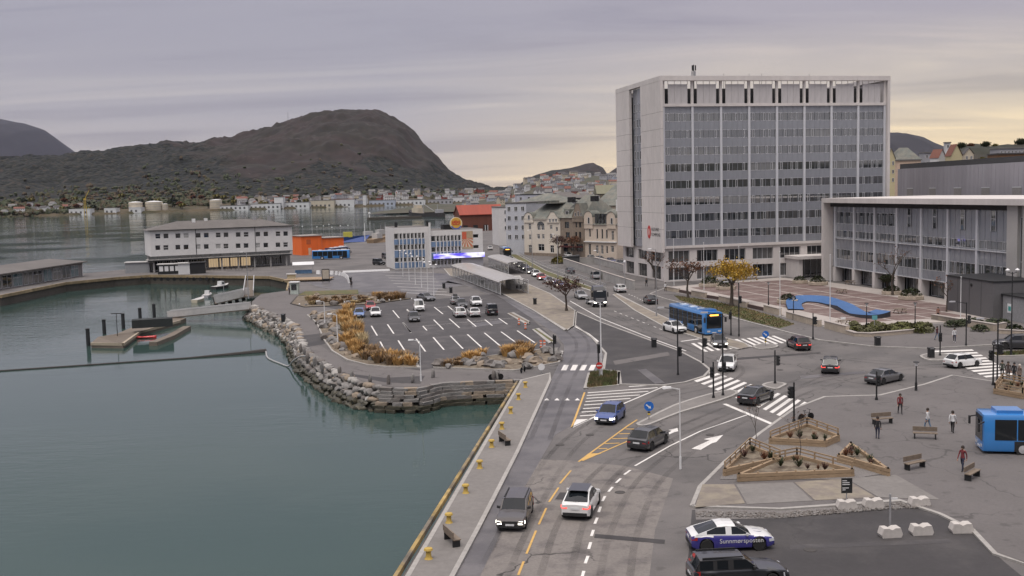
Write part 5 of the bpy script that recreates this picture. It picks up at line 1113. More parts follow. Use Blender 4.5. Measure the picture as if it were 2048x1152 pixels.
# ------------------------------------------------------------------ the ridge of houses behind the grey hall
RS = [(V(a, b, 430).x, V(a, b, 430).z) for a, b in ((1700, 372), (1770, 338), (1800, 332), (1850, 325), (1880, 314), (1910, 300), (1935, 290), (1990, 290), (2060, 287), (2200, 287))]
terrain('rocky_ridge', lambda x, y: max(-.5, interp(RS, x * 430 / max(y, 330)) * sstep(300, 430, y) - sstep(470, 620, y) * 40 + fbm(x, y, 22) * 1.8 * sstep(300, 360, y)) - .3, 120, 320, 300, 620, 110, 70, WOODM)
def ridge_house(px, pyb, pyt, wpx, yy, m, rm__, rise, label, rz=0., name='hillside_house', cols=2, floors=1):
    b = V(px, pyb, yy); t_ = V(px, pyt, yy); w = wpx * yy / F
    o = thing(name, label, 'house', (b.x, b.y, b.z), rz); hh_ = t_.z - b.z; part_box('wall', m, o, (-w/2, 0, -12), (w/2, w * .9, hh_))
    if rise: 
        g2 = MB(); d = w * .9
        g2.poly([(-w/2 - .2, -.3, hh_), (0, -.3, hh_ + rise), (0, d + .3, hh_ + rise), (-w/2 - .2, d + .3, hh_)][::-1]).poly([(w/2 + .2, -.3, hh_), (w/2 + .2, d + .3, hh_), (0, d + .3, hh_ + rise), (0, -.3, hh_ + rise)][::-1]).build('roof', rm__, o)
        MB().poly([(-w/2, -.01, hh_), (w/2, -.01, hh_), (0, -.01, hh_ + rise - .1)]).build('gable', m, o)
    else: part_box('roof', rm__, o, (-w/2 - .2, -.3, hh_), (w/2 + .2, w * .9, hh_ + .4))
    for f in range(floors):
        for k in range(cols): window(o, I4, -w/2 + w * (k + .5) / cols, hh_ - 1.3 - f * 2.6, min(1.0, w / cols * .5), 1.2, -.03, 'two', GLASS)
    return o
CRM = mat('pale_yellow_board', (.50, .44, .27), .8, var=.05); BRN = mat('brown_brick', (.17, .095, .05), .85, var=.15)
ridge_house(1913, 323, 312, 24, 372, CRM, RR[1], 4.2, 'cream gabled house facing the harbour on the ridge', .1, cols=0)
ridge_house(1884, 323, 316, 22, 378, RW[0], RR[1], 3.2, 'white gabled house left of the cream gabled house', .5, cols=0)
ridge_house(1938, 319, 308, 18, 380, RW[1], RR[0], 2.2, 'small pale house with two windows right of the cream house', 0, cols=2)
ridge_house(1818, 334, 321, 48, 345, mat('peach_render', (.55, .42, .32), .8), RR[2], 0, 'flat-fronted peach house with a grey hipped roof', .05, cols=0)
hp = V(1818, 318, 350); tag(hip(MB(), -4.5, 0, 4.5, 9, 0, 4.4, .2, ridge=3.2).build('roof_lantern', SLATE, None, (hp.x, hp.y, hp.z - .5), .05), 'grey hipped roof rising above the peach house', 'roof')
ridge_house(1782, 352, 318, 16, 330, CRM, RR[2], 3.4, 'narrow yellow gabled house beside the tower', 0, cols=2, floors=3)
ridge_house(1858, 326, 306, 20, 400, RW[2], RR[2], 0, 'grey flat-roofed house with long balconies on the ridge', .2, cols=2, floors=2)
ridge_house(2030, 326, 308, 66, 330, BRN, RR[0], 0, 'long brown brick building above the grey hall', -.1, cols=0)
ridge_house(2032, 304, 297, 62, 380, RW[2], RR[2], 0, 'greenhouse-like row of grey terraces under the ridge', -.1, cols=9)
ridge_house(1896, 302, 286, 10, 410, RW[0], RR[2], 0, 'slim white stair tower on the ridge', 0, cols=1, floors=2)
for px, yy, sc_, m_, lb in ((1923, 425, .8, LF_DARK, 'dark spreading tree on the rocky ridge, highest of its group'), (1900, 430, .6, LF_DARK, 'dark leaning tree below the highest ridge tree'), (1942, 425, .55, LF_RUST, 'rust coloured tree between two dark ridge trees'), (1972, 420, .75, LF_DARK, 'pointed dark tree at the end of the ridge'), (1990, 425, .5, LF_OLIVE, 'olive bush-like tree on the ridge'), (1870, 430, .5, LF_RUST, 'small rust tree above the white house'), (1850, 430, .35, LF_DARK, 'thin small tree against the sky'), (1800, 420, .7, LF_DARK, 'broad dark tree next to the tower'), (1780, 425, .6, LF_OLIVE, 'olive tree half hidden by the tower'), (1965, 395, .5, LF_OLIVE, 'olive garden tree below the ridge'), (1985, 392, .45, LF_OLIVE, 'second olive garden tree below the ridge'), (2042, 420, .9, LF_DARK, 'tall narrow dark tree at the end of the terraces')):
    b = V(px, 330, yy); zz = interp(RS, b.x * 430 / yy) * sstep(300, 430, yy)
    tree('ridge_tree', lb, (b.x, yy, zz - 1.9), ('ridge', m_.name), m_, sc_ * .8, None, seed=77, h=7, spread=1.2, trunk_h=.55, r=.16, nl=1000, leaf=.42, clump=1.5)
# ------------------------------------------------------------------ vehicles
TYRE = mat('tyre_rubber', (.018, .018, .018), .85, var=.1); RIM = mat('alloy_rim', (.55, .55, .56), .4, metal=.4, var=.05); RIMD = mat('dark_rim', (.05, .05, .055), .4, metal=.5)
CARG = mat('car_glass', (.012, .015, .018), .05, var=0, coat=.15, spec=.35); TRIM = mat('black_plastic', (.02, .02, .021), .6, var=.05); PLATE = mat('number_plate', (.62, .63, .64), .5, var=.05)
HEADL = mat('headlamp_lens', (.55, .57, .6), .1, var=0, coat=1); HEADON = mat('headlamp_lit', (.9, .88, .8), .2, var=0, emit=(1, .93, .8), estr=4.0); TAILR = mat('tail_lamp', (.28, .012, .012), .25, var=0, coat=1); TAILON = mat('tail_lamp_lit', (.5, .02, .02), .3, var=0, emit=(1, .08, .06), estr=1.6)
def paint(name, c, rough=.28, metal=.0): return mat('paint_' + name, c, rough, metal, var=.03, scale=1.5, big=.03, coat=.9, spec=.5)
PT = dict(black=paint('black', (.014, .015, .018)), dgrey=paint('dark_grey', (.045, .046, .05), .35, .3), grey=paint('grey', (.13, .13, .135), .35, .4), silver=paint('silver', (.36, .36, .36), .35, .5), white=paint('white', (.70, .70, .69)), blue=paint('blue', (.035, .075, .26), .3, .2), navy=paint('navy', (.02, .025, .10)), red=paint('red', (.35, .02, .02)), ltblue=paint('light_blue', (.10, .19, .42)), plum=paint('plum', (.05, .018, .02)), volvo=paint('brown_grey', (.055, .047, .045), .35, .2), busblue=paint('bus_blue', (.035, .20, .52)))
#        L    W    H    belt  hood(front,ws) wsbase roofF roofR rearbase deckR  wheel
STY = dict(
 hatch=(4.1, 1.78, 1.50, .92, (.66, .90), 1.05, .35, -1.35, -1.88, .95, .32),
 suv=(4.55, 1.88, 1.63, 1.02, (.78, 1.02), 1.05, .35, -1.70, -2.12, 1.02, .36),
 sedan=(4.75, 1.83, 1.45, .92, (.66, .90), .95, .15, -1.10, -1.75, .98, .33),
 fast=(4.6, 1.86, 1.47, .93, (.68, .92), 1.0, .15, -.85, -2.05, 1.00, .36),
 coupe=(4.6, 1.88, 1.58, 1.02, (.76, 1.0), 1.0, .25, -.95, -2.05, 1.06, .37),
 wagon=(4.75, 1.80, 1.47, .93, (.70, .91), .85, .20, -2.05, -2.30, .95, .32),
 van=(4.4, 1.80, 1.86, 1.06, (.82, 1.05), 1.45, .75, -2.02, -2.16, 1.08, .33),
 jeep=(4.3, 1.80, 1.90, 1.14, (1.02, 1.10), .75, .50, -2.00, -2.10, 1.14, .39))
CM = {}
def car_meshes(style):
    if style in CM: return CM[style]
    Lc, Wc, Hc, belt, (hf, hw), xw, xrf, xrr, xrb, dk, rw = STY[style]
    hl = Lc / 2; W2 = Wc / 2; xf, xr = hl - .86, -hl + .82; ra = rw + .055; boxy = style in ('jeep', 'van', 'wagon'); cl = .21 if style not in ('suv', 'jeep', 'coupe') else .25
    xs = {-hl, -hl + .05, -hl + .16, -hl + .35, hl - .4, hl - .2, hl - .07, hl, 0, .5, -.5, xw, xrb if xrb > -hl else -hl + .1}
    for c in (xf, xr):
        for k in range(9): xs.add(c + ra * math.cos(PI * k / 8))
    xs = sorted(x for x in xs if -hl <= x <= hl)
    def zb(x):
        for c in (xf, xr):
            if abs(x - c) < ra - 1e-6: return max(cl, rw + math.sqrt(max(ra * ra - (x - c) ** 2, 0)))
        e = max(0, abs(x) - (hl - .25)) / .25
        return cl + .10 * e
    def zt(x):
        if x > xw: t_ = (x - xw) / (hl - xw); return hw + (hf - hw) * (t_ ** 1.6 * .75) - (.10 * sstep(hl - .22, hl, x))
        if x < xrb: return dk - .06 * sstep(xrb, -hl, x)
        return belt + (dk - belt) * sstep(xw, xrb, x) * 1.0
    def wd(x): e = abs(x) / hl; return W2 * (1 - .05 * e ** 2 - (.10 if not boxy else .05) * max(0, (e - .82) / .18) ** 2)
    b = MB(); rings = []
    for x in xs:
        w, z0, z1 = wd(x), zb(x), zt(x); zm = max(z0 + .05, (z0 * .45 + z1 * .55)); z2 = max(z0 + .03, cl + .12)
        sec = [(w * .80, z0), (w * .965, z0 + .02), (w * 1.0, max(z2 + .02, z0 + .04)), (w, max(zm, z2 + .05)), (w * .985, max(z1 - .12, zm + .02)), (w * .93, z1 - .03), (w * .6, z1), (0, z1 + .025)]
        ring = [(x, y, z) for y, z in sec] + [(x, -y, z) for y, z in sec[-2::-1]]
        rings.append([len(b.v) + i for i in range(len(ring))]); b.v += ring
    for A, B in zip(rings, rings[1:]):
        for i in range(len(A) - 1): b.f.append((A[i], A[i + 1], B[i + 1], B[i])); b.m.append(0)
        b.f.append((A[-1], A[0], B[0], B[-1])); b.m.append(1)
    b.f.append(tuple(rings[0])[::-1]); b.m.append(0); b.f.append(tuple(rings[-1])); b.m.append(0)
    # greenhouse
    wb, wr = W2 * .915, W2 * (.74 if not boxy else .82); zr = Hc
    def ST(x, up, wtop=None): zbelt = zt(x) - .02; zz = zbelt + (zr - zbelt) * up; return ((x, wb, zbelt), (x, wr if up else wb * .96, zz - .05 * up), (x, wr * .8 if up else wb * .7, zz), )
    def roofpts(x, drop=0.0): return [(x, wr, zr - .06 - drop), (x, wr * .8, zr - .01 - drop), (x, 0, zr + .02 - drop), (x, -wr * .8, zr - .01 - drop), (x, -wr, zr - .06 - drop)]
    rear_drop = .05 if not boxy else .0
    nodes = [(xrr, rear_drop), ((xrr * .6 + xrf * .4), 0), (xrf, .03)]
    for (xa, da), (xb, db) in zip(nodes, nodes[1:]):
        A, B = roofpts(xa, da), roofpts(xb, db)
        for i in range(4): b.poly([A[i], B[i], B[i + 1], A[i + 1]])
    ws_b = [(xw, wb * .98, zt(xw) - .015), (xw + .05, 0, zt(xw) + .02), (xw, -wb * .98, zt(xw) - .015)]
    rb_ = [(xrb, wb * .96, zt(xrb) - .015), (xrb - .03, 0, zt(xrb) + .015), (xrb, -wb * .96, zt(xrb) - .015)]
    RF, RB = roofpts(xrf, .03), roofpts(xrr, rear_drop)
    glass = {}
    # windscreen, with body-coloured pillars at each side
    def lerp3(p, q, t_): return tuple(p[i] + (q[i] - p[i]) * t_ for i in range(3))
    for nm, base_, top_, sg_ in (('windscreen', ws_b, RF, 1), ('rear_window', rb_, RB, -1)):
        bl_, br_ = base_[0], base_[2]; tl_, tr_ = top_[0], top_[4]
        i0, i1 = lerp3(bl_, br_, .045), lerp3(bl_, br_, .955); t0_, t1_ = lerp3(tl_, tr_, .05), lerp3(tl_, tr_, .95)
        if sg_ < 0: i0, i1 = lerp3(i0, t0_, .12), lerp3(i1, t1_, .12)
        b.poly([bl_, i0, t0_, tl_][::sg_]); b.poly([i1, br_, tr_, t1_][::sg_])
        if sg_ < 0: b.poly([bl_, br_, i1, i0][::sg_])
        g_ = MB(); bm_ = lerp3(i0, i1, .5); bm_ = (base_[1][0] if sg_ > 0 else bm_[0] - .02, 0, bm_[2] + .02); tm_ = top_[2]
        g_.poly([i0, bm_, tm_, t0_][::sg_]).poly([bm_, i1, t1_, tm_][::sg_]); glass[nm] = [g_.mesh(nm)]
        b.poly([t0_, tm_, top_[1], tl_][::-sg_] if False else [tl_, t0_, tm_, top_[1]][::sg_]); b.poly([tr_, top_[3], tm_, t1_][::sg_])
    # side windows between pillars
    sw = []
    for s_ in (1, -1):
        def pt(x, up):   # point on the side glass surface
            zb_ = zt(x) - .02; t_ = up
            if x > xrf: lim_ = (xw - x) / max(xw - xrf, .01)
            elif x < xrr: lim_ = (x - xrb) / max(xrr - xrb, .01)
            else: lim_ = 1
            t_ = min(up, lim_ * .98) if up > 0 else 0
            return (x, s_ * (wb + (wr - wb) * t_), zb_ + (zr - .07 - zb_) * t_)
        cut = [xrb, xrb + (.42 if style != 'jeep' else .25), (xrf + xrr) / 2 + .12, xw]
        if boxy: cut = [xrb, xrb + .12, xrb + 1.0, (xrf + xrr) / 2 + .35, xw]
        for i in range(len(cut) - 1):
            a, c = cut[i], cut[i + 1]; n_ = 8; col_ = [a + (c - a) * k / n_ for k in range(n_ + 1)]
            for x_ in (xrr, xrf):
                if a < x_ < c: col_.append(x_)
            col_ = sorted(col_); panel = (i == 0) or (style == 'van' and i < 2)
            g_ = MB()
            for k in range(len(col_) - 1):
                u, v = col_[k], col_[k + 1]
                if panel: b.poly([pt(u, 0), pt(v, 0), pt(v, 1), pt(u, 1)][::s_]); continue
                lo, hi_ = .10, .93
                edge = (k == 0) or (k == len(col_) - 2)
                if edge: b.poly([pt(u, 0), pt(v, 0), pt(v, 1), pt(u, 1)][::s_], 1 if k == 0 or i < len(cut) - 2 else 0)
                else:
                    b.poly([pt(u, 0), pt(v, 0), pt(v, lo), pt(u, lo)][::s_]); b.poly([pt(u, hi_), pt(v, hi_), pt(v, 1), pt(u, 1)][::s_])
                    g_.poly([pt(u, lo), pt(v, lo), pt(v, hi_), pt(u, hi_)][::s_])
            if not panel: sw.append(g_.mesh('side_window'))
    for m_ in list(sum(glass.values(), [])) + sw: m_.materials.append(CARG)
    body = b.mesh('body', 35)
    # small parts
    tw = .21; ty = MB().lathe([(rw * .62, -tw / 2), (rw * .94, -tw / 2), (rw, -tw * .32), (rw, tw * .32), (rw * .94, tw / 2), (rw * .62, tw / 2)], 20, axis='Y').mesh('wheel', 40); ty.materials.append(TYRE)
    rimb = MB().lathe([(.03, -.055), (rw * .14, -.075), (rw * .2, -.05), (rw * .60, -.035), (rw * .64, -.09), (rw * .64, .02)], 20, axis='Y')
    for k in range(5):
        a = 2 * PI * k / 5; d = Vector((math.cos(a), 0, math.sin(a))); e = Vector((-math.sin(a), 0, math.cos(a)))
        rimb.hexa([d * rw * .12 - e * .05 + Vector((0, -.10, 0)), d * rw * .60 - e * .04 + Vector((0, -.09, 0)), d * rw * .60 + e * .04 + Vector((0, -.09, 0)), d * rw * .12 + e * .05 + Vector((0, -.10, 0)), d * rw * .12 - e * .05 + Vector((0, -.05, 0)), d * rw * .60 - e * .04 + Vector((0, -.04, 0)), d * rw * .60 + e * .04 + Vector((0, -.04, 0)), d * rw * .12 + e * .05 + Vector((0, -.05, 0))])
    rim = rimb.mesh('rim'); rim.materials.append(RIM)
    zh = zt(hl - .2); zl = dk - .16
    def lamp(nm, front, y0, y1, z0, z1):
        x_ = hl if front else -hl; sg_ = 1 if front else -1
        m_ = MB().hexa([(x_ - sg_ * .30, y1, z0), (x_ + sg_ * .015, y0, z0), (x_ + sg_ * .015, y1 * .88, z0), (x_ - sg_ * .30, y1 * 1.02, z0), (x_ - sg_ * .32, y1 * .96, z1), (x_ - sg_ * .02, y0, z1), (x_ - sg_ * .02, y1 * .86, z1), (x_ - sg_ * .32, y1 * 1.005, z1)] if False else [(x_ - sg_ * .28, y1 * .55, z0), (x_ + sg_ * .02, y0, z0), (x_ + sg_ * .01, y1 * .86, z0), (x_ - sg_ * .30, y1 * 1.0, z0), (x_ - sg_ * .30, y1 * .55, z1), (x_ - sg_ * .015, y0, z1), (x_ - sg_ * .03, y1 * .85, z1), (x_ - sg_ * .32, y1 * .985, z1)])
        return m_.mesh(nm)
    lamps = [lamp('headlight', True, s_ * .50, s_ * W2 * .985, hf - .16 if not boxy else hf - .22, hf - .01 if not boxy else hf - .04) for s_ in (1, -1)]
    tails = [lamp('tail_light', False, s_ * (.48 if not boxy else .68), s_ * W2 * .985, zl - .14 if not boxy else zl - .45, zl + .03 if not boxy else zl + .12) for s_ in (1, -1)]
    for m_ in lamps: m_.materials.append(HEADL)
    for m_ in tails: m_.materials.append(TAILR)
    pl = MB().box(-.01, -.26, -.055, .01, .26, .055).mesh('number_plate'); pl.materials.append(PLATE)
    mir = MB().hexa([(-.06, 0, -.07), (.10, 0, -.07), (.04, .2, -.06), (-.07, .2, -.06), (-.06, 0, .06), (.08, 0, .06), (.03, .2, .08), (-.07, .2, .08)]).mesh('mirror'); mir.materials.append(TRIM)
    bmp = [MB().box(-.05, -W2 * .80, -.11, .05, W2 * .80, .10).mesh('bumper') for _ in (0,)][0]; bmp.materials.append(TRIM)
    gri = MB().box(-.02, -.42, -.07, .02, .42, .07).mesh('grille'); gri.materials.append(TRIM)
    rail = MB().beam((xrr + .15, 0, zr + .0), (xrf - .1, 0, zr + .0), .05, .06).mesh('roof_rail'); rail.materials.append(TRIM)
    CM[style] = dict(body=body, glass=glass, sw=sw, tyre=ty, rim=rim, lamps=lamps, tails=tails, plate=pl, mirror=mir, bumper=bmp, grille=gri, rail=rail, xf=xf, xr=xr, W2=W2, hl=hl, hf=hf, cl=cl, belt=zt(xw), xw=xw, rw=rw, wr=wr, dk=dk, boxy=boxy)
    return CM[style]
def car(style, pc, pf, color, label, group=None, lit='', rails=False, roofm=None, rimm=None, z=0.0, scale=1.0, name='car', cat='car'):
    """a car standing at pixel pc, its nose towards pixel pf"""
    d = car_meshes(style); a, b = (G(*pc, z), G(*pf, z)) if not isinstance(pc, Vector) else (pc, pf)
    o = thing(name, label, cat, a, head(a, b), group); o.scale = (scale,) * 3
    bd = place('body', d['body'], o)
    if not d['body'].materials: d['body'].materials.append(PT['black']); d['body'].materials.append(TRIM)
    bd.material_slots[0].link = 'OBJECT'; bd.material_slots[0].material = PT[color] if isinstance(color, str) else color
    for nm in ('windscreen', 'rear_window'): place(nm, d['glass'][nm][0], o)
    for m_ in d['sw']: place('side_window', m_, o)
    for x, s_ in ((d['xf'], 1), (d['xf'], -1), (d['xr'], 1), (d['xr'], -1)):
        w = place('wheel', d['tyre'], o, (x, s_ * (d['W2'] - .12), d['rw']), PI if s_ > 0 else 0); r = place('rim', d['rim'], w)
        if rimm: r.material_slots[0].link = 'OBJECT'; r.material_slots[0].material = rimm
    for m_ in d['lamps']:
        l = place('headlight', m_, o)
        if 'h' in lit: l.material_slots[0].link = 'OBJECT'; l.material_slots[0].material = HEADON
    for m_ in d['tails']:
        l = place('tail_light', m_, o)
        if 't' in lit: l.material_slots[0].link = 'OBJECT'; l.material_slots[0].material = TAILON
    place('number_plate', d['plate'], o, (d['hl'] + .04, 0, .46)); place('number_plate', d['plate'], o, (-d['hl'] - .03, 0, d['dk'] - .28 if not d['boxy'] else .62))
    place('bumper', d['bumper'], o, (d['hl'] - .03, 0, d['cl'] + .16)); place('bumper', d['bumper'], o, (-d['hl'] + .03, 0, d['cl'] + .17)); place('grille', d['grille'], o, (d['hl'] + .005, 0, d['hf'] - .1))
    for s_ in (1, -1):
        mr = place('mirror', d['mirror'], o, (d['xw'] - .25, s_ * (d['W2'] * .93), d['belt'] + .06), None, scale=(1, s_, 1)); mr.material_slots[0].link = 'OBJECT'; mr.material_slots[0].material = bd.material_slots[0].material if style != 'wagon' else TRIM
        if rails: place('roof_rail', d['rail'], o, (0, s_ * d['wr'] * .86, .02))
    return o
# --- cars on the near road and the crossing
car('wagon', (1031, 1040), (1012, 1083), 'volvo', 'old dark boxy estate car with roof rails and lit headlights beside the quay walk', lit='h', rails=True)
c_ = car('coupe', (1163, 1020), (1184, 984), 'white', 'white crossover with black roof and rear lights on, in the middle lane', lit='t')
dr = car_meshes('coupe'); MB().box(-1.55, -.60, 0, .15, .60, .02).build('roof_panel', PT['black'], c_, (.25, 0, 1.605))
car('hatch', (1297, 892), (1338, 871), 'dgrey', 'dark grey hatchback with a silver rear bumper beside the yellow hatching', scale=1.06)
car('hatch', (1221, 841), (1196, 860), 'blue', 'blue hatchback with headlights on beside the white hatched area', lit='h', scale=1.03)
car('coupe', (1512, 804), (1548, 790), 'black', 'black sloping-roofed crossover driving over the wide zebra crossing')
car('hatch', (1455, 738), (1444, 757), 'white', 'white hatchback waiting nose-on at the wide zebra crossing', scale=1.04)
car('hatch', (1438, 692), (1453, 709), 'dgrey', 'dark car with headlights on in front of the blue bus', lit='h')
car('coupe', (1349, 664), (1382, 673), 'white', 'white crossover waiting alongside the blue bus')
car('suv', (1597, 697), (1574, 687), 'plum', 'dark plum estate with orange indicator leaving the crossing by the square', lit='t')
car('suv', (1661, 742), (1663, 722), 'dgrey', 'dark grey car with red brake lights in the middle of the junction', lit='t')
car('sedan', (1769, 764), (1812, 754), 'grey', 'grey saloon turning across the junction towards the right')
car('hatch', (1925, 733), (1968, 728), 'white', 'white hatchback driving onto the striped crossing on the right')
car('suv', (2032, 697), (1985, 697), 'dgrey', 'dark people carrier beyond the grass median', scale=1.08)
# liveried car and black estate in the lower car park
lc = car('fast', (1459, 1093), (1536, 1090), 'white', 'white and blue liveried fastback parked in the lower car park')
NAVYB = mat('livery_blue', (.045, .04, .22), .3, var=.03, coat=.8); REDB = mat('livery_pink', (.62, .22, .33), .4, var=.03)
t_ = car_meshes('fast')
nb = t_['body'].copy(); nb.materials.clear(); [nb.materials.append(m_) for m_ in (PT['white'], TRIM, NAVYB)]
for pg in nb.polygons:
    cz_ = pg.center.z
    if pg.material_index == 0 and cz_ < .91 and abs(pg.normal.z) < .7: pg.material_index = 2
    if pg.material_index == 0 and cz_ < .62: pg.material_index = 2
bd = [c for c in lc.children if c.name.startswith('body')][0]; bd.data = nb; bd.material_slots[0].link = 'DATA'
for s_ in (1, -1):
    tx = place('lettering', text_mesh('Sunnmørsposten', .36, PT['white']), lc); tx.matrix_basis = (Matrix.Translation((-.78, -.945, .52)) if s_ < 0 else Matrix.Translation((1.5, .945, .52)) @ Matrix.Rotation(PI, 4, 'Z')) @ TXT
ring = MB().lathe([(.25, 0), (.29, 0), (.29, .008), (.25, .008)], 20).build('emblem', PT['navy'], lc); ring.matrix_basis = Matrix.Translation((1.52, 0, .885)) @ Matrix.Rotation(math.radians(7), 4, 'Y')
tx = place('emblem_letter', text_mesh('S', .42, PT['navy']), ring); tx.matrix_basis = Matrix.Translation((-.14, .13, .006)) @ Matrix.Rotation(-PI / 2, 4, 'Z')
car('wagon', (1474, 1163), (1560, 1158), 'black', 'black estate car with silver window trim parked beside the liveried car', rails=True, scale=1.03)
# --- avenue traffic
car('coupe', (1301, 607), (1280, 597), 'black', 'black low car driving away along the avenue beside the median')
car('suv', (1240, 584), (1222, 576), 'white', 'white crossover driving away past the concrete wall')
car('sedan', (1162, 597), (1182, 606), 'silver', 'silver saloon just behind the black lorry')
qs = [(1117, 574, 'navy', 'hatch', 'dark blue hatchback at the head of the avenue queue'), (1098, 567, 'silver', 'sedan', 'silver saloon second in the avenue queue'), (1083, 559.5, 'red', 'hatch', 'dark red hatchback third in the avenue queue'), (1072, 553, 'white', 'suv', 'white crossover fourth in the avenue queue'), (1061, 547, 'dgrey', 'hatch', 'dark grey hatchback in the avenue queue behind the white crossover'), (1050, 540.5, 'navy', 'suv', 'navy crossover in the middle of the avenue queue'), (1041, 535, 'dgrey', 'sedan', 'dark saloon in the avenue queue behind the navy crossover'), (1032, 529.5, 'white', 'hatch', 'white hatchback near the tail of the avenue queue'), (1022, 524, 'silver', 'suv', 'silver crossover last in the avenue queue before the bus')]
for x, y, c, s_, lb in qs: car(s_, (x, y), (x + 20, y + 10), c, lb, 'cars queuing on the avenue', 'h')
car('van', (1190, 558), (1168, 547), 'silver', 'silver grey van driving away beside the railing'); car('coupe', (1140, 547), (1118, 538), 'dgrey', 'dark crossover ahead of the silver van')
# --- car park
AW = (-21, -19); TWD = (9, 11)
car('sedan', (852, 601), (880, 605), 'grey', 'grey saloon parked across the end of the grass bed'); car('van', (838, 621), (844, 631), 'white', 'white van parked facing the sea')
car('hatch', (828, 642), (834, 651), 'dgrey', 'dark grey hatchback parked in the row in front of the white van'); car('hatch', (719, 634), (716, 643), 'ltblue', 'light blue hatchback parked beside the tall grasses')
car('hatch', (751, 632), (754, 641), 'white', 'white hatchback parked beside the light blue one'); car('hatch', (741, 619), (744, 627), 'red', 'red car half hidden behind the white hatchback')
car('hatch', (911, 608), (899, 597), 'silver', 'silver hatchback with a black roof box'); car('hatch', (923, 614), (935, 625), 'dgrey', 'dark grey hatchback nose to tail with the white crossover')
car('suv', (952, 611), (963, 621), 'white', 'white crossover with black bonnet stripe in the middle of the parked cluster'); car('suv', (919, 633), (907, 622), 'white', 'white crossover parked tail to the sea, left of its twin')
car('sedan', (948, 632), (937, 621), 'white', 'white saloon parked between the white crossover and the black off-roader'); car('jeep', (983, 629), (972, 618), 'black', 'black boxy off-roader parked at the end of the row')
rbx = tag(MB().hexa([(-.9, -.35, 0), (.9, -.35, 0), (.9, .35, 0), (-.9, .35, 0), (-.75, -.28, .35), (.8, -.28, .3), (.8, .28, .3), (-.75, .28, .35)]).build('roof_box', TRIM, None, G(911, 608) + Vector((0, 0, 1.5)), head(G(911, 608), G(899, 597))), 'black roof box carried on the silver hatchback', 'roof box')
# --- terminal yard and town
car('jeep', (758, 530), (776, 531), 'black', 'dark off-roader parked beside the terminal building'); car('van', (772, 517), (790, 520), 'black', 'black van behind the off-roader at the terminal building')
car('hatch', (980, 500), (975, 495), 'white', 'white hatchback driving away past the terminal building')
for x, y, c, lb in ((1136, 514, 'white', 'white parked car beside the yellow shrub'), (1183, 520, 'silver', 'silver parked car in front of the twin-gabled house'), (1200, 522, 'dgrey', 'dark parked car beside the silver one at the twin-gabled house'), (1222, 526, 'navy', 'navy parked car near the tower corner'), (1243, 531, 'black', 'black parked car at the tower corner')):
    car('hatch', (x, y), (x + 16, y + 3), c, lb, 'cars parked below the old houses')
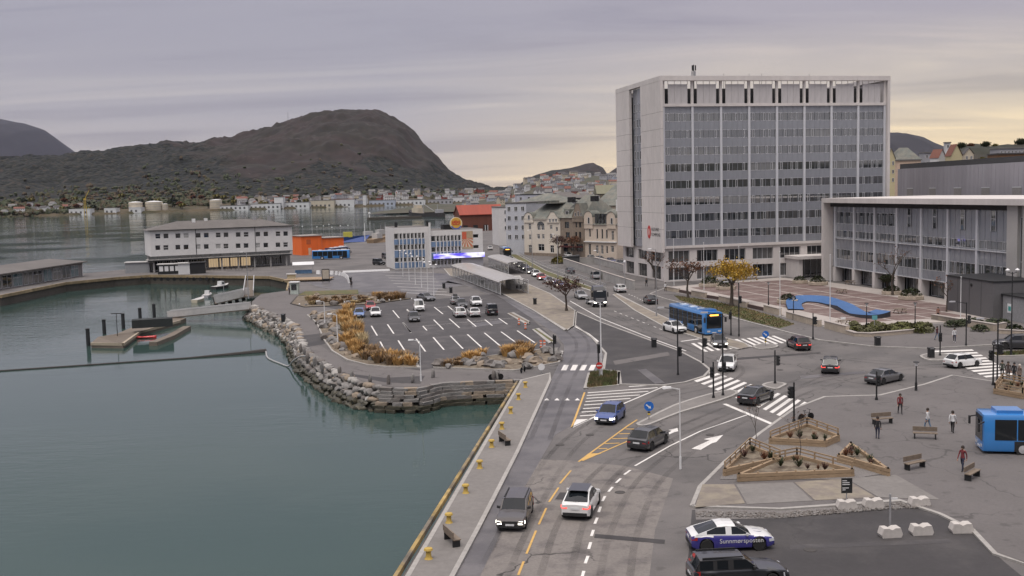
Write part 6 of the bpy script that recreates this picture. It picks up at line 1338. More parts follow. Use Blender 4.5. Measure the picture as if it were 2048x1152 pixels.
# --- buses
BW = 2.55
def bus(pc, pf, label, roofm, lowm, sign=None, Lb=12.0, loc=None, rz=None):
    a, b = (G(*pc), G(*pf)) if loc is None else (loc, None)
    o = thing('city_bus', label, 'bus', a, head(a, b) if rz is None else rz); h2, w2, Hb = Lb / 2, BW / 2, 3.05
    bb = MB(); sec = lambda x, k: [(x, w2 * .96 * k, .32), (x, w2 * k, .5), (x, w2 * k, 1.0), (x, w2 * .985 * k, Hb - .28), (x, w2 * .90 * k, Hb - .06), (x, w2 * .7 * k, Hb), (x, -w2 * .7 * k, Hb), (x, -w2 * .90 * k, Hb - .06), (x, -w2 * .985 * k, Hb - .28), (x, -w2 * k, 1.0), (x, -w2 * k, .5), (x, -w2 * .96 * k, .32)]
    R = [(-h2, .94), (-h2 + .18, 1), (h2 - .3, 1), (h2 - .05, .95), (h2, .86)]; rings = []
    for x, k in R: q = sec(x, k); rings.append(range(len(bb.v), len(bb.v) + 12)); bb.v += q
    for A, B in zip(rings, rings[1:]):
        for i in range(12):
            j = (i + 1) % 12; bb.f.append((A[i], A[j], B[j], B[i])); bb.m.append(1 if 4 <= i <= 6 else 0)
    bb.f.append(tuple(rings[0])[::-1]); bb.m.append(0); bb.f.append(tuple(rings[-1])); bb.m.append(0)
    bb.build('body', [lowm, roofm], o, smooth=35)
    for s_ in (1, -1):
        for k in range(7):
            x0 = -h2 + .3 + k * (Lb - 1.0) / 7; x1 = x0 + (Lb - 1.0) / 7 - .08; y = s_ * (w2 + .012)
            door = s_ < 0 and k in (3, 6)
            MB().poly([(x0, y, .45 if door else 1.15), (x1, y, .45 if door else 1.15), (x1, y * .985, Hb - .38), (x0, y * .985, Hb - .38)][::-s_]).build('door' if door else 'side_window', CARG, o)
    MB().poly([(h2 + .02, -1.0, 1.0), (h2 + .02, 1.0, 1.0), (h2 + .02, 1.0, 2.45), (h2 + .02, -1.0, 2.45)]).build('windscreen', CARG, o); MB().poly([(-h2 - .01, .95, 1.5), (-h2 - .01, -.95, 1.5), (-h2 - .01, -.95, 2.6), (-h2 - .01, .95, 2.6)]).build('rear_window', CARG, o)
    MB().box(h2 + .005, -.95, 2.48, h2 + .03, .95, 2.82).build('destination_sign', TRIM, o)
    if sign: MB().box(h2 + .031, -.55, 2.56, h2 + .036, .6, 2.74).build('sign_lights', sign, o)
    for s_ in (1, -1):
        MB().box(h2 - .02, s_ * .72 - .2, .55, h2 + .035, s_ * .72 + .2, .75).build('headlight', HEADL, o); MB().box(-h2 - .03, s_ * 1.0 - .1, .8, -h2 + .01, s_ * 1.0 + .1, 1.4).build('tail_light', TAILR, o)
        MB().beam((h2 - .1, s_ * 1.15, 2.5), (h2 + .35, s_ * 1.4, 2.35), .08, .08).box(h2 + .3, s_ * 1.4 - .12, 1.8, h2 + .42, s_ * 1.4 + .12, 2.4).build('mirror', TRIM, o)
        for x in (h2 - 2.7, -h2 + 3.2):
            MB().lathe([(.3, -.15), (.5, -.15), (.5, .15), (.3, .15)], 18, axis='Y').build('wheel', TYRE, o, (x, s_ * (w2 - .12), .5)); MB().lathe([(.03, -.05), (.3, -.02), (.3, .05)], 14, axis='Y').build('hub', RIM, o, (x, s_ * (w2 + .03), .5), PI if s_ > 0 else 0)
            MB().box(-.58, -.01, .0, .58, .01, .75).build('wheel_arch', TRIM, o, (x, s_ * (w2 - .008), .33))
    for x in (-3.6, -.6, 2.2): MB().box(x - .5, -.45, Hb, x + .5, .45, Hb + .1).build('roof_hatch', mat('roof_hatch', (.55, .6, .66), .5), o)
    MB().box(3.2, -.8, Hb, 5.0, .8, Hb + .22).build('roof_unit', roofm, o); MB().box(h2 - .01, -.3, .42, h2 + .03, .3, .54).build('number_plate', PLATE, o)
    return o
AMB = mat('amber_display', (.1, .05, .01), .4, var=0, emit=(1.0, .42, .06), estr=3.0)
WROOF = paint('bus_white', (.66, .67, .68))
bus((1390, 661), (1452, 680), 'blue city bus waiting at the zebra crossing on the avenue', PT['busblue'], PT['busblue'], AMB).scale = (1.08,) * 3
bus((663, 518.5), (700, 517.5), 'blue and white bus parked in front of the orange shed', WROOF, PT['busblue']); bus((674, 512), (712, 507), 'dark windowed bus with white roof parked behind another bus by the orange shed', WROOF, PT['navy'])
bus((1011, 514), (1024, 521), 'blue bus at the tail of the avenue queue', PT['busblue'], PT['dgrey'], AMB)
bus((2132, 906), (2030, 904), 'bright blue bus standing beside the forecourt railing', PT['busblue'], PT['busblue'])
# --- lorry
a, b = G(1193, 611), G(1222, 626); lo = thing('lorry', 'black lorry tractor with an empty grey flatbed on the avenue', 'lorry', a, head(a, b))
MB().box(-4.2, -.45, .75, 2.0, .45, 1.05).build('chassis', TRIM, lo); MB().box(-4.3, -1.2, 1.06, .9, 1.2, 1.25).build('flatbed', PT['grey'], lo); MB().box(.55, -1.1, 1.25, .75, 1.1, 2.3).build('bulkhead', GREYM, lo)
cb = MB().hexa([(1.0, -1.22, .75), (3.25, -1.22, .62), (3.25, 1.22, .62), (1.0, 1.22, .75), (1.0, -1.2, 3.05), (3.0, -1.15, 2.85), (3.0, 1.15, 2.85), (1.0, 1.2, 3.05)]); cb.build('cab', PT['black'], lo)
MB().hexa([(.95, -1.1, 3.05), (2.7, -1.05, 2.92), (2.7, 1.05, 2.92), (.95, 1.1, 3.05), (.95, -.95, 3.6), (2.0, -.9, 3.5), (2.0, .9, 3.5), (.95, .95, 3.6)]).build('roof_fairing', PT['black'], lo)
MB().poly([(3.205, -1.05, 1.75), (3.205, 1.05, 1.75), (3.045, 1.0, 2.72), (3.045, -1.0, 2.72)]).build('windscreen', CARG, lo)
for s_ in (1, -1):
    MB().poly([(1.6, s_ * 1.225, 1.75), (2.9, s_ * 1.225, 1.75), (2.75, s_ * 1.2, 2.6), (1.6, s_ * 1.2, 2.6)][::-s_]).build('side_window', CARG, lo); MB().box(3.2, s_ * .85 - .22, .75, 3.3, s_ * .85 + .22, .98).build('headlight', HEADON, lo)
    MB().box(3.0, s_ * 1.38 - .1, 1.8, 3.15, s_ * 1.38 + .1, 2.6).build('mirror', TRIM, lo)
    for x in (2.3, -2.2, -3.4):
        MB().lathe([(.3, -.17), (.5, -.17), (.5, .17), (.3, .17)], 16, axis='Y').build('wheel', TYRE, lo, (x, s_ * 1.02, .5)); MB().lathe([(.03, -.06), (.3, -.03), (.3, .05)], 12, axis='Y').build('hub', RIM, lo, (x, s_ * 1.19, .5), PI if s_ > 0 else 0)
    MB().box(-4.0, s_ * 1.0 - .25, 1.0, -1.7, s_ * 1.0 + .2, 1.05).build('mudguard', WHITEP, lo)
for k in range(3): MB().box(3.255 - k * .02, -.75, .95 + k * .24, 3.285 - k * .02, .75, 1.1 + k * .24).build('grille_bar', GREYM, lo)
MB().box(3.06, -.5, 2.72, 3.12, .5, 2.88).build('name_board', WHITE, lo); MB().box(3.26, -.26, .5, 3.29, .26, .62).build('number_plate', PLATE, lo)
# ------------------------------------------------------------------ street furniture
SIGB = mat('sign_blue_enamel', (.02, .14, .50), .4, var=.03); SIGW = mat('sign_white_enamel', (.70, .70, .70), .4, var=.03); GREENL = mat('green_signal', (.02, .3, .15), .3, var=0, emit=(.1, 1, .55), estr=2.5); LENS = mat('dark_lens', (.03, .012, .01), .2, var=0, coat=1)
def hpx(pb, pt):
    g = G(*pb); return (pb[1] - pt) * (g.y * math.cos(PIT) + H * math.sin(PIT)) / F
sig_head = MB().box(-.17, -.14, 0, .17, .14, 1.0).mesh('signal_head'); sig_head.materials.append(BLACKM)
visor = MB().lathe([(.13, -.26), (.14, -.14), (.13, -.139)], 10, axis='Y').mesh('visor'); visor.materials.append(BLACKM)
lensm = MB().lathe([(.01, -.15), (.11, -.15)], 10, axis='Y').mesh('lens'); lensm.materials.append(LENS)
def signal(pb, top, hd, rz, label, green=False, tall=False):
    h = hpx(pb, top); o = thing('traffic_light', label, 'traffic light', G(*pb)); o.location.z = .1 if pb[1] != 0 else 0
    MB().cyl((0, 0, -.1), (0, 0, h), .085, .07, 8).cyl((0, 0, 0), (0, 0, .25), .15, .12, 8).build('post', BLACKM, o, smooth=40)
    zh = hpx(pb, hd) - .5
    hd_ = place('signal_head', sig_head, o, mw=Matrix.Rotation(rz, 4, 'Z') @ Matrix.Translation((0, -.26, zh)))
    for k in range(3):
        place('visor', visor, hd_, (0, 0, .17 + .33 * k)); l = place('lens', lensm, hd_, (0, 0, .17 + .33 * k))
        if green and k == 0: l.material_slots[0].link = 'OBJECT'; l.material_slots[0].material = GREENL
    MB().box(-.06, -.13, zh + .6, .06, .0, zh + .7).build('bracket', BLACKM, o)
    if h > 5:
        MB().beam((0, 0, h - .1), (-1.5, 0, h + .15), .07, .07).build('arm', BLACKM, o); MB().hexa([(-2.1, -.14, h + .08), (-1.4, -.14, h + .08), (-1.4, .14, h + .08), (-2.1, .14, h + .08), (-2.0, -.1, h + .22), (-1.4, -.1, h + .22), (-1.4, .1, h + .22), (-2.0, .1, h + .22)]).build('lantern', GREYM, o)
    return o
signal((1356, 752), 618, 705, 2.2, 'tall black signal post on the dark corner island'); signal((1406, 728), 668, 686, 1.0, 'short traffic light at the tip of the dark corner island')
signal((1446, 793), 628, 735, .2, 'very tall black signal post on the near median'); signal((1427, 798), 725, 745, -.6, 'traffic light on the near median beside the tall post', True)
signal((1550, 769), 702, 722, 1.3, 'traffic light on the refuge island of the wide zebra crossing'); signal((1588, 846), 766, 786, -1.5, 'traffic light at the forecourt end of the wide zebra crossing')
signal((1753, 802), 744, 762, .2, 'traffic light at the forecourt kerb by the grey saloon'); signal((1462, 671), 620, 632, -.5, 'traffic light on the avenue median in front of the bus')
signal((1478, 673), 566, 600, .4, 'very tall black signal post on the avenue median'); signal((1626, 679), 627, 642, .8, 'traffic light on the square side of the avenue crossing')
signal((1880, 713), 652, 675, -.3, 'traffic light showing green on the refuge by the white hatchback', True); signal((1932, 693), 606, 640, 1.2, 'tall traffic light with a pale top at the corner of the square')
signal((1986, 772), 690, 712, -1.2, 'traffic light at the end of the right-hand crossing'); signal((1994, 774), 640, 700, 1.4, 'very tall black signal post at the end of the right-hand crossing')
signal((1108, 720), 670, 680, .4, 'dark signal at the corner of the planted bed by the side road'); signal((1197, 738), 688, 698, .3, 'dark signal beside the no entry sign')
def lamp_post(pb, top, label, m=WHITEP, head='flat', reach=.7, rz=0., name='street_lamp', r=.09, z=0.1, group=None):
    h = hpx(pb, top); o = thing(name, label, 'street lamp', G(*pb), rz, group); o.location.z = z
    MB().cyl((0, 0, -.15), (0, 0, h), r, r * .6, 8).cyl((0, 0, -.1), (0, 0, .8), r * 1.5, r * 1.4, 8).build('pole', m, o, smooth=40)
    if head == 'flat':
        MB().beam((0, 0, h - .05), (-reach, 0, h + .12), .06, .06).build('arm', m, o); MB().hexa([(-reach - .55, -.16, h + .06), (-reach + .05, -.12, h + .08), (-reach + .05, .12, h + .08), (-reach - .55, .16, h + .06), (-reach - .5, -.12, h + .2), (-reach + .05, -.09, h + .2), (-reach + .05, .09, h + .2), (-reach - .5, .12, h + .2)]).build('lantern', SIGW, o)
    elif head == 'globe':
        MB().lathe([(.02, h + .06), (.22, h + .1), (.28, h + .3), (.18, h + .5), (.02, h + .55)], 12).build('globe', SIGW, o, smooth=60)
    elif head == 'cap':
        MB().lathe([(.12, h), (.16, h + .32), (.02, h + .33)], 10).build('lantern', SIGW, o); MB().lathe([(.30, h + .33), (.26, h + .40), (.02, h + .44)], 12).build('cap', BLACKM, o)
    elif head == 'twin':
        for s_ in (-1, 1): MB().beam((0, 0, h - .2), (s_ * .55, 0, h), .06, .06).build('arm', m, o); MB().lathe([(.02, h), (.22, h + .06), (.26, h + .22), (.02, h + .42)], 10, o=(s_ * .55, 0, 0)).build('globe', SIGW, o, smooth=60)
    return o
lamp_post((1203, 756), 606, 'tall white lamp post behind the no entry sign'); lamp_post((1361, 938), 778, 'white lamp post standing by the forecourt kerb', rz=.2, r=.06)
lamp_post((842, 763), 681, 'slim white lamp post at the bend of the promenade', r=.07, z=0); lamp_post((676, 698), 629, 'white lamp post in the boulder bed beside the path', z=0); lamp_post((650, 652), 603, 'white lamp post among the boulders nearer the grasses', z=0)
lamp_post((1313, 634), 500, 'tall slim lamp post on the avenue median', GREYM); lamp_post((497, 596), 505, 'tall lamp post at the head of the gangways', GREYM, z=0); lamp_post((448, 592), 562, 'short lamp post on the boat pontoon', GREYM, z=-.9)
for k, (x, yb, yt) in enumerate(((1065, 534, 462), (1116, 556, 470), (1201, 585, 503))): lamp_post((x, yb), yt, ('slim lamp post on the verge near the tail of the queue', 'slim lamp post on the verge beside the dark crossover', 'slim lamp post on the verge by the silver van')[k], GREYM)
lamp_post((1733, 659), 613, 'black post lamp with pale lantern in the hedge bed, left of two', BLACKM, 'cap'); lamp_post((1830, 656), 612, 'black post lamp with pale lantern in the hedge bed beside the low wall', BLACKM, 'cap'); lamp_post((1832, 783), 733, 'black post lamp on the forecourt beside the grey saloon', BLACKM, 'cap')
lamp_post((1587, 641), 600, 'black post lamp at the corner of the square by the blue ramp', BLACKM, 'cap'); lamp_post((1537, 615), 570, 'black post lamp on the square behind the yellow tree', BLACKM, 'cap'); lamp_post((1250, 575), 527, 'grey post lamp with round globe on the concrete wall', GREYM, 'globe')
lamp_post((2022, 712), 545, 'very tall lamp post with two curved arms beside the people carrier', BLACKM, 'twin')
for k in range(6): lamp_post(lerp((868, 591), (806, 553), k / 5), lerp((868, 532), (808, 503), k / 5)[1], 'white twin-globe lamp in the row across the terminal yard', WHITEP, 'twin', .5, 0, z=0, group='twin-globe lamps in the terminal yard', r=.07)
for k, (x, y) in enumerate(((606, 454), (635, 455), (659, 450), (665, 456), (682, 453), (697, 452), (648, 453))): lamp_post((x, y + 30), y, 'white-headed lamp on the quay behind the orange shed', GREYM, 'globe', z=0, group='lamps on the back quay', r=.08)
def pole(pb, top, label, r=.07, name='flagpole', group=None):
    h = hpx(pb, top); o = thing(name, label, 'flagpole', G(*pb), 0, group); o.location.z = .1
    MB().cyl((0, 0, -.2), (0, 0, h), r, r * .6, 8).build('shaft', WHITEP, o, smooth=40); MB().lathe([(.02, h), (.10, h + .06), (.02, h + .16)], 8).build('finial', WHITEP, o); MB().box(-.2, -.2, -.2, .2, .2, .12).build('base', CONC, o)
for x, yb, yt, lb in ((1348, 572, 480, 'white flagpole nearest the tower corner'), (1408, 581, 487, 'white flagpole beside the round planter at the tower'), (1478, 606, 495, 'white flagpole behind the yellow tree'), (1560, 634, 505, 'white flagpole in front of the tower entrance'), (1660, 652, 512, 'white flagpole standing beside the blue ramp'), (1921, 640, 556, 'leaning white flagpole in front of the dark pavilion')): pole((x, yb), yt, lb)
pole((625, 478), 402, 'tall white flagpole on the quay behind the orange shed'); pole((730, 482), 447, 'thick white post at the end of the harbour sheds', .25, 'harbour_post')
# bins
def bin_(pb, label, h=1.15):
    o = thing('litter_bin', label, 'bin', G(*pb)); o.location.z = .1
    MB().box(-.3, -.3, -.1, .3, .3, h - .15).build('body', BLACKM, o); MB().box(-.34, -.34, h - .15, .34, .34, h).build('lid', BLACKM, o); MB().box(-.22, -.345, h - .12, .22, -.341, h - .04).build('slot', GREYM, o)
for p_, lb in (((1070, 610), 'black bin on the bus platform near the purple tree'), ((1308, 696), 'black bin on the dark corner island'), ((1755, 693), 'black bin on the pavement in front of the hedge bed'), ((1862, 717), 'black bin on the refuge beside the green traffic light'), ((567, 643), 'black bin on the promenade by the rubble wall'), ((902, 586), 'black bin at the yard edge beside the last lane line'), ((888, 577), 'black bin farther along the yard edge'), ((701, 565), 'black bin beside the white barriers')): bin_(p_, lb)
# signs
def sign_post(pb, top, label, name, build, r=.045):
    h = hpx(pb, top); o = thing(name, label, 'sign', G(*pb)); o.location.z = .1; MB().cyl((0, 0, -.15), (0, 0, h), r, r, 8).build('post', GREYM, o); build(o, h); return o
def b_noentry(o, h):
    d = MB().lathe([(.01, -.06), (.36, -.06), (.36, -.03), (.01, -.03)], 24, axis='Y').build('disc', REDM, o, (0, 0, h - .3)); MB().box(-.26, -.068, -.06, .26, -.061, .06).build('bar', SIGW, d)
sign_post((1199, 757), 727, 'red no entry sign at the mouth of the side road', 'no_entry_sign', b_noentry)
def b_keep(o, h):
    d = MB().lathe([(.01, -.08), (.42, -.08), (.42, -.05), (.01, -.05)], 24, axis='Y').build('disc', SIGB, o, (0, 0, h - .35)); MB().poly([(-.28, -.085, .1), (-.2, -.085, .2), (.05, -.085, -.03), (.12, -.085, .05), (.18, -.085, -.2), (-.08, -.085, -.15), (-.02, -.085, -.09)][::-1]).build('arrow', SIGW, d)
    for k in range(5): MB().box(-.11, -.07, .5 + k * .16, .11, -.03, .62 + k * .16).build('stripe', (mat('sign_yellow_band', (.65, .45, .05), .5), BLACKM)[k % 2], o)
sign_post((1298, 843), 806, 'round blue keep-right sign on a striped post at the median tip', 'keep_right_sign', b_keep)
sign_post((1531, 694), 664, 'round blue sign with a white arrow on the refuge island', 'keep_right_sign', lambda o, h: b_keep(o, h))
def b_round(o, h): MB().lathe([(.01, -.06), (.38, -.06), (.38, -.03), (.01, -.03)], 20, axis='Y').build('disc', SIGW, o, (0, 0, h - .35))
sign_post((1083, 748), 729, 'round pale sign seen from behind at the path end', 'round_sign', b_round)
def b_info(o, h):
    d = MB().box(-.34, -.06, h - .95, .34, -.02, h).build('board', BLACKM, o)
    for k, w in enumerate((.28, .44, .46, .40, .2)): MB().box(-.28, -.064, h - .18 - k * .12 - (.1 if k > 2 else 0), -.28 + w, -.061, h - .13 - k * .12 - (.1 if k > 2 else 0)).build('text_line', SIGW, d)
sign_post((1693, 1012), 958, 'black notice board with white lines on a post in a concrete block', 'notice_board', b_info, .035)
def b_pole(o, h): MB().box(0, -.03, h - .32, .42, .03, h - .22).build('cross_piece', SIGW, o)
sign_post((1780, 1064), 990, 'bare post with a short white cross-piece set in a concrete block', 'barrier_post', b_pole, .06)
def b_teal(o, h): MB().box(-.35, -.05, h - .6, .35, -.02, h).build('board', mat('teal_board', (.12, .36, .40), .5), o)
sign_post((1749, 663), 632, 'small teal sign standing in the hedge bed', 'small_sign', b_teal)
# concrete blocks
bk = MB(); pr = [(-.55, 0), (.55, 0), (.62, .18), (.5, .56), (.2, .56), (.0, .46), (-.2, .56), (-.5, .56), (-.62, .18)]
bk.poly([(x, -.3, z) for x, z in pr]).poly([(x, .3, z) for x, z in pr][::-1])
for i in range(len(pr)): j = (i + 1) % len(pr); bk.poly([(pr[j][0], -.3, pr[j][1]), (pr[i][0], -.3, pr[i][1]), (pr[i][0], .3, pr[i][1]), (pr[j][0], .3, pr[j][1])])
bkm = bk.mesh('concrete_block'); bkm.materials.append(mat('pale_concrete', (.50, .47, .44), .85, var=.12, scale=3))
for x, y, r_, lb in ((1693, 1018, -.02, 'pale concrete block holding the notice board'), (1746, 1015, 0, 'pale concrete block on the gravel strip behind the bare post'), (1838, 1012, .03, 'pale concrete block at the end of the gravel strip'), (1780, 1073, .1, 'pale concrete block holding the bare post'), (1842, 1068, .02, 'pale concrete block on the asphalt between two others'), (1922, 1064, -.03, 'pale concrete block at the edge of the lower car park')): tag(place('concrete_block', bkm, None, G(x, y), r_, scale=1.0), lb, 'concrete block')
# wooden raised beds
WOOD = mat('raw_timber', (.30, .215, .135), .8, var=.2, scale=3, big=.15, bigscale=.6, stretch=(1, 1, 4), bump=.3, bscale=15); WOODD = mat('weathered_timber', (.19, .15, .115), .85, var=.25, scale=2, big=.15, bump=.3, bscale=12)
PLM = []
for k in range(3):
    b = MB(); r_ = random.Random(k)
    for _ in range(60):
        a = r_.random() * 6.3; t_ = Vector((math.cos(a), math.sin(a), 0)) * r_.uniform(.1, .5) + Vector((0, 0, r_.uniform(.2, .8))); d_ = Vector((-math.sin(a), math.cos(a), 0)) * .03; b.poly([-d_, d_, t_ + d_, t_ - d_])
    PLM.append(b.mesh('plant')); PLM[-1].materials.append((LF_DARK, LF_PURP, LF_RUST)[k])
def planter(px, label, fence=(), soil=SOIL, logs=2):
    P = GL(px); c = sum(P, Vector()) / len(P); o = thing('timber_planter', label, 'planter', (c.x, c.y, .1)); Q = [p_ - c for p_ in P]
    for p_ in Q: p_.z = 0
    MB().prism([c_ * .96 for c_ in Q], -.05, .30).build('soil', soil, o)
    for i in range(len(Q)):
        a, b = Q[i], Q[(i + 1) % len(Q)]; d = (b - a).normalized()
        for k in range(logs): MB().beam(a - d * .12 + Vector((0, 0, .14 + .27 * k)), b + d * (.12 if k else .05) + Vector((0, 0, .14 + .27 * k)), .22 - .03 * k, .24).build('log', WOOD, o)
        n_ = max(2, int((b - a).length / 1.3))
        for k in range(n_ + 1): q = a + (b - a) * k / n_; MB().box(q.x - .05, q.y - .05, .0, q.x + .05, q.y + .05, 1.05 if i in fence else .62).build('post', WOOD, o)
        if i in fence:
            for z in (.78, 1.02): MB().beam(a + Vector((0, 0, z)), b + Vector((0, 0, z)), .05, .1).build('rail', WOOD, o)
    for k in range(7):
        u_, v_ = sorted((rnd.random(), rnd.random())); q = Q[0] * u_ + Q[1] * (v_ - u_) + Q[2] * (1 - v_); place('plant', PLM[k % 3], o, (q.x * .8, q.y * .8, .4), rnd.random() * 6, scale=rnd.uniform(.4, .8))
    return o, c
planter([(1541, 891), (1650, 897), (1676, 885), (1614, 862)], 'triangular timber planter with pale boards, farthest from the parked cars', (2, 3)); planter([(1450, 955), (1560, 930), (1500, 905)], 'pointed timber planter with a rail fence beside the road', (1, 2))
planter([(1478, 966), (1704, 956), (1594, 926), (1547, 936)], 'longest timber planter with a rail fence above the paving slabs', (1, 2)); planter([(1678, 926), (1776, 955), (1702, 902)], 'dark-backed timber planter leaning towards the forecourt', ())
planter([(1990, 790), (2045, 800), (2050, 780), (2005, 770)], 'small timber planter with a rail fence by the right-hand crossing', (0, 1, 2, 3))
# low stone walls and planters of the square
SWALL = mat('sandstone_wall', (.40, .34, .27), .85, var=.2, scale=2, big=.12, bump=.4, bscale=6)
def low_wall(px, h, label, w=.5, m=SWALL, name='low_wall', z=.1, cap=True):
    P = GL(px); c = sum(P, Vector()) / len(P); o = thing(name, label, 'wall', (c.x, c.y, z)); Q = [p_ - c for p_ in P]
    ribbon(MB(), Q, w, -.15, h).build('wall', m, o)
    if cap: ribbon(MB(), Q, w + .12, h, h + .09).build('coping', STRIP, o)
    return o
low_wall([(1332, 581), (1358, 586)], .7, 'short low sandstone wall at the tower corner'); low_wall([(1385, 592), (1412, 597)], .9, 'low sandstone wall beside the rust-leaved tree'); low_wall([(1440, 602), (1495, 616)], .8, 'low sandstone wall below the yellow tree')
low_wall([(1530, 624), (1560, 632)], 1.0, 'low sandstone wall between the flagpole and the blue ramp'); low_wall([(1575, 637), (1640, 655)], .9, 'low sandstone wall below the blue ramp'); low_wall([(1652, 658), (1695, 669)], 1.0, 'low sandstone wall ending at the hedge bed')
low_wall([(1695, 669), (1712, 674), (1740, 675), (1790, 671), (1862, 664)], .45, 'curved low wall of the hedge bed'); low_wall([(1938, 655), (1992, 664), (2010, 660)], .9, 'low sandstone wall below the dark pavilion'); low_wall([(1865, 640), (1935, 652)], .7, 'dark low wall beside the steps', m=PAVE_B)
low_wall([(1995, 668), (2060, 672)], .5, 'stepped low wall in front of the annex')
for a, lb in (([(1360, 586), (1384, 591)], 'dark low recess segment behind the short sandstone wall'), ([(1415, 597), (1438, 601)], 'dark low recess segment between two sandstone walls'), ([(1497, 616), (1528, 623)], 'dark low recess segment by the flagpole')): low_wall(a, .55, lb, .35, mat('recess_dark', (.07, .045, .04), .9), cap=False)  # low dark segments in the recesses between the sandstone walls
low_wall([(1128, 530), (1170, 545), (1215, 562), (1268, 580)], 1.7, 'long pale concrete wall beside the silver van', .4, CONC); low_wall([(1150, 527), (1190, 526), (1240, 540), (1262, 548)], 1.5, 'upper concrete wall in front of the old houses', .4, CONC)
SHRUB = {}
def shrub_mesh(seed, r, h, m, n=260, leaf=.16):
    k = (seed, m.name)
    if k not in SHRUB:
        rr = random.Random(seed); b = MB()
        for _ in range(n):
            a = rr.random() * 2 * PI; q = math.sqrt(rr.random()); z = rr.random() ** .7; rad = r * q * (1 - .45 * z * z); c = Vector((math.cos(a) * rad, math.sin(a) * rad, z * h * (1 - .35 * q) + .05))
            u = Vector((rr.gauss(0, 1), rr.gauss(0, 1), rr.gauss(0, 1))).normalized(); v = u.cross(Vector((.2, rr.random(), 1))).normalized(); s_ = leaf * rr.uniform(.6, 1.4); b.poly([c - u * s_, c + v * s_ * .7, c + u * s_, c - v * s_ * .7])
        SHRUB[k] = b.mesh('foliage'); SHRUB[k].materials.append(m)
    return SHRUB[k]
def tub(pb, label, r=1.6, m=None, seed=1):
    o = thing('plaza_planter', label, 'planter', G(*pb)); o.location.z = .12
    MB().lathe([(r * .94, 0), (r, .1), (r, .62), (r * .86, .66), (r * .84, .5), (.05, .5)], 8).build('tub', SWALL, o); f = place('shrub', shrub_mesh(seed, 1.5, 1.3, m or LF_DARK), o, (0, 0, .45), scale=r / 1.7); return o
for p_, r_, sd_, lb in (((1420, 574), 2.3, 1, 'octagonal planter with dark shrubs beside the flagpole at the tower'), ((1452, 580), 2.0, 2, 'octagonal planter with dark shrubs behind the yellow tree'), ((1575, 608), 1.8, 3, 'octagonal planter near the blue ramp and flagpole'), ((1600, 568), 1.6, 1, 'octagonal planter left of the tower entrance'), ((1636, 571), 2.0, 2, 'octagonal planter in front of the tower side door'), ((1783, 590), 1.8, 3, 'octagonal planter under the bare tree by the wing'), ((1822, 600), 2.2, 1, 'octagonal planter in front of the wing shop windows')): tub(p_, lb, r_, LF_DARK, sd_)
def picnic(pb, label, rz):
    o = thing('picnic_table', label, 'table', G(*pb), rz); o.location.z = .12; MB().box(-.95, -.38, .70, .95, .38, .76).build('table_top', WOODD, o)
    for s_ in (-1, 1): MB().box(-.95, s_ * .72 - .14, .42, .95, s_ * .72 + .14, .47).build('bench', WOODD, o)
    for x in (-.65, .65):
        for s_ in (-1, 1): MB().beam((x, s_ * .78, 0), (x, s_ * .2, .70), .09, .07).build('leg', WOODD, o)
for p_, r_, lb in (((1683, 588), .3, 'picnic table on the square in front of the wing arcade'), ((1700, 570), .1, 'picnic table beneath the wing arcade'), ((1800, 628), .2, 'picnic table standing alone towards the hedge bed'), ((1688, 652), .2, 'picnic table tucked behind the low wall by the blue ramp')): picnic(p_, lb, r_)
# blue pump track
BLT = mat('blue_track_surface', (.04, .115, .28), .55, var=.14); tp_ = smooth_path(GL([(1592, 622), (1588, 611), (1605, 605), (1640, 606), (1668, 612), (1690, 622), (1715, 632), (1742, 637), (1766, 634)]), 5); hs = [.15, .2, .2, .2, .25, .75, .35, .55, .85]; hA = [.25, .8, 1.0, 1.0, .8, .9, .5, .65, .95]
hh_ = [interp([(i, h_) for i, h_ in enumerate(hs)], i / 5) for i in range(len(tp_))]; A_, B_ = offset_path(tp_, 1.25), offset_path(tp_, -1.25); c = tp_[len(tp_) // 2]
pt_ = thing('pump_track', 'bright blue wavy pump track with dark sides on the square', 'pump track', (c.x, c.y, .12)); dk_ = MB(); sd_ = MB()
for i in range(len(tp_) - 1):
    Z = lambda p_, z: (p_.x - c.x, p_.y - c.y, z); tl0 = interp(list(enumerate(hA)), i / 5); tl1 = interp(list(enumerate(hA)), (i + 1) / 5)
    dk_.poly([Z(B_[i], hh_[i]), Z(B_[i + 1], hh_[i + 1]), Z(A_[i + 1], tl1), Z(A_[i], tl0)]); sd_.poly([Z(B_[i], 0), Z(B_[i + 1], 0), Z(B_[i + 1], hh_[i + 1] - .02), Z(B_[i], hh_[i] - .02)]); sd_.poly([Z(A_[i + 1], 0), Z(A_[i], 0), Z(A_[i], tl0 - .02), Z(A_[i + 1], tl1 - .02)])
sd_.poly([Z(B_[-1], 0), Z(A_[-1], 0), Z(A_[-1], hA[-1]), Z(B_[-1], hh_[-1])]); dk_.build('riding_surface', BLT, pt_); sd_.build('side', mat('track_side', (.035, .037, .045), .6), pt_)
ws = thing('white_plate', 'small white plate on the dark side of the blue ramp', 'sign', G(1686, 648)); MB().box(-.35, -.06, .5, .35, 0, 1.0).build('plate', SIGW, ws); MB().box(-.04, 0, 0, .04, .08, .9).build('stake', GREYM, ws)
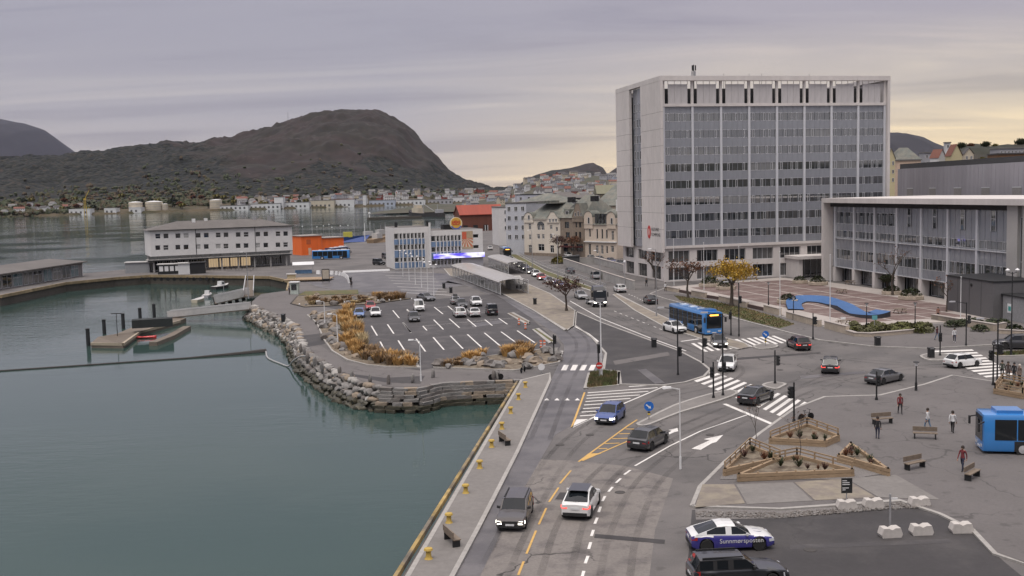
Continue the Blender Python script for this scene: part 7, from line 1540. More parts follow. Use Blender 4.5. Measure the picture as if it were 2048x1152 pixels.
# railing along the avenue verge
P = smooth_path(GL([(1040, 512), (1061, 523), (1090, 537), (1116, 547), (1163, 562), (1212, 580)]), 4); c = P[0]; rl_ = thing('street_railing', 'long grey street railing on a low wall along the avenue verge', 'railing', (c.x, c.y, .1))
Q = [p_ - c for p_ in P]; ribbon(MB(), Q, .3, -.1, .45).build('base_wall', CONC, rl_)
for z in (.75, 1.15): MB().tube([Vector((q.x, q.y, z)) for q in Q], .035, 5).build('rail', GREYM, rl_)
Lr = seglen(Q); pm_ = MB().box(-.04, -.04, .4, .04, .04, 1.18).mesh('post'); pm_.materials.append(GREYM)
for k in range(int(Lr / 2.2) + 1): q = along(Q, k * 2.2)[0]; place('post', pm_, rl_, (q.x, q.y, 0))
# vaulted bus shelters
GLR = mat('shelter_roof_sheet', (.46, .44, .42), .3, var=.12, scale=.8, coat=.3); SFR = mat('shelter_frame', (.50, .50, .50), .5, var=.06); SGL = mat('shelter_glass', (.30, .32, .32), .1, var=.05, coat=1.0); SGL.node_tree.nodes['Principled BSDF'].inputs['Alpha'].default_value = .35; GLR.node_tree.nodes['Principled BSDF'].inputs['Alpha'].default_value = .8
def shelter(p0, p1, w, n, label):
    a, b = G(*p0), G(*p1); o = thing('bus_shelter', label, 'bus shelter', a, head(a, b)); o.location.z = .12; Ls = (b - a).length; dx = Ls / n
    arc = [(-.05 + w / 2 - (w / 2 + .25) * math.cos(PI * k / 8), 2.45 + .6 * math.sin(PI * k / 8)) for k in range(9)]
    pn = MB()
    for k in range(8): pn.hexa([(.04, arc[k][0], arc[k][1]), (dx - .04, arc[k][0], arc[k][1]), (dx - .04, arc[k+1][0], arc[k+1][1]), (.04, arc[k+1][0], arc[k+1][1]), (.04, arc[k][0], arc[k][1] + .05), (dx - .04, arc[k][0], arc[k][1] + .05), (dx - .04, arc[k+1][0], arc[k+1][1] + .05), (.04, arc[k+1][0], arc[k+1][1] + .05)])
    pnm = pn.mesh('roof_panel'); pnm.materials.append(GLR); ar = MB(); ar.tube([(0, y, z) for y, z in arc], .06, 5); arm = ar.mesh('arch'); arm.materials.append(SFR)
    ps = MB().box(-.06, -.06, 0, .06, .06, 2.5).mesh('post'); ps.materials.append(SFR); gl = MB().box(.1, -.02, .25, dx - .1, .02, 2.1).mesh('glass_panel'); gl.materials.append(SGL)
    br = MB().box(.06, -.03, 2.14, dx - .06, .03, 2.24).box(.06, -.03, .12, dx - .06, .03, .22).mesh('rail'); br.materials.append(SFR)
    for k in range(n + 1):
        place('arch', arm, o, (k * dx, 0, 0)); place('post', ps, o, (k * dx, 0, 0)); place('post', ps, o, (k * dx, w, 0))
        if k < n:
            place('roof_panel', pnm, o, (k * dx, 0, 0))
            for y in (0, w): place('rail', br, o, (k * dx, y, 0)); place('glass_panel', gl, o, (k * dx, y, 0))
    for x in (2, Ls / 2): MB().box(x, w * .35, .4, x + 3, w * .35 + .45, .47).box(x + .2, w * .35 + .1, 0, x + .35, w * .35 + .35, .4).build('bench', WOODD, o)
shelter((906, 553), (1001, 591), 5.6, 14, 'long vaulted glass bus shelter in front of the terminal building'); shelter((978, 533), (1017, 549), 4.5, 6, 'shorter vaulted glass shelter behind the long one')
kb = thing('low_kiosk', 'low grey concrete kiosk with a dark hatch at the end of the long shelter', 'kiosk', G(1035, 579), head(G(906, 553), G(1001, 591))); MB().hexa([(-4, -1.6, 0), (1.2, -1.6, 0), (1.2, 1.6, 0), (-4, 1.6, 0), (-4, -1.6, 2.6), (1.2, -1.6, 1.2), (1.2, 1.6, 1.2), (-4, 1.6, 2.6)]).build('wall', CONC, kb); MB().box(1.2, -.6, .3, 1.24, .6, .95).build('hatch', DARK, kb)
# standing stones along the promenade
for k, (x, y) in enumerate(((225, 172), (285, 202), (345, 255), (490, 282), (590, 318), (738, 352), (890, 365), (1088, 350), (1255, 310), (1748, 328), (1778, 325), (200, 120), (170, 95))):
    g_ = G(x / 4.096 + 560, y / 4.096 + 680); r_ = random.Random(k); b = MB().blob((0, 0, .42), .24, .20, .62, seed=k, rough=.3, sub=2)
    tag(b.build('standing_stone', STONE_A if k % 3 else STONE_C, None, g_, r_.random() * 3, smooth=45), 'rough upright stone lining the water side of the promenade', 'stone', 'standing stones along the promenade')
# orange markers
for x, y, lb in ((1038, 650, 'orange marker post at the car park exit, next to the taller one'), (1051, 659, 'tall orange marker post at the car park exit'), (1082, 696, 'orange marker post in the bed, one of a close pair, left'), (1089, 696, 'orange marker post in the bed, one of a close pair, right')):
    o = thing('marker_post', lb, 'marker', G(x, y)); MB().box(-.14, -.05, .0, .14, .05, 1.0).build('board', mat('marker_orange', (.70, .16, .06), .6), o)
    for z in (.3, .65): MB().box(-.145, -.055, z, .145, .055, z + .14).build('band', SIGW, o)
    MB().box(-.25, -.2, -.01, .25, .2, .08).build('foot', TRIM, o)
# ------------------------------------------------------------------ harbour
TIM = mat('pontoon_timber', (.15, .125, .10), .85, var=.2, scale=2, stretch=(1, 5, 1)); PILE = mat('tarred_pile', (.02, .022, .024), .7, var=.2); PALE = mat('pale_panels', (.44, .43, .42), .7, var=.15, scale=1.5)
pn = thing('floating_pontoon', 'floating timber pontoon with an angled arm, moored between dark piles', 'pontoon', G(250, 672, WZ)); c = G(250, 672, WZ)
dz = .75; poly1 = [G(x, y, WZ + dz) - c for x, y in ((182, 686), (246, 687), (280, 663), (360, 641), (372, 636), (350, 634), (270, 652), (232, 668), (196, 674))]
MB().prism(poly1, -.2, dz).build('deck', TIM, pn)
ribbon(MB(), [poly1[0], poly1[1], poly1[2], poly1[3]], .25, dz - .35, dz + .08).build('fender_beam', mat('pale_timber', (.34, .29, .22), .8), pn)
for k in range(14):
    a = poly1[1] + (poly1[2] - poly1[1]) * k / 14; b = poly1[8] + (poly1[7] - poly1[8]) * k / 14; MB().beam((a.x, a.y, dz + .01), (b.x, b.y, dz + .01), .18, .03).build('plank', TIM, pn)
arm_ = [G(x, y, WZ + .6) - c for x, y in ((306, 684), (340, 671), (374, 652))]; ribbon(MB(), arm_, 1.3, 0, .6).build('side_float', TIM, pn)
MB().box(-3.2, -1.2, 0, 3.2, 1.2, 1.35).build('dark_crate', mat('black_tarpaulin', (.02, .025, .025), .8, var=.3), pn, G(301, 664, WZ + dz) - c + Vector((0, 1.2, dz)), .3)
for x, yb, yt, lb in ((177, 692, 657, 'thick black mooring pile at the pontoon tip'), (209, 668, 639, 'black mooring pile beside the lamp on the pontoon'), (247, 657, 627, 'black mooring pile at the middle of the pontoon'), (281, 648, 616, 'tall black mooring pile behind the dark crate'), (309, 640, 608, 'black mooring pile where the gangway lands')):
    g_ = G(x, yb, WZ); h = (yb - yt) * g_.y / F; o = thing('mooring_pile', lb, 'pile', (g_.x, g_.y, WZ - 1.5)); MB().cyl((0, 0, 0), (0, 0, h + 1.5), .32, .3, 12).build('shaft', PILE, o, smooth=40); MB().lathe([(.34, h + 1.4), (.34, h + 1.52), (.05, h + 1.62)], 12).build('cap', BLACKM, o)
tl = thing('pontoon_lamp', 'T-shaped lamp standing on the pontoon', 'lamp', G(235, 672, WZ + dz)); MB().cyl((0, 0, 0), (0, 0, 3.6), .06, .05, 6).build('post', BLACKM, tl); MB().box(-.8, -.12, 3.6, .8, .12, 3.72).build('crossbar', BLACKM, tl)
ky = thing('red_kayak', 'red kayak lying alongside the pontoon', 'kayak', G(285, 677, WZ), head(G(264, 678, WZ), G(306, 677, WZ))); kb_ = MB(); Rk = []
for x, w, zt_ in ((-2.3, .02, .5), (-1.6, .28, .42), (-.5, .38, .36), (.5, .38, .36), (1.6, .28, .42), (2.3, .02, .5)):
    Rk.append(range(len(kb_.v), len(kb_.v) + 6)); kb_.v += [(x, 0, -.05), (x, w * .8, .08), (x, w, .26), (x, w * .6, zt_), (x, -w * .6, zt_), (x, -w, .26)]
for A, B in zip(Rk, Rk[1:]):
    for i in range(6): kb_.f.append((A[i], A[(i + 1) % 6], B[(i + 1) % 6], B[i])); kb_.m.append(0)
kb_.build('hull', mat('kayak_red', (.62, .05, .05), .35, var=.05, coat=.4), ky, smooth=60); MB().lathe([(.25, .36), (.30, .42), (.25, .43)], 12).build('cockpit', BLACKM, ky)
def gang(px, z0, z1, w, label, side=1.0, m=PALE, slots=0, name='gangway'):
    a, b = G(*px[0], z0), G(*px[1], z1); o = thing(name, label, 'gangway', a); d = b - a
    MB().beam((0, 0, -.12), d + Vector((0, 0, -.12)), w, .2).build('deck', TIM, o); n = Vector((-d.y, d.x, 0)).normalized() * (w / 2)
    for s_ in (-1, 1): MB().beam(n * s_ + Vector((0, 0, side / 2)), n * s_ + d + Vector((0, 0, side / 2)), .08, side).build('side_panel', m, o); MB().beam(n * s_ + Vector((0, 0, side + .06)), n * s_ + d + Vector((0, 0, side + .06)), .14, .1).build('handrail', SFR, o)
    for k in range(slots): q = d * ((k + .5) / max(slots, 1)); MB().beam(q - n * 1.06 + Vector((0, 0, .02)), q - n * 1.06 + d.normalized() * .8 + Vector((0, 0, .02)), .1, side * 1.5).build('slot', BLACKM, o)
gang(((500, 617), (338, 634)), -.2, WZ + .9, 1.8, 'long pale gangway from the promenade down to the pontoon', 1.1); gang(((498, 590), (430, 606)), -.2, WZ + .9, 1.6, 'ramped gangway with pale slotted side panels', 1.5, slots=5); gang(((500, 560), (497, 592)), .1, 0, 2.0, 'short footbridge across the head of the inlet', 1.1)
def boat(pb, pf, label, hullm, Lb=6.0, cabin=True):
    a, b = G(*pb, WZ), G(*pf, WZ); o = thing('small_boat', label, 'boat', a, head(a, b)); s_ = Lb / 6; hb = MB(); st = [(-3, .95, .75), (-1, 1.1, .75), (1, 1.0, .85), (2.3, .55, 1.0), (3, .04, 1.15)]; R = []
    for x, w, z in st: R.append(range(len(hb.v), len(hb.v) + 5)); hb.v += [(x * s_, w * s_, z * s_), (x * s_, w * .7 * s_, -.2), (x * s_, 0, -.35), (x * s_, -w * .7 * s_, -.2), (x * s_, -w * s_, z * s_)]
    for A, B in zip(R, R[1:]):
        for i in range(4): hb.f.append((A[i], B[i], B[i + 1], A[i + 1])); hb.m.append(0)
        hb.f.append((A[0], A[4], B[4], B[0])); hb.m.append(1)
    hb.f.append(tuple(R[0])); hb.m.append(0); hb.build('hull', [hullm, PALE], o)
    if cabin: MB().hexa([(-.6 * s_, -.7 * s_, .75 * s_), (1.2 * s_, -.6 * s_, .8 * s_), (1.2 * s_, .6 * s_, .8 * s_), (-.6 * s_, .7 * s_, .75 * s_), (-.5 * s_, -.6 * s_, 1.9 * s_), (.6 * s_, -.5 * s_, 1.85 * s_), (.6 * s_, .5 * s_, 1.85 * s_), (-.5 * s_, .6 * s_, 1.9 * s_)]).build('cabin', RW[0], o); MB().box(-.3 * s_, -.68 * s_, 1.2 * s_, .6 * s_, -.6 * s_, 1.6 * s_).build('cabin_window', GLASS, o)
boat((415, 594), (435, 585), 'white motorboat moored beside the slotted gangway', RW[2], 5); boat((398, 603), (425, 596), 'pale open boat moored behind the long gangway', RW[1], 5, False); boat((442, 577), (462, 574), 'small dark-hulled boat at the inner quay', MATS['hull_dark'], 6)
bm_ = MB(); bp_ = [G(-60, 746, WZ + .05), G(150, 732, WZ + .05), G(380, 716, WZ + .05), G(480, 708, WZ + .05), G(532, 703, WZ + .05)]; bm_.tube(bp_, [.13, .13, .14, .32, .42], 8); tag(bm_.build('floating_boom', mat('boom_black', (.03, .026, .024), .7, var=.2)), 'long black floating boom stretching across the harbour basin', 'boom')
hs_ = MB(); hs_.tube(smooth_path([G(532, 703, WZ + .1), G(536, 716, WZ + .1), G(560, 727, WZ + .1), G(577, 732, WZ + .2), G(586, 722, -1.2), G(600, 713, -.3), G(612, 712, .1)], 4), .11, 6); tag(hs_.build('hose', mat('grey_hose', (.34, .34, .34), .6)), 'grey hose curling from the boom up the rubble wall', 'hose')
tyr = MB().lathe([(.22, -.12), (.42, -.16), (.52, -.06), (.52, .06), (.42, .16), (.22, .12), (.22, -.12)], 14, axis='Y').mesh('tyre_fender'); tyr.materials.append(TYRE)
for k in range(15):
    x = 258 + k * 13; g_ = G(x, 552.5 - (x - 300) * .0, 0); tag(place('tyre_fender', tyr, None, (g_.x, g_.y - .22, -.75), .15), 'old car tyre hung as a fender on the harbour quay', 'tyre', 'tyre fenders on the quay')
def hut(pb, w, d, h, label, m, rm__, name='kiosk', rz=.23, front=None):
    o = thing(name, label, 'kiosk', G(*pb), rz); MB().box(0, 0, 0, w, d, h).build('wall', m, o); MB().box(-.2, -.3, h, w + .2, d + .2, h + .22).build('roof', rm__, o)
    for k in range(front or 0): MB().box(.4 + k * (w - .4) / front, -.05, .8, .4 + (k + .72) * (w - .4) / front, -.005, h - .4).build('menu_board', SIGW, o)
    return o
hut((251, 547), 6.5, 4, 2.9, 'grey shed with pale roof beside the glass pavilion', mat('shed_grey', (.27, .28, .29), .8), PALE); hut((316, 549), 6.0, 3, 2.6, 'black kiosk with four white boards on the quay', BLACKM, PALE, front=4); hut((357, 549), 3.0, 3, 2.9, 'white-fronted kiosk next to the black kiosk', RW[0], PALE); hut((379, 548), 4.2, 3, 2.9, 'black container kiosk on the quay', BLACKM, BLACKM)
def table_set(pb, label):
    o = thing('cafe_table', label, 'table', G(*pb), .2, 'café tables on the quay'); MB().box(-.4, -.4, .70, .4, .4, .74).cyl((0, 0, 0), (0, 0, .7), .04).build('table', WOODD, o)
    for s_ in (-1, 1): MB().box(s_ * .8 - .22, -.22, .42, s_ * .8 + .22, .22, .46).box(s_ * 1.0 - .03, -.22, .46, s_ * 1.0 + .03, .22, .85).box(s_ * .8 - .2, -.2, 0, s_ * .8 - .15, -.15, .42).box(s_ * .8 + .15, .15, 0, s_ * .8 + .2, .2, .42).build('chair', TRIM, o)
for k in range(9): table_set((412 + k * 11, 541 - (k % 2) * 4), 'dark café table with chairs in front of the white harbour building')
# white barriers, kiosk, market stall, stacked pallets near the inlet
jb = MB().hexa([(-.6, -.25, 0), (.6, -.25, 0), (.6, .25, 0), (-.6, .25, 0), (-.58, -.1, .95), (.58, -.1, .95), (.58, .1, .95), (-.58, .1, .95)]).mesh('barrier'); jb.materials.append(SIGW)
bpth = smooth_path(GL([(637, 548), (665, 549), (685, 552), (695, 558), (698, 566)]), 4)
for k in range(15): q, d_, _, _ = along(bpth, seglen(bpth) * k / 14); tag(place('barrier', jb, None, q, math.atan2(d_.y, d_.x)), 'white plastic barrier in the curved line at the inlet', 'barrier', 'white barriers round the inlet')
for k in range(12): q = lerp((690, 545), (775, 541.5), k / 11); tag(place('barrier', jb, None, G(*q), 0.1, scale=(1, 1, .5)), 'low white kerb barrier across the terminal yard', 'barrier', 'low white barriers in the yard')
tk = thing('ticket_kiosk', 'small white and green kiosk at the inlet beside the promenade', 'kiosk', G(590, 588)); MB().box(-.8, -.8, 0, .8, .8, 2.4).build('wall', mat('pale_green', (.42, .47, .43), .7), tk); MB().box(-1, -1, 2.4, 1, 1, 2.6).build('roof', SIGW, tk); MB().box(-.55, -.84, .9, .55, -.805, 2.1).build('hatch', GLASS, tk)
stl = thing('market_stall', 'stall with a white sloping canopy and blue goods', 'stall', G(588, 548), .2); 
for x in (0, 5):
    for y in (0, 2.5): MB().box(x - .04, y - .04, 0, x + .04, y + .04, 2.5).build('post', GREYM, stl)
MB().hexa([(-.3, -.5, 2.3), (5.3, -.5, 2.3), (5.3, 3, 2.9), (-.3, 3, 2.9), (-.3, -.5, 2.36), (5.3, -.5, 2.36), (5.3, 3, 2.96), (-.3, 3, 2.96)]).build('canopy', SIGW, stl); MB().box(.3, .5, 0, 4.7, 1.6, .9).build('counter', mat('blue_goods', (.12, .22, .36), .7, var=.4, scale=3), stl)
hut((575, 562), 2.0, 1.5, 1.5, 'pale yellow cabinet on the inlet deck', mat('pale_yellow', (.52, .47, .32), .7), PALE, 'cabinet')
dkk = thing('timber_deck', 'timber deck on dark posts over the head of the inlet', 'deck', G(620, 562)); 
MB().box(-6, -2, .35, 5, 5, .55).build('platform', WOOD, dkk)
for x in range(-6, 6, 2): MB().box(x, -1.9, 0, x + .2, -1.7, .35).build('post', PILE, dkk)
ps_ = thing('poster_frame', 'black-framed poster stand on the timber deck', 'poster', G(652, 565)); MB().box(-.9, -.05, .6, .9, .05, 3.2).build('frame', BLACKM, ps_); MB().box(-.75, -.07, .9, .75, -.051, 3.0).build('poster', mat('poster_tan', (.42, .37, .30), .7, var=.2), ps_); [MB().box(x, -.05, 0, x + .12, .05, .6).build('leg', BLACKM, ps_) for x in (-.8, .7)]
# harbour clutter beyond the terminal
for k, (x, y, lb, m_) in enumerate(((705, 484, 'blue workboat with a yellow wheelhouse at the back quay', PT['blue']), (745, 482, 'brown wooden boat laid up at the back quay', WOODD), (768, 478, 'grey wooden boat beside the brown one', WOODD), (760, 487, 'low wooden barge in front of the laid-up boats', WOOD))):
    a = G(x, y, -.5); o = thing('moored_boat', lb, 'boat', a, .2 + k * .3); MB().hexa([(-7, -1.6, 0), (5.5, -1.7, 0), (5.5, 1.7, 0), (-7, 1.6, 0), (-7.5, -2, 2.2), (8, -.4, 3.0), (8, .4, 3.0), (-7.5, 2, 2.2)]).build('hull', m_, o); MB().box(-4, -1.4, 2.3, 0, 1.4, 4.6).build('wheelhouse', mat('boat_yellow', (.5, .45, .08), .6) if k == 0 else PALE, o); MB().cyl((1, 0, 2.3), (1, 0, 8), .12, .08, 6).build('mast', GREYM, o)
ck = thing('dark_container', 'black skip container beside the yellow shrub', 'container', G(1141, 529), .05); MB().hexa([(-1.5, 0, 0), (2.4, 0, 0), (2.4, 2.4, 0), (-1.5, 2.4, 0), (-2.1, 0, 2.1), (2.6, 0, 2.5), (2.6, 2.4, 2.5), (-2.1, 2.4, 2.1)]).build('body', mat('skip_grey', (.05, .052, .055), .7), ck); MB().box(-1.8, -.1, 1.95, 2.5, -.01, 2.1).build('rim', BLACKM, ck)
# ------------------------------------------------------------------ planting
tree('yellow_tree', 'spreading tree with yellow autumn leaves on the verge below the square', G(1463, 613) + Vector((0, 0, .1)), 'yellow', LF_YEL, .88, seed=5, h=9.5, spread=1.15, trunk_h=1.7, r=.17, nl=2600, leaf=.20, clump=1.5)
tree('rust_tree', 'thin tree with rust-brown leaves beside the low sandstone wall', G(1376, 597) + Vector((0, 0, .1)), 'rust', LF_RUST, 1.0, seed=9, h=7.2, spread=.95, trunk_h=2.0, r=.16, nl=620, leaf=.17, clump=1.0)
tree('bare_tree', 'nearly bare tree at the corner of the tower', G(1312, 578) + Vector((0, 0, .1)), 'bare1', LF_RUST, 1.0, seed=14, h=8.0, spread=.9, trunk_h=2.4, r=.16, nl=160, leaf=.14, clump=.9)
tree('purple_tree', 'small round tree with purple-brown leaves on the bus platform', G(1133, 623) + Vector((0, 0, .12)), 'purple', LF_PURP, 1.0, seed=21, h=5.9, spread=1.0, trunk_h=1.6, r=.14, nl=900, leaf=.17, clump=.9)
tree('bare_tree', 'bare pale-trunked tree in a planter beside the wing', G(1785, 592) + Vector((0, 0, .5)), 'bare2', LF_RUST, 1.0, seed=30, h=8.5, spread=.85, trunk_h=2.6, r=.15, nl=120, leaf=.13, clump=.8)
tree('small_conifer', 'dark low conifer beside the bare tree on the square', G(1775, 590) + Vector((0, 0, .5)), 'conif', LF_DARK, .45, seed=31, h=8, spread=.7, trunk_h=1.2, r=.2, nl=1200, leaf=.32, clump=1.2)
tree('bare_tree', 'bare young tree in front of the dark pavilion', G(1893, 625) + Vector((0, 0, .12)), 'bare3', LF_RUST, 1.0, seed=37, h=5.6, spread=.8, trunk_h=1.8, r=.10, nl=80, leaf=.12, clump=.7)
for p_, lb in (((1511, 905), 'staked bare sapling growing in the pointed timber planter'), ((1600, 928), 'staked bare sapling growing in the longest timber planter')): tree('sapling', lb, G(*p_) + Vector((0, 0, .4)), 'sap', LF_RUST, 1.0, seed=44, h=3.6, spread=.45, trunk_h=1.5, r=.035, nl=30, leaf=.07, clump=.3)
for x, y, m_, lb in ((1058, 500, LF_RUST, 'small bare tree before the cream house'), (1118, 507, LF_PURP, 'purple leaved street tree before the cream and stone houses'), (1148, 508, LF_RUST, 'rust leaved street tree before the stone house')): tree('street_tree', lb, G(x, y + 8), ('st', m_.name), m_, 1.0, seed=51, h=7, spread=.9, trunk_h=2, r=.15, nl=500, leaf=.22, clump=1.1)
ys = thing('yellow_shrub', 'broad yellow-green shrub on the verge by the dark container', 'shrub', G(1118, 527)); place('foliage', shrub_mesh(61, 2.6, 2.2, LF_OLIVE, 900, .22), ys, (0, 0, 0)); MB().cyl((0, 0, -.1), (0, 0, 1), .08, .04, 5).build('stem', BARK, ys)
# hedge bed behind the curved wall
hb = thing('hedge_bed', 'low yellow-green hedge behind the curved low wall', 'hedge', G(1780, 662)); c = G(1780, 662)
hmesh = [shrub_mesh(70 + k, .95, .8, (LF_BUSH, leafm('dull_hedge', (.10, .095, .04), (.07, .07, .03)))[k % 2], 220, .14) for k in range(4)]; rv = random.Random(3)
for k in range(46):
    q = G(rv.uniform(1705, 1860), rv.uniform(653, 668)); 
    if q.y < G(1780, 671).y + .4: continue
    place('bush', hmesh[k % 4], hb, (q.x - c.x, q.y - c.y, .1), rv.random() * 6)
struct(MB().prism(GL([(1698, 667), (1712, 672), (1740, 673.5), (1790, 669.5), (1862, 662), (1862, 650), (1720, 655)]), .11, .16).build('bed_soil', SOIL))
for x, y in ((1905, 655), (1925, 653), (1960, 664), (2030, 664), (1985, 652), (2005, 652), (1950, 650)):
    o = thing('dark_shrub', 'dark low shrub in the beds below the dark pavilion', 'shrub', G(x, y), rv.random() * 6, 'shrubs below the dark pavilion'); o.location.z = .1; place('foliage', shrub_mesh(81, 1.3, 1.0, LF_DARK, 300, .16), o)
# planted beds round the car park
bed1 = [(615, 631), (634, 647), (648, 680), (665, 703), (695, 721), (734, 731), (773, 735), (838, 737), (826, 719), (800, 712), (736, 704), (726, 690), (712, 660), (700, 617), (660, 622)]
bed2 = [(868, 736), (880, 724), (930, 720), (1010, 709), (1060, 704), (1085, 699), (1112, 703), (1124, 704), (1118, 726), (1055, 738), (1028, 742), (940, 739)]
bed3 = [(582, 608), (595, 593), (716, 590), (824, 598), (744, 609), (609, 615)]
raised('planting_bed', bed1, SOIL, .14, kw=.22); raised('planting_bed', bed2, SOIL, .14, kw=.22); raised('planting_bed', bed3, SOIL, .14, mat('dark_sleeper', (.04, .035, .03), .9), kw=.3)
raised('lawn_strip', [(596, 591), (610, 583), (716, 580), (717, 588)], GRASS, .08, None)
raised('kerb_island', [(1016, 628), (1024, 626), (1058, 644), (1056, 650)], SOIL, .12); raised('kerb_island', [(1066, 660), (1074, 658), (1108, 682), (1102, 688)], GRASS, .12)
def grass_mesh(seed, h, n, spread_, m):
    rr = random.Random(seed); b = MB()
    for _ in range(n):
        a = rr.random() * 2 * PI; r0 = rr.random() * spread_ * .5; ln = h * rr.uniform(.6, 1.1); out = rr.uniform(.1, .55) * spread_; w = .02 * h + .012
        p0 = Vector((math.cos(a) * r0, math.sin(a) * r0, 0)); p1 = p0 + Vector((math.cos(a) * out * .5, math.sin(a) * out * .5, ln * .65)); p2 = p0 + Vector((math.cos(a) * out * 1.3, math.sin(a) * out * 1.3, ln)); s_ = Vector((-math.sin(a + rr.uniform(-1, 1)), math.cos(a), 0)) * w
        b.poly([p0 - s_, p0 + s_, p1 + s_ * 1.4, p1 - s_ * 1.4]); b.poly([p1 - s_ * 1.4, p1 + s_ * 1.4, p2])
    me = b.mesh('blades'); me.materials.append(m); return me
GO = leafm('orange_grass', (.54, .33, .12), (.40, .24, .09)); GB = leafm('brown_grass', (.25, .16, .085), (.17, .12, .065)); GS = leafm('straw_grass', (.46, .36, .20), (.33, .26, .14))
GM = [grass_mesh(k, 1.25, 95, 1.0, m_) for k, m_ in enumerate((GO, GB, GS, GO, GB))]; GNM = ['orange', 'brown', 'straw-coloured', 'orange', 'brown']
def grasses(poly, n, where, seed, hs=(.7, 1.2), only=None):
    rr = random.Random(seed); W_ = [Vector((p_.x, p_.y)) for p_ in GL(poly)]; x0, x1 = min(p_.x for p_ in W_), max(p_.x for p_ in W_); y0, y1 = min(p_.y for p_ in W_), max(p_.y for p_ in W_); k = 0; tr = 0
    while k < n and tr < n * 60:
        tr += 1; q = Vector((rr.uniform(x0, x1), rr.uniform(y0, y1)))
        if not inside(q, W_): continue
        i = rr.choice(only) if only else rr.randrange(5); o = thing('reed_tuft', 'tuft of %s ornamental grass %s' % (GNM[i], where), 'grass tuft', (q.x, q.y, .12), rr.random() * 6, 'ornamental grasses round the car park'); o.scale = (rr.uniform(.9, 1.3),) * 2 + (rr.uniform(*hs),); place('blades', GM[i], o); k += 1
grasses([(690, 618), (702, 617), (726, 688), (735, 704), (700, 712), (688, 690), (672, 650)], 46, 'in the tall bank left of the car park', 1, (1.0, 1.5), (0, 0, 2, 3, 1)); grasses([(705, 708), (736, 706), (828, 722), (832, 734), (770, 732), (720, 724)], 34, 'along the sea side of the car park', 2, (.7, 1.1), (0, 1, 1, 4, 3))
grasses([(1005, 706), (1060, 702), (1062, 716), (1008, 722)], 20, 'in the dense block near the side road', 3, (.8, 1.1), (0, 1, 3, 4)); grasses([(930, 716), (966, 712), (968, 728), (932, 730)], 8, 'in the small group by the stall lines', 4, (.7, 1.1), (0, 3)); grasses([(872, 732), (925, 724), (925, 735), (880, 736)], 6, 'at the gap in the car park edge', 5, (.4, .7), (1, 4))
grasses([(750, 593), (824, 598), (790, 603), (750, 602)], 24, 'at the yard end of the sleeper bed', 6, (.7, 1.1), (1, 1, 4, 0)); grasses([(612, 600), (740, 596), (740, 607), (625, 612)], 30, 'scattered in the sleeper bed', 7, (.35, .9), (1, 2, 4, 1))
bst = [MB().blob((0, 0, .2), .6, .5, .42, seed=90 + k, rough=.35, sub=2).mesh('boulder', 45) for k in range(4)]
rb2 = random.Random(17)
def boulders(poly, n, where):
    W_ = [Vector((p_.x, p_.y)) for p_ in GL(poly)]; x0, x1 = min(p_.x for p_ in W_), max(p_.x for p_ in W_); y0, y1 = min(p_.y for p_ in W_), max(p_.y for p_ in W_); k = 0; tr = 0
    while k < n and tr < n * 60:
        tr += 1; q = Vector((rb2.uniform(x0, x1), rb2.uniform(y0, y1)))
        if not inside(q, W_): continue
        m_, nm = rb2.choice(((STONE_A, 'grey'), (STONE_B, 'tan'), (STONE_C, 'dark'), (STONE_A, 'grey'))); tag(place('boulder', stone_variant(rb2.choice(bst), m_), None, (q.x, q.y, .12), rb2.random() * 6, scale=rb2.uniform(.5, 1.4)), '%s boulder set in the planting bed %s' % (nm, where), 'boulder', 'boulders in the planting beds'); k += 1
boulders([(620, 632), (672, 628), (690, 700), (700, 720), (668, 702), (650, 680), (636, 648)], 62, 'between the path and the tall grasses'); boulders([(700, 716), (836, 733), (826, 722), (740, 722)], 26, 'along the sea side'); boulders(bed2, 40, 'beside the side road'); boulders(bed3, 16, 'edged with sleepers')
for k in range(11): o = tag(MB().lathe([(.02, .36), (.14, .3), (.16, .16), (.10, 0)], 8).build('pale_marker', SIGW, None, G(*lerp((600, 611), (824, 600), k / 10)) + Vector((0, -.5, .1)), 0), 'small round white marker along the sleeper bed', 'marker', 'white markers along the sleeper bed')
struct(MB().build('x', GRASS)) if False else None
# verge tufts (grass nobody could count)
def turf(name, poly, n, seed, h=.16, m=GRASS, z=.12):
    rr = random.Random(seed); W_ = [Vector((p_.x, p_.y)) for p_ in GL(poly)]; x0, x1 = min(p_.x for p_ in W_), max(p_.x for p_ in W_); y0, y1 = min(p_.y for p_ in W_), max(p_.y for p_ in W_); b = MB(); k = 0
    while k < n:
        q = Vector((rr.uniform(x0, x1), rr.uniform(y0, y1)))
        if not inside(q, W_): continue
        a = rr.random() * 6.3; d = Vector((math.cos(a), math.sin(a), 0)) * .07; t_ = Vector((rr.uniform(-.1, .1), rr.uniform(-.1, .1), h * rr.uniform(.5, 1.4))); p_ = Vector((q.x, q.y, z)); b.poly([p_ - d, p_ + d, p_ + t_]); k += 1
    struct(b.build(name, m), 'stuff')
turf('verge_grass', [(1348, 592), (1420, 602), (1500, 620), (1560, 638), (1590, 650), (1560, 658), (1500, 644), (1420, 619), (1360, 602)], 5000, 1); turf('islet_grass', [(1180, 749), (1206, 745), (1234, 747), (1234, 771), (1174, 777)], 2500, 2, .3); turf('median_grass', [(1987, 708), (2050, 703), (2085, 703), (2048, 711), (1992, 713)], 1500, 3)
LEAFY = leafm('fallen_leaves', (.40, .24, .05), (.28, .15, .05)); turf('fallen_leaves', [(1360, 594), (1430, 604), (1520, 624), (1560, 640), (1500, 640), (1420, 618)], 900, 4, .04, LEAFY, .125)
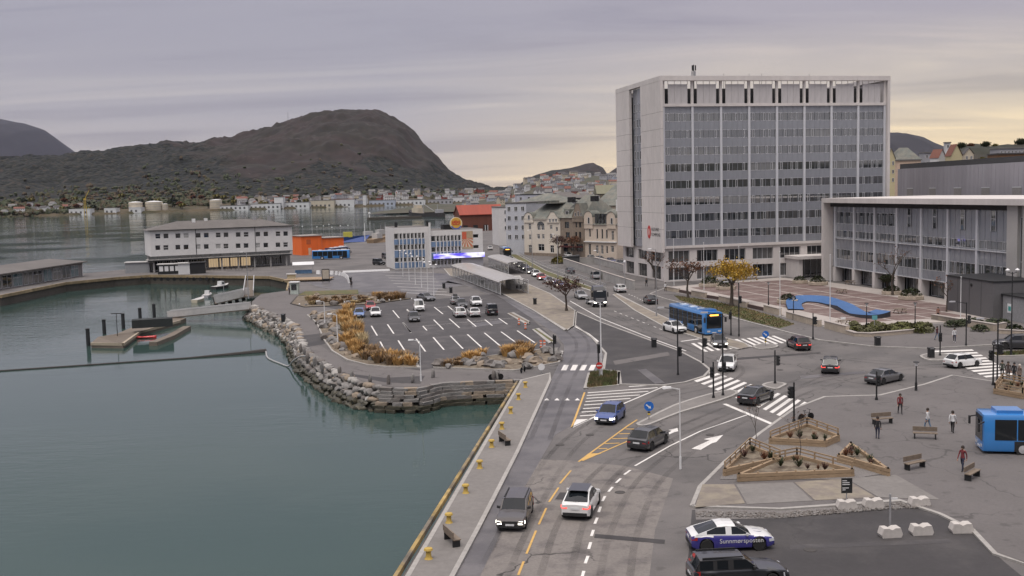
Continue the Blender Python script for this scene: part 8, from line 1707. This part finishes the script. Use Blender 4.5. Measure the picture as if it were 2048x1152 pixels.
# ------------------------------------------------------------------ people
SKIN = mat('skin', (.42, .25, .17), .6, var=.05); HAIRB = mat('dark_hair', (.03, .022, .017), .8)
def cloth(n_, c_): return mat('cloth_' + n_, c_, .9, var=.12, scale=6)
def person_mesh(pose):
    """one continuous skinned figure, 1.74 m tall"""
    st = {'walk': (.22, -.24, .18, -.16), 'stand': (.03, -.04, .02, .0)}[pose]; fl, fr_, al, ar = st
    Vv = [((0, 0, .95), .125), ((0, 0, 1.12), .115), ((0, 0, 1.30), .135), ((0, 0, 1.44), .095), ((.01, 0, 1.50), .055), ((.02, 0, 1.56), .075), ((.025, 0, 1.64), .098), ((.02, 0, 1.71), .075)]
    E_ = [(0, 1), (1, 2), (2, 3), (3, 4), (4, 5), (5, 6), (6, 7)]
    def chain(root, pts):
        prev = root
        for co, r in pts: Vv.append((co, r)); E_.append((prev, len(Vv) - 1)); prev = len(Vv) - 1
    for s_, f, a in ((1, fl, ar), (-1, fr_, al)):
        chain(0, [((f * .12, s_ * .10, .88), .10), ((f * .6 + .03, s_ * .105, .50), .068), ((f - .02, s_ * .105, .12), .045), ((f - .03, s_ * .105, .05), .045), ((f + .12, s_ * .115, .035), .038)])
        chain(3, [((0, s_ * .19, 1.40), .068), ((a * .5 - .02, s_ * .235, 1.14), .048), ((a + .04, s_ * .235, .90), .036), ((a + .06, s_ * .235, .82), .036), ((a + .075, s_ * .23, .75), .022)])
        hb_ = len(Vv) - 2
        for k in range(4): chain(hb_, [((a + .055 + .018 * k, s_ * (.215 + .012 * k), .735 - .006 * (k % 3)), .009), ((a + .07 + .018 * k, s_ * (.212 + .012 * k), .69 + .008 * (k % 2)), .008)])
        chain(hb_, [((a + .10, s_ * .205, .79), .011), ((a + .12, s_ * .20, .755), .009)])
    me = bpy.data.meshes.new('p'); me.from_pydata([v for v, r in Vv], E_, []); ob = bpy.data.objects.new('p', me); C.objects.link(ob)
    md = ob.modifiers.new('s', 'SKIN'); 
    for i, (v, r) in enumerate(Vv): me.skin_vertices[0].data[i].radius = (r, r); me.skin_vertices[0].data[i].use_root = (i == 0)
    ob.modifiers.new('u', 'SUBSURF').levels = 1
    dg = bpy.context.evaluated_depsgraph_get(); out = bpy.data.meshes.new_from_object(ob.evaluated_get(dg)); bpy.data.objects.remove(ob); out.name = 'body'
    out.polygons.foreach_set('use_smooth', [True] * len(out.polygons)); return out
PM = {k: person_mesh(k) for k in ('walk', 'stand')}
nose = MB().hexa([(.10, -.018, 1.60), (.15, -.015, 1.605), (.15, .015, 1.605), (.10, .018, 1.60), (.11, -.01, 1.65), (.115, -.01, 1.65), (.115, .01, 1.65), (.11, .01, 1.65)]).mesh('nose')
def person(pb, face, pose, top, legs, label, shoes=(.02, .02, .02), hair=HAIRB, hat=None, coat=False, group=None):
    me = PM[pose].copy(); me.materials.clear(); [me.materials.append(m_) for m_ in (cloth(*top), cloth(*legs), SKIN, cloth('shoe%d' % int(shoes[0] * 100), shoes))]
    for p_ in me.polygons:
        z = p_.center.z; y = abs(p_.center.y)
        p_.material_index = 3 if z < .09 else 2 if z > 1.47 or (y > .17 and z < .86 and z > .6) else (0 if z > (.72 if coat else .93) or y > .19 else 1)
    a, b = G(*pb), G(*face); o = tag(place('person', me, None, (a.x, a.y, .11), head(a, b)), label, 'person', group)
    hm_ = MB().lathe([(.118, 1.60), (.122, 1.68), (.10, 1.75), (.05, 1.79), (.01, 1.80)], 14, o=(.0, 0, 0)); hm_.build('hair', hat or hair, o, smooth=60)
    for s_ in (1, -1): MB().box(.115, s_ * .035 - .012, 1.652, .122, s_ * .035 + .012, 1.664).build('eye', HAIRB, o)
    MB().hexa([(.10, -.018, 1.60), (.14, -.015, 1.605), (.14, .015, 1.605), (.10, .018, 1.60), (.11, -.01, 1.65), (.117, -.01, 1.65), (.117, .01, 1.65), (.11, .01, 1.65)]).build('nose', SKIN, o)
    if coat: MB().lathe([(.20, .70), (.185, .95), (.15, 1.05)], 12).build('coat_skirt', cloth(*top), o, smooth=60)
    return o
person((1909, 686), (1900, 700), 'walk', ('pale', (.55, .55, .56)), ('navy', (.03, .035, .06)), 'person in a pale jacket and white shoes walking at the corner of the square', (.6, .6, .6)); person((1874, 682), (1890, 684), 'walk', ('maroon', (.08, .03, .035)), ('denim', (.12, .18, .26)), 'person in a dark maroon jacket behind the green traffic light')
person((2016, 760), (2010, 770), 'stand', ('brown', (.07, .05, .045)), ('black', (.02, .02, .022)), 'person in a dark brown coat waiting at the right-hand crossing', coat=True); person((2028, 762), (2015, 765), 'stand', ('black', (.015, .015, .018)), ('black', (.02, .02, .022)), 'person in a black hooded jacket waiting beside the brown coat', hat=cloth('black', (.015, .015, .018)))
person((2039, 766), (2020, 768), 'stand', ('taupe', (.17, .13, .11)), ('black', (.02, .02, .022)), 'person in a taupe coat and pale hat at the timber rail', hat=cloth('cream', (.5, .45, .4)), coat=True); person((2004, 757), (2012, 752), 'stand', ('green', (.06, .07, .055)), ('black', (.02, .02, .022)), 'person in a greenish jacket by the signal posts')
person((1331, 584), (1340, 588), 'walk', ('white', (.6, .6, .6)), ('black', (.02, .02, .022)), 'person in a white top on the pavement below the tower'); person((1293, 574), (1280, 570), 'walk', ('black', (.015, .015, .018)), ('black', (.02, .02, .022)), 'person in black at the foot of the concrete wall')
person((703, 577), (706, 582), 'walk', ('black', (.015, .015, .018)), ('black', (.02, .02, .022)), 'person in black walking across the terminal yard'); person((579, 590), (586, 590), 'stand', ('navyj', (.03, .04, .08)), ('black', (.02, .02, .022)), 'person in a navy jacket at the small kiosk')
person((1850, 592), (1852, 600), 'stand', ('black', (.015, .015, .018)), ('black', (.02, .02, .022)), 'person in black in front of the wing shop windows'); person((1876, 640), (1868, 646), 'walk', ('rust', (.20, .09, .06)), ('black', (.02, .02, .022)), 'person in a rust coloured top on the steps by the dark low wall')
# bench of bicycles at the path end
def bicycle(pb, rz, label):
    o = thing('bicycle', label, 'bicycle', G(*pb), rz)
    for x in (-.5, .5): MB().lathe([(.32, -.02), (.34, 0), (.32, .02), (.30, 0), (.32, -.02)], 16, axis='Y').build('wheel', TYRE, o, (x, 0, .34))
    MB().tube([(-.5, 0, .34), (-.1, 0, .32), (.38, 0, .72), (-.15, 0, .78), (-.1, 0, .32)], .025, 5).tube([(.5, 0, .34), (.38, 0, .72), (.34, 0, .98)], .025, 5).build('frame', PT['dgrey'], o)
    MB().box(-.28, -.06, .88, -.04, .06, .93).cyl((-.15, 0, .78), (-.17, 0, .9), .015).build('saddle', TRIM, o); MB().tube([(.30, -.27, 1.0), (.35, 0, .98), (.30, .27, 1.0)], .018, 5).build('handlebar', TRIM, o)
# people, benches and bollards on the forecourt and quay walk
def bench(pb, rz, label):
    o = thing('bench', label, 'bench', G(*pb), rz); o.location.z = .11; MB().box(-.9, -.22, .42, .9, .22, .48).build('seat', WOODD, o); MB().box(-.9, .2, .55, .9, .26, .9).build('backrest', WOODD, o); [MB().box(x, -.2, 0, x + .08, .24, .42).build('leg', BLACKM, o) for x in (-.8, .72)]
for p_, r_, lb in (((1765, 850), .2, 'timber bench on the forecourt near the traffic light'), ((1850, 880), -.3, 'timber bench in the middle of the forecourt'), ((1945, 960), .8, 'timber bench towards the blue bus'), ((1830, 940), .5, 'timber bench behind the concrete blocks'), ((1010, 890), 1.9, 'timber bench on the quay walk facing the water'), ((905, 1090), 1.95, 'timber bench on the quay walk beside the estate car')): bench(p_, r_, lb)
for p_, f_, ps_, tp_c, lg, lb in (((1800, 830), (1810, 840), 'walk', ('winered', (.16, .03, .035)), ('black', (.02, .02, .022)), 'person in a wine red jacket crossing the forecourt'), ((1855, 862), (1840, 860), 'walk', ('white', (.6, .6, .6)), ('denim', (.12, .18, .26)), 'person in white and denim on the forecourt'), ((1905, 868), (1915, 860), 'walk', ('white', (.6, .6, .6)), ('black', (.02, .02, .022)), 'person in white and black near the blue bus'), ((1925, 945), (1910, 950), 'walk', ('winered', (.16, .03, .035)), ('navy', (.03, .035, .06)), 'person in wine red and navy walking past the benches'), ((1755, 880), (1770, 870), 'stand', ('black', (.015, .015, .018)), ('navy', (.03, .035, .06)), 'person in black and navy standing beyond the planters')): person(p_, f_, ps_, tp_c, lg, lb)
mbo = MB().lathe([(.24, 0), (.16, .12), (.14, .42), (.26, .5), (.22, .6), (.02, .62)], 12).mesh('mooring_bollard', 50); mbo.materials.append(mat('bollard_yellow', (.45, .31, .07), .7, var=.2))
for k in range(9): tag(place('mooring_bollard', mbo, None, q0 + qd * (5 + 6.3 * k) + Vector((.95, 0, .12))), 'yellow mooring bollard on the quay walk edge', 'bollard', 'mooring bollards along the quay walk')
bicycle((992, 760), .2, 'dark bicycle leaning at the stone wall end of the path'); bicycle((1046, 745), 1.2, 'dark bicycle parked by the path end railing'); bicycle((1612, 842), .4, 'bicycle standing at the forecourt end of the zebra crossing')
# ------------------------------------------------------------------ the air over the sound
hz = bpy.data.materials.new('haze'); hz.use_nodes = True; t = hz.node_tree; t.nodes.clear(); pv = N(t, 'ShaderNodeVolumePrincipled'); pv.inputs['Color'].default_value = (.62, .68, 1.0, 1); pv.inputs['Density'].default_value = 0.9e-5; pv.inputs['Anisotropy'].default_value = .2; ou = N(t, 'ShaderNodeOutputMaterial'); L(t, pv.outputs[0], ou.inputs['Volume'])
struct(MB().box(-7000, -1450, -12, 6000, 18200, 1500).build('haze', hz), 'stuff')
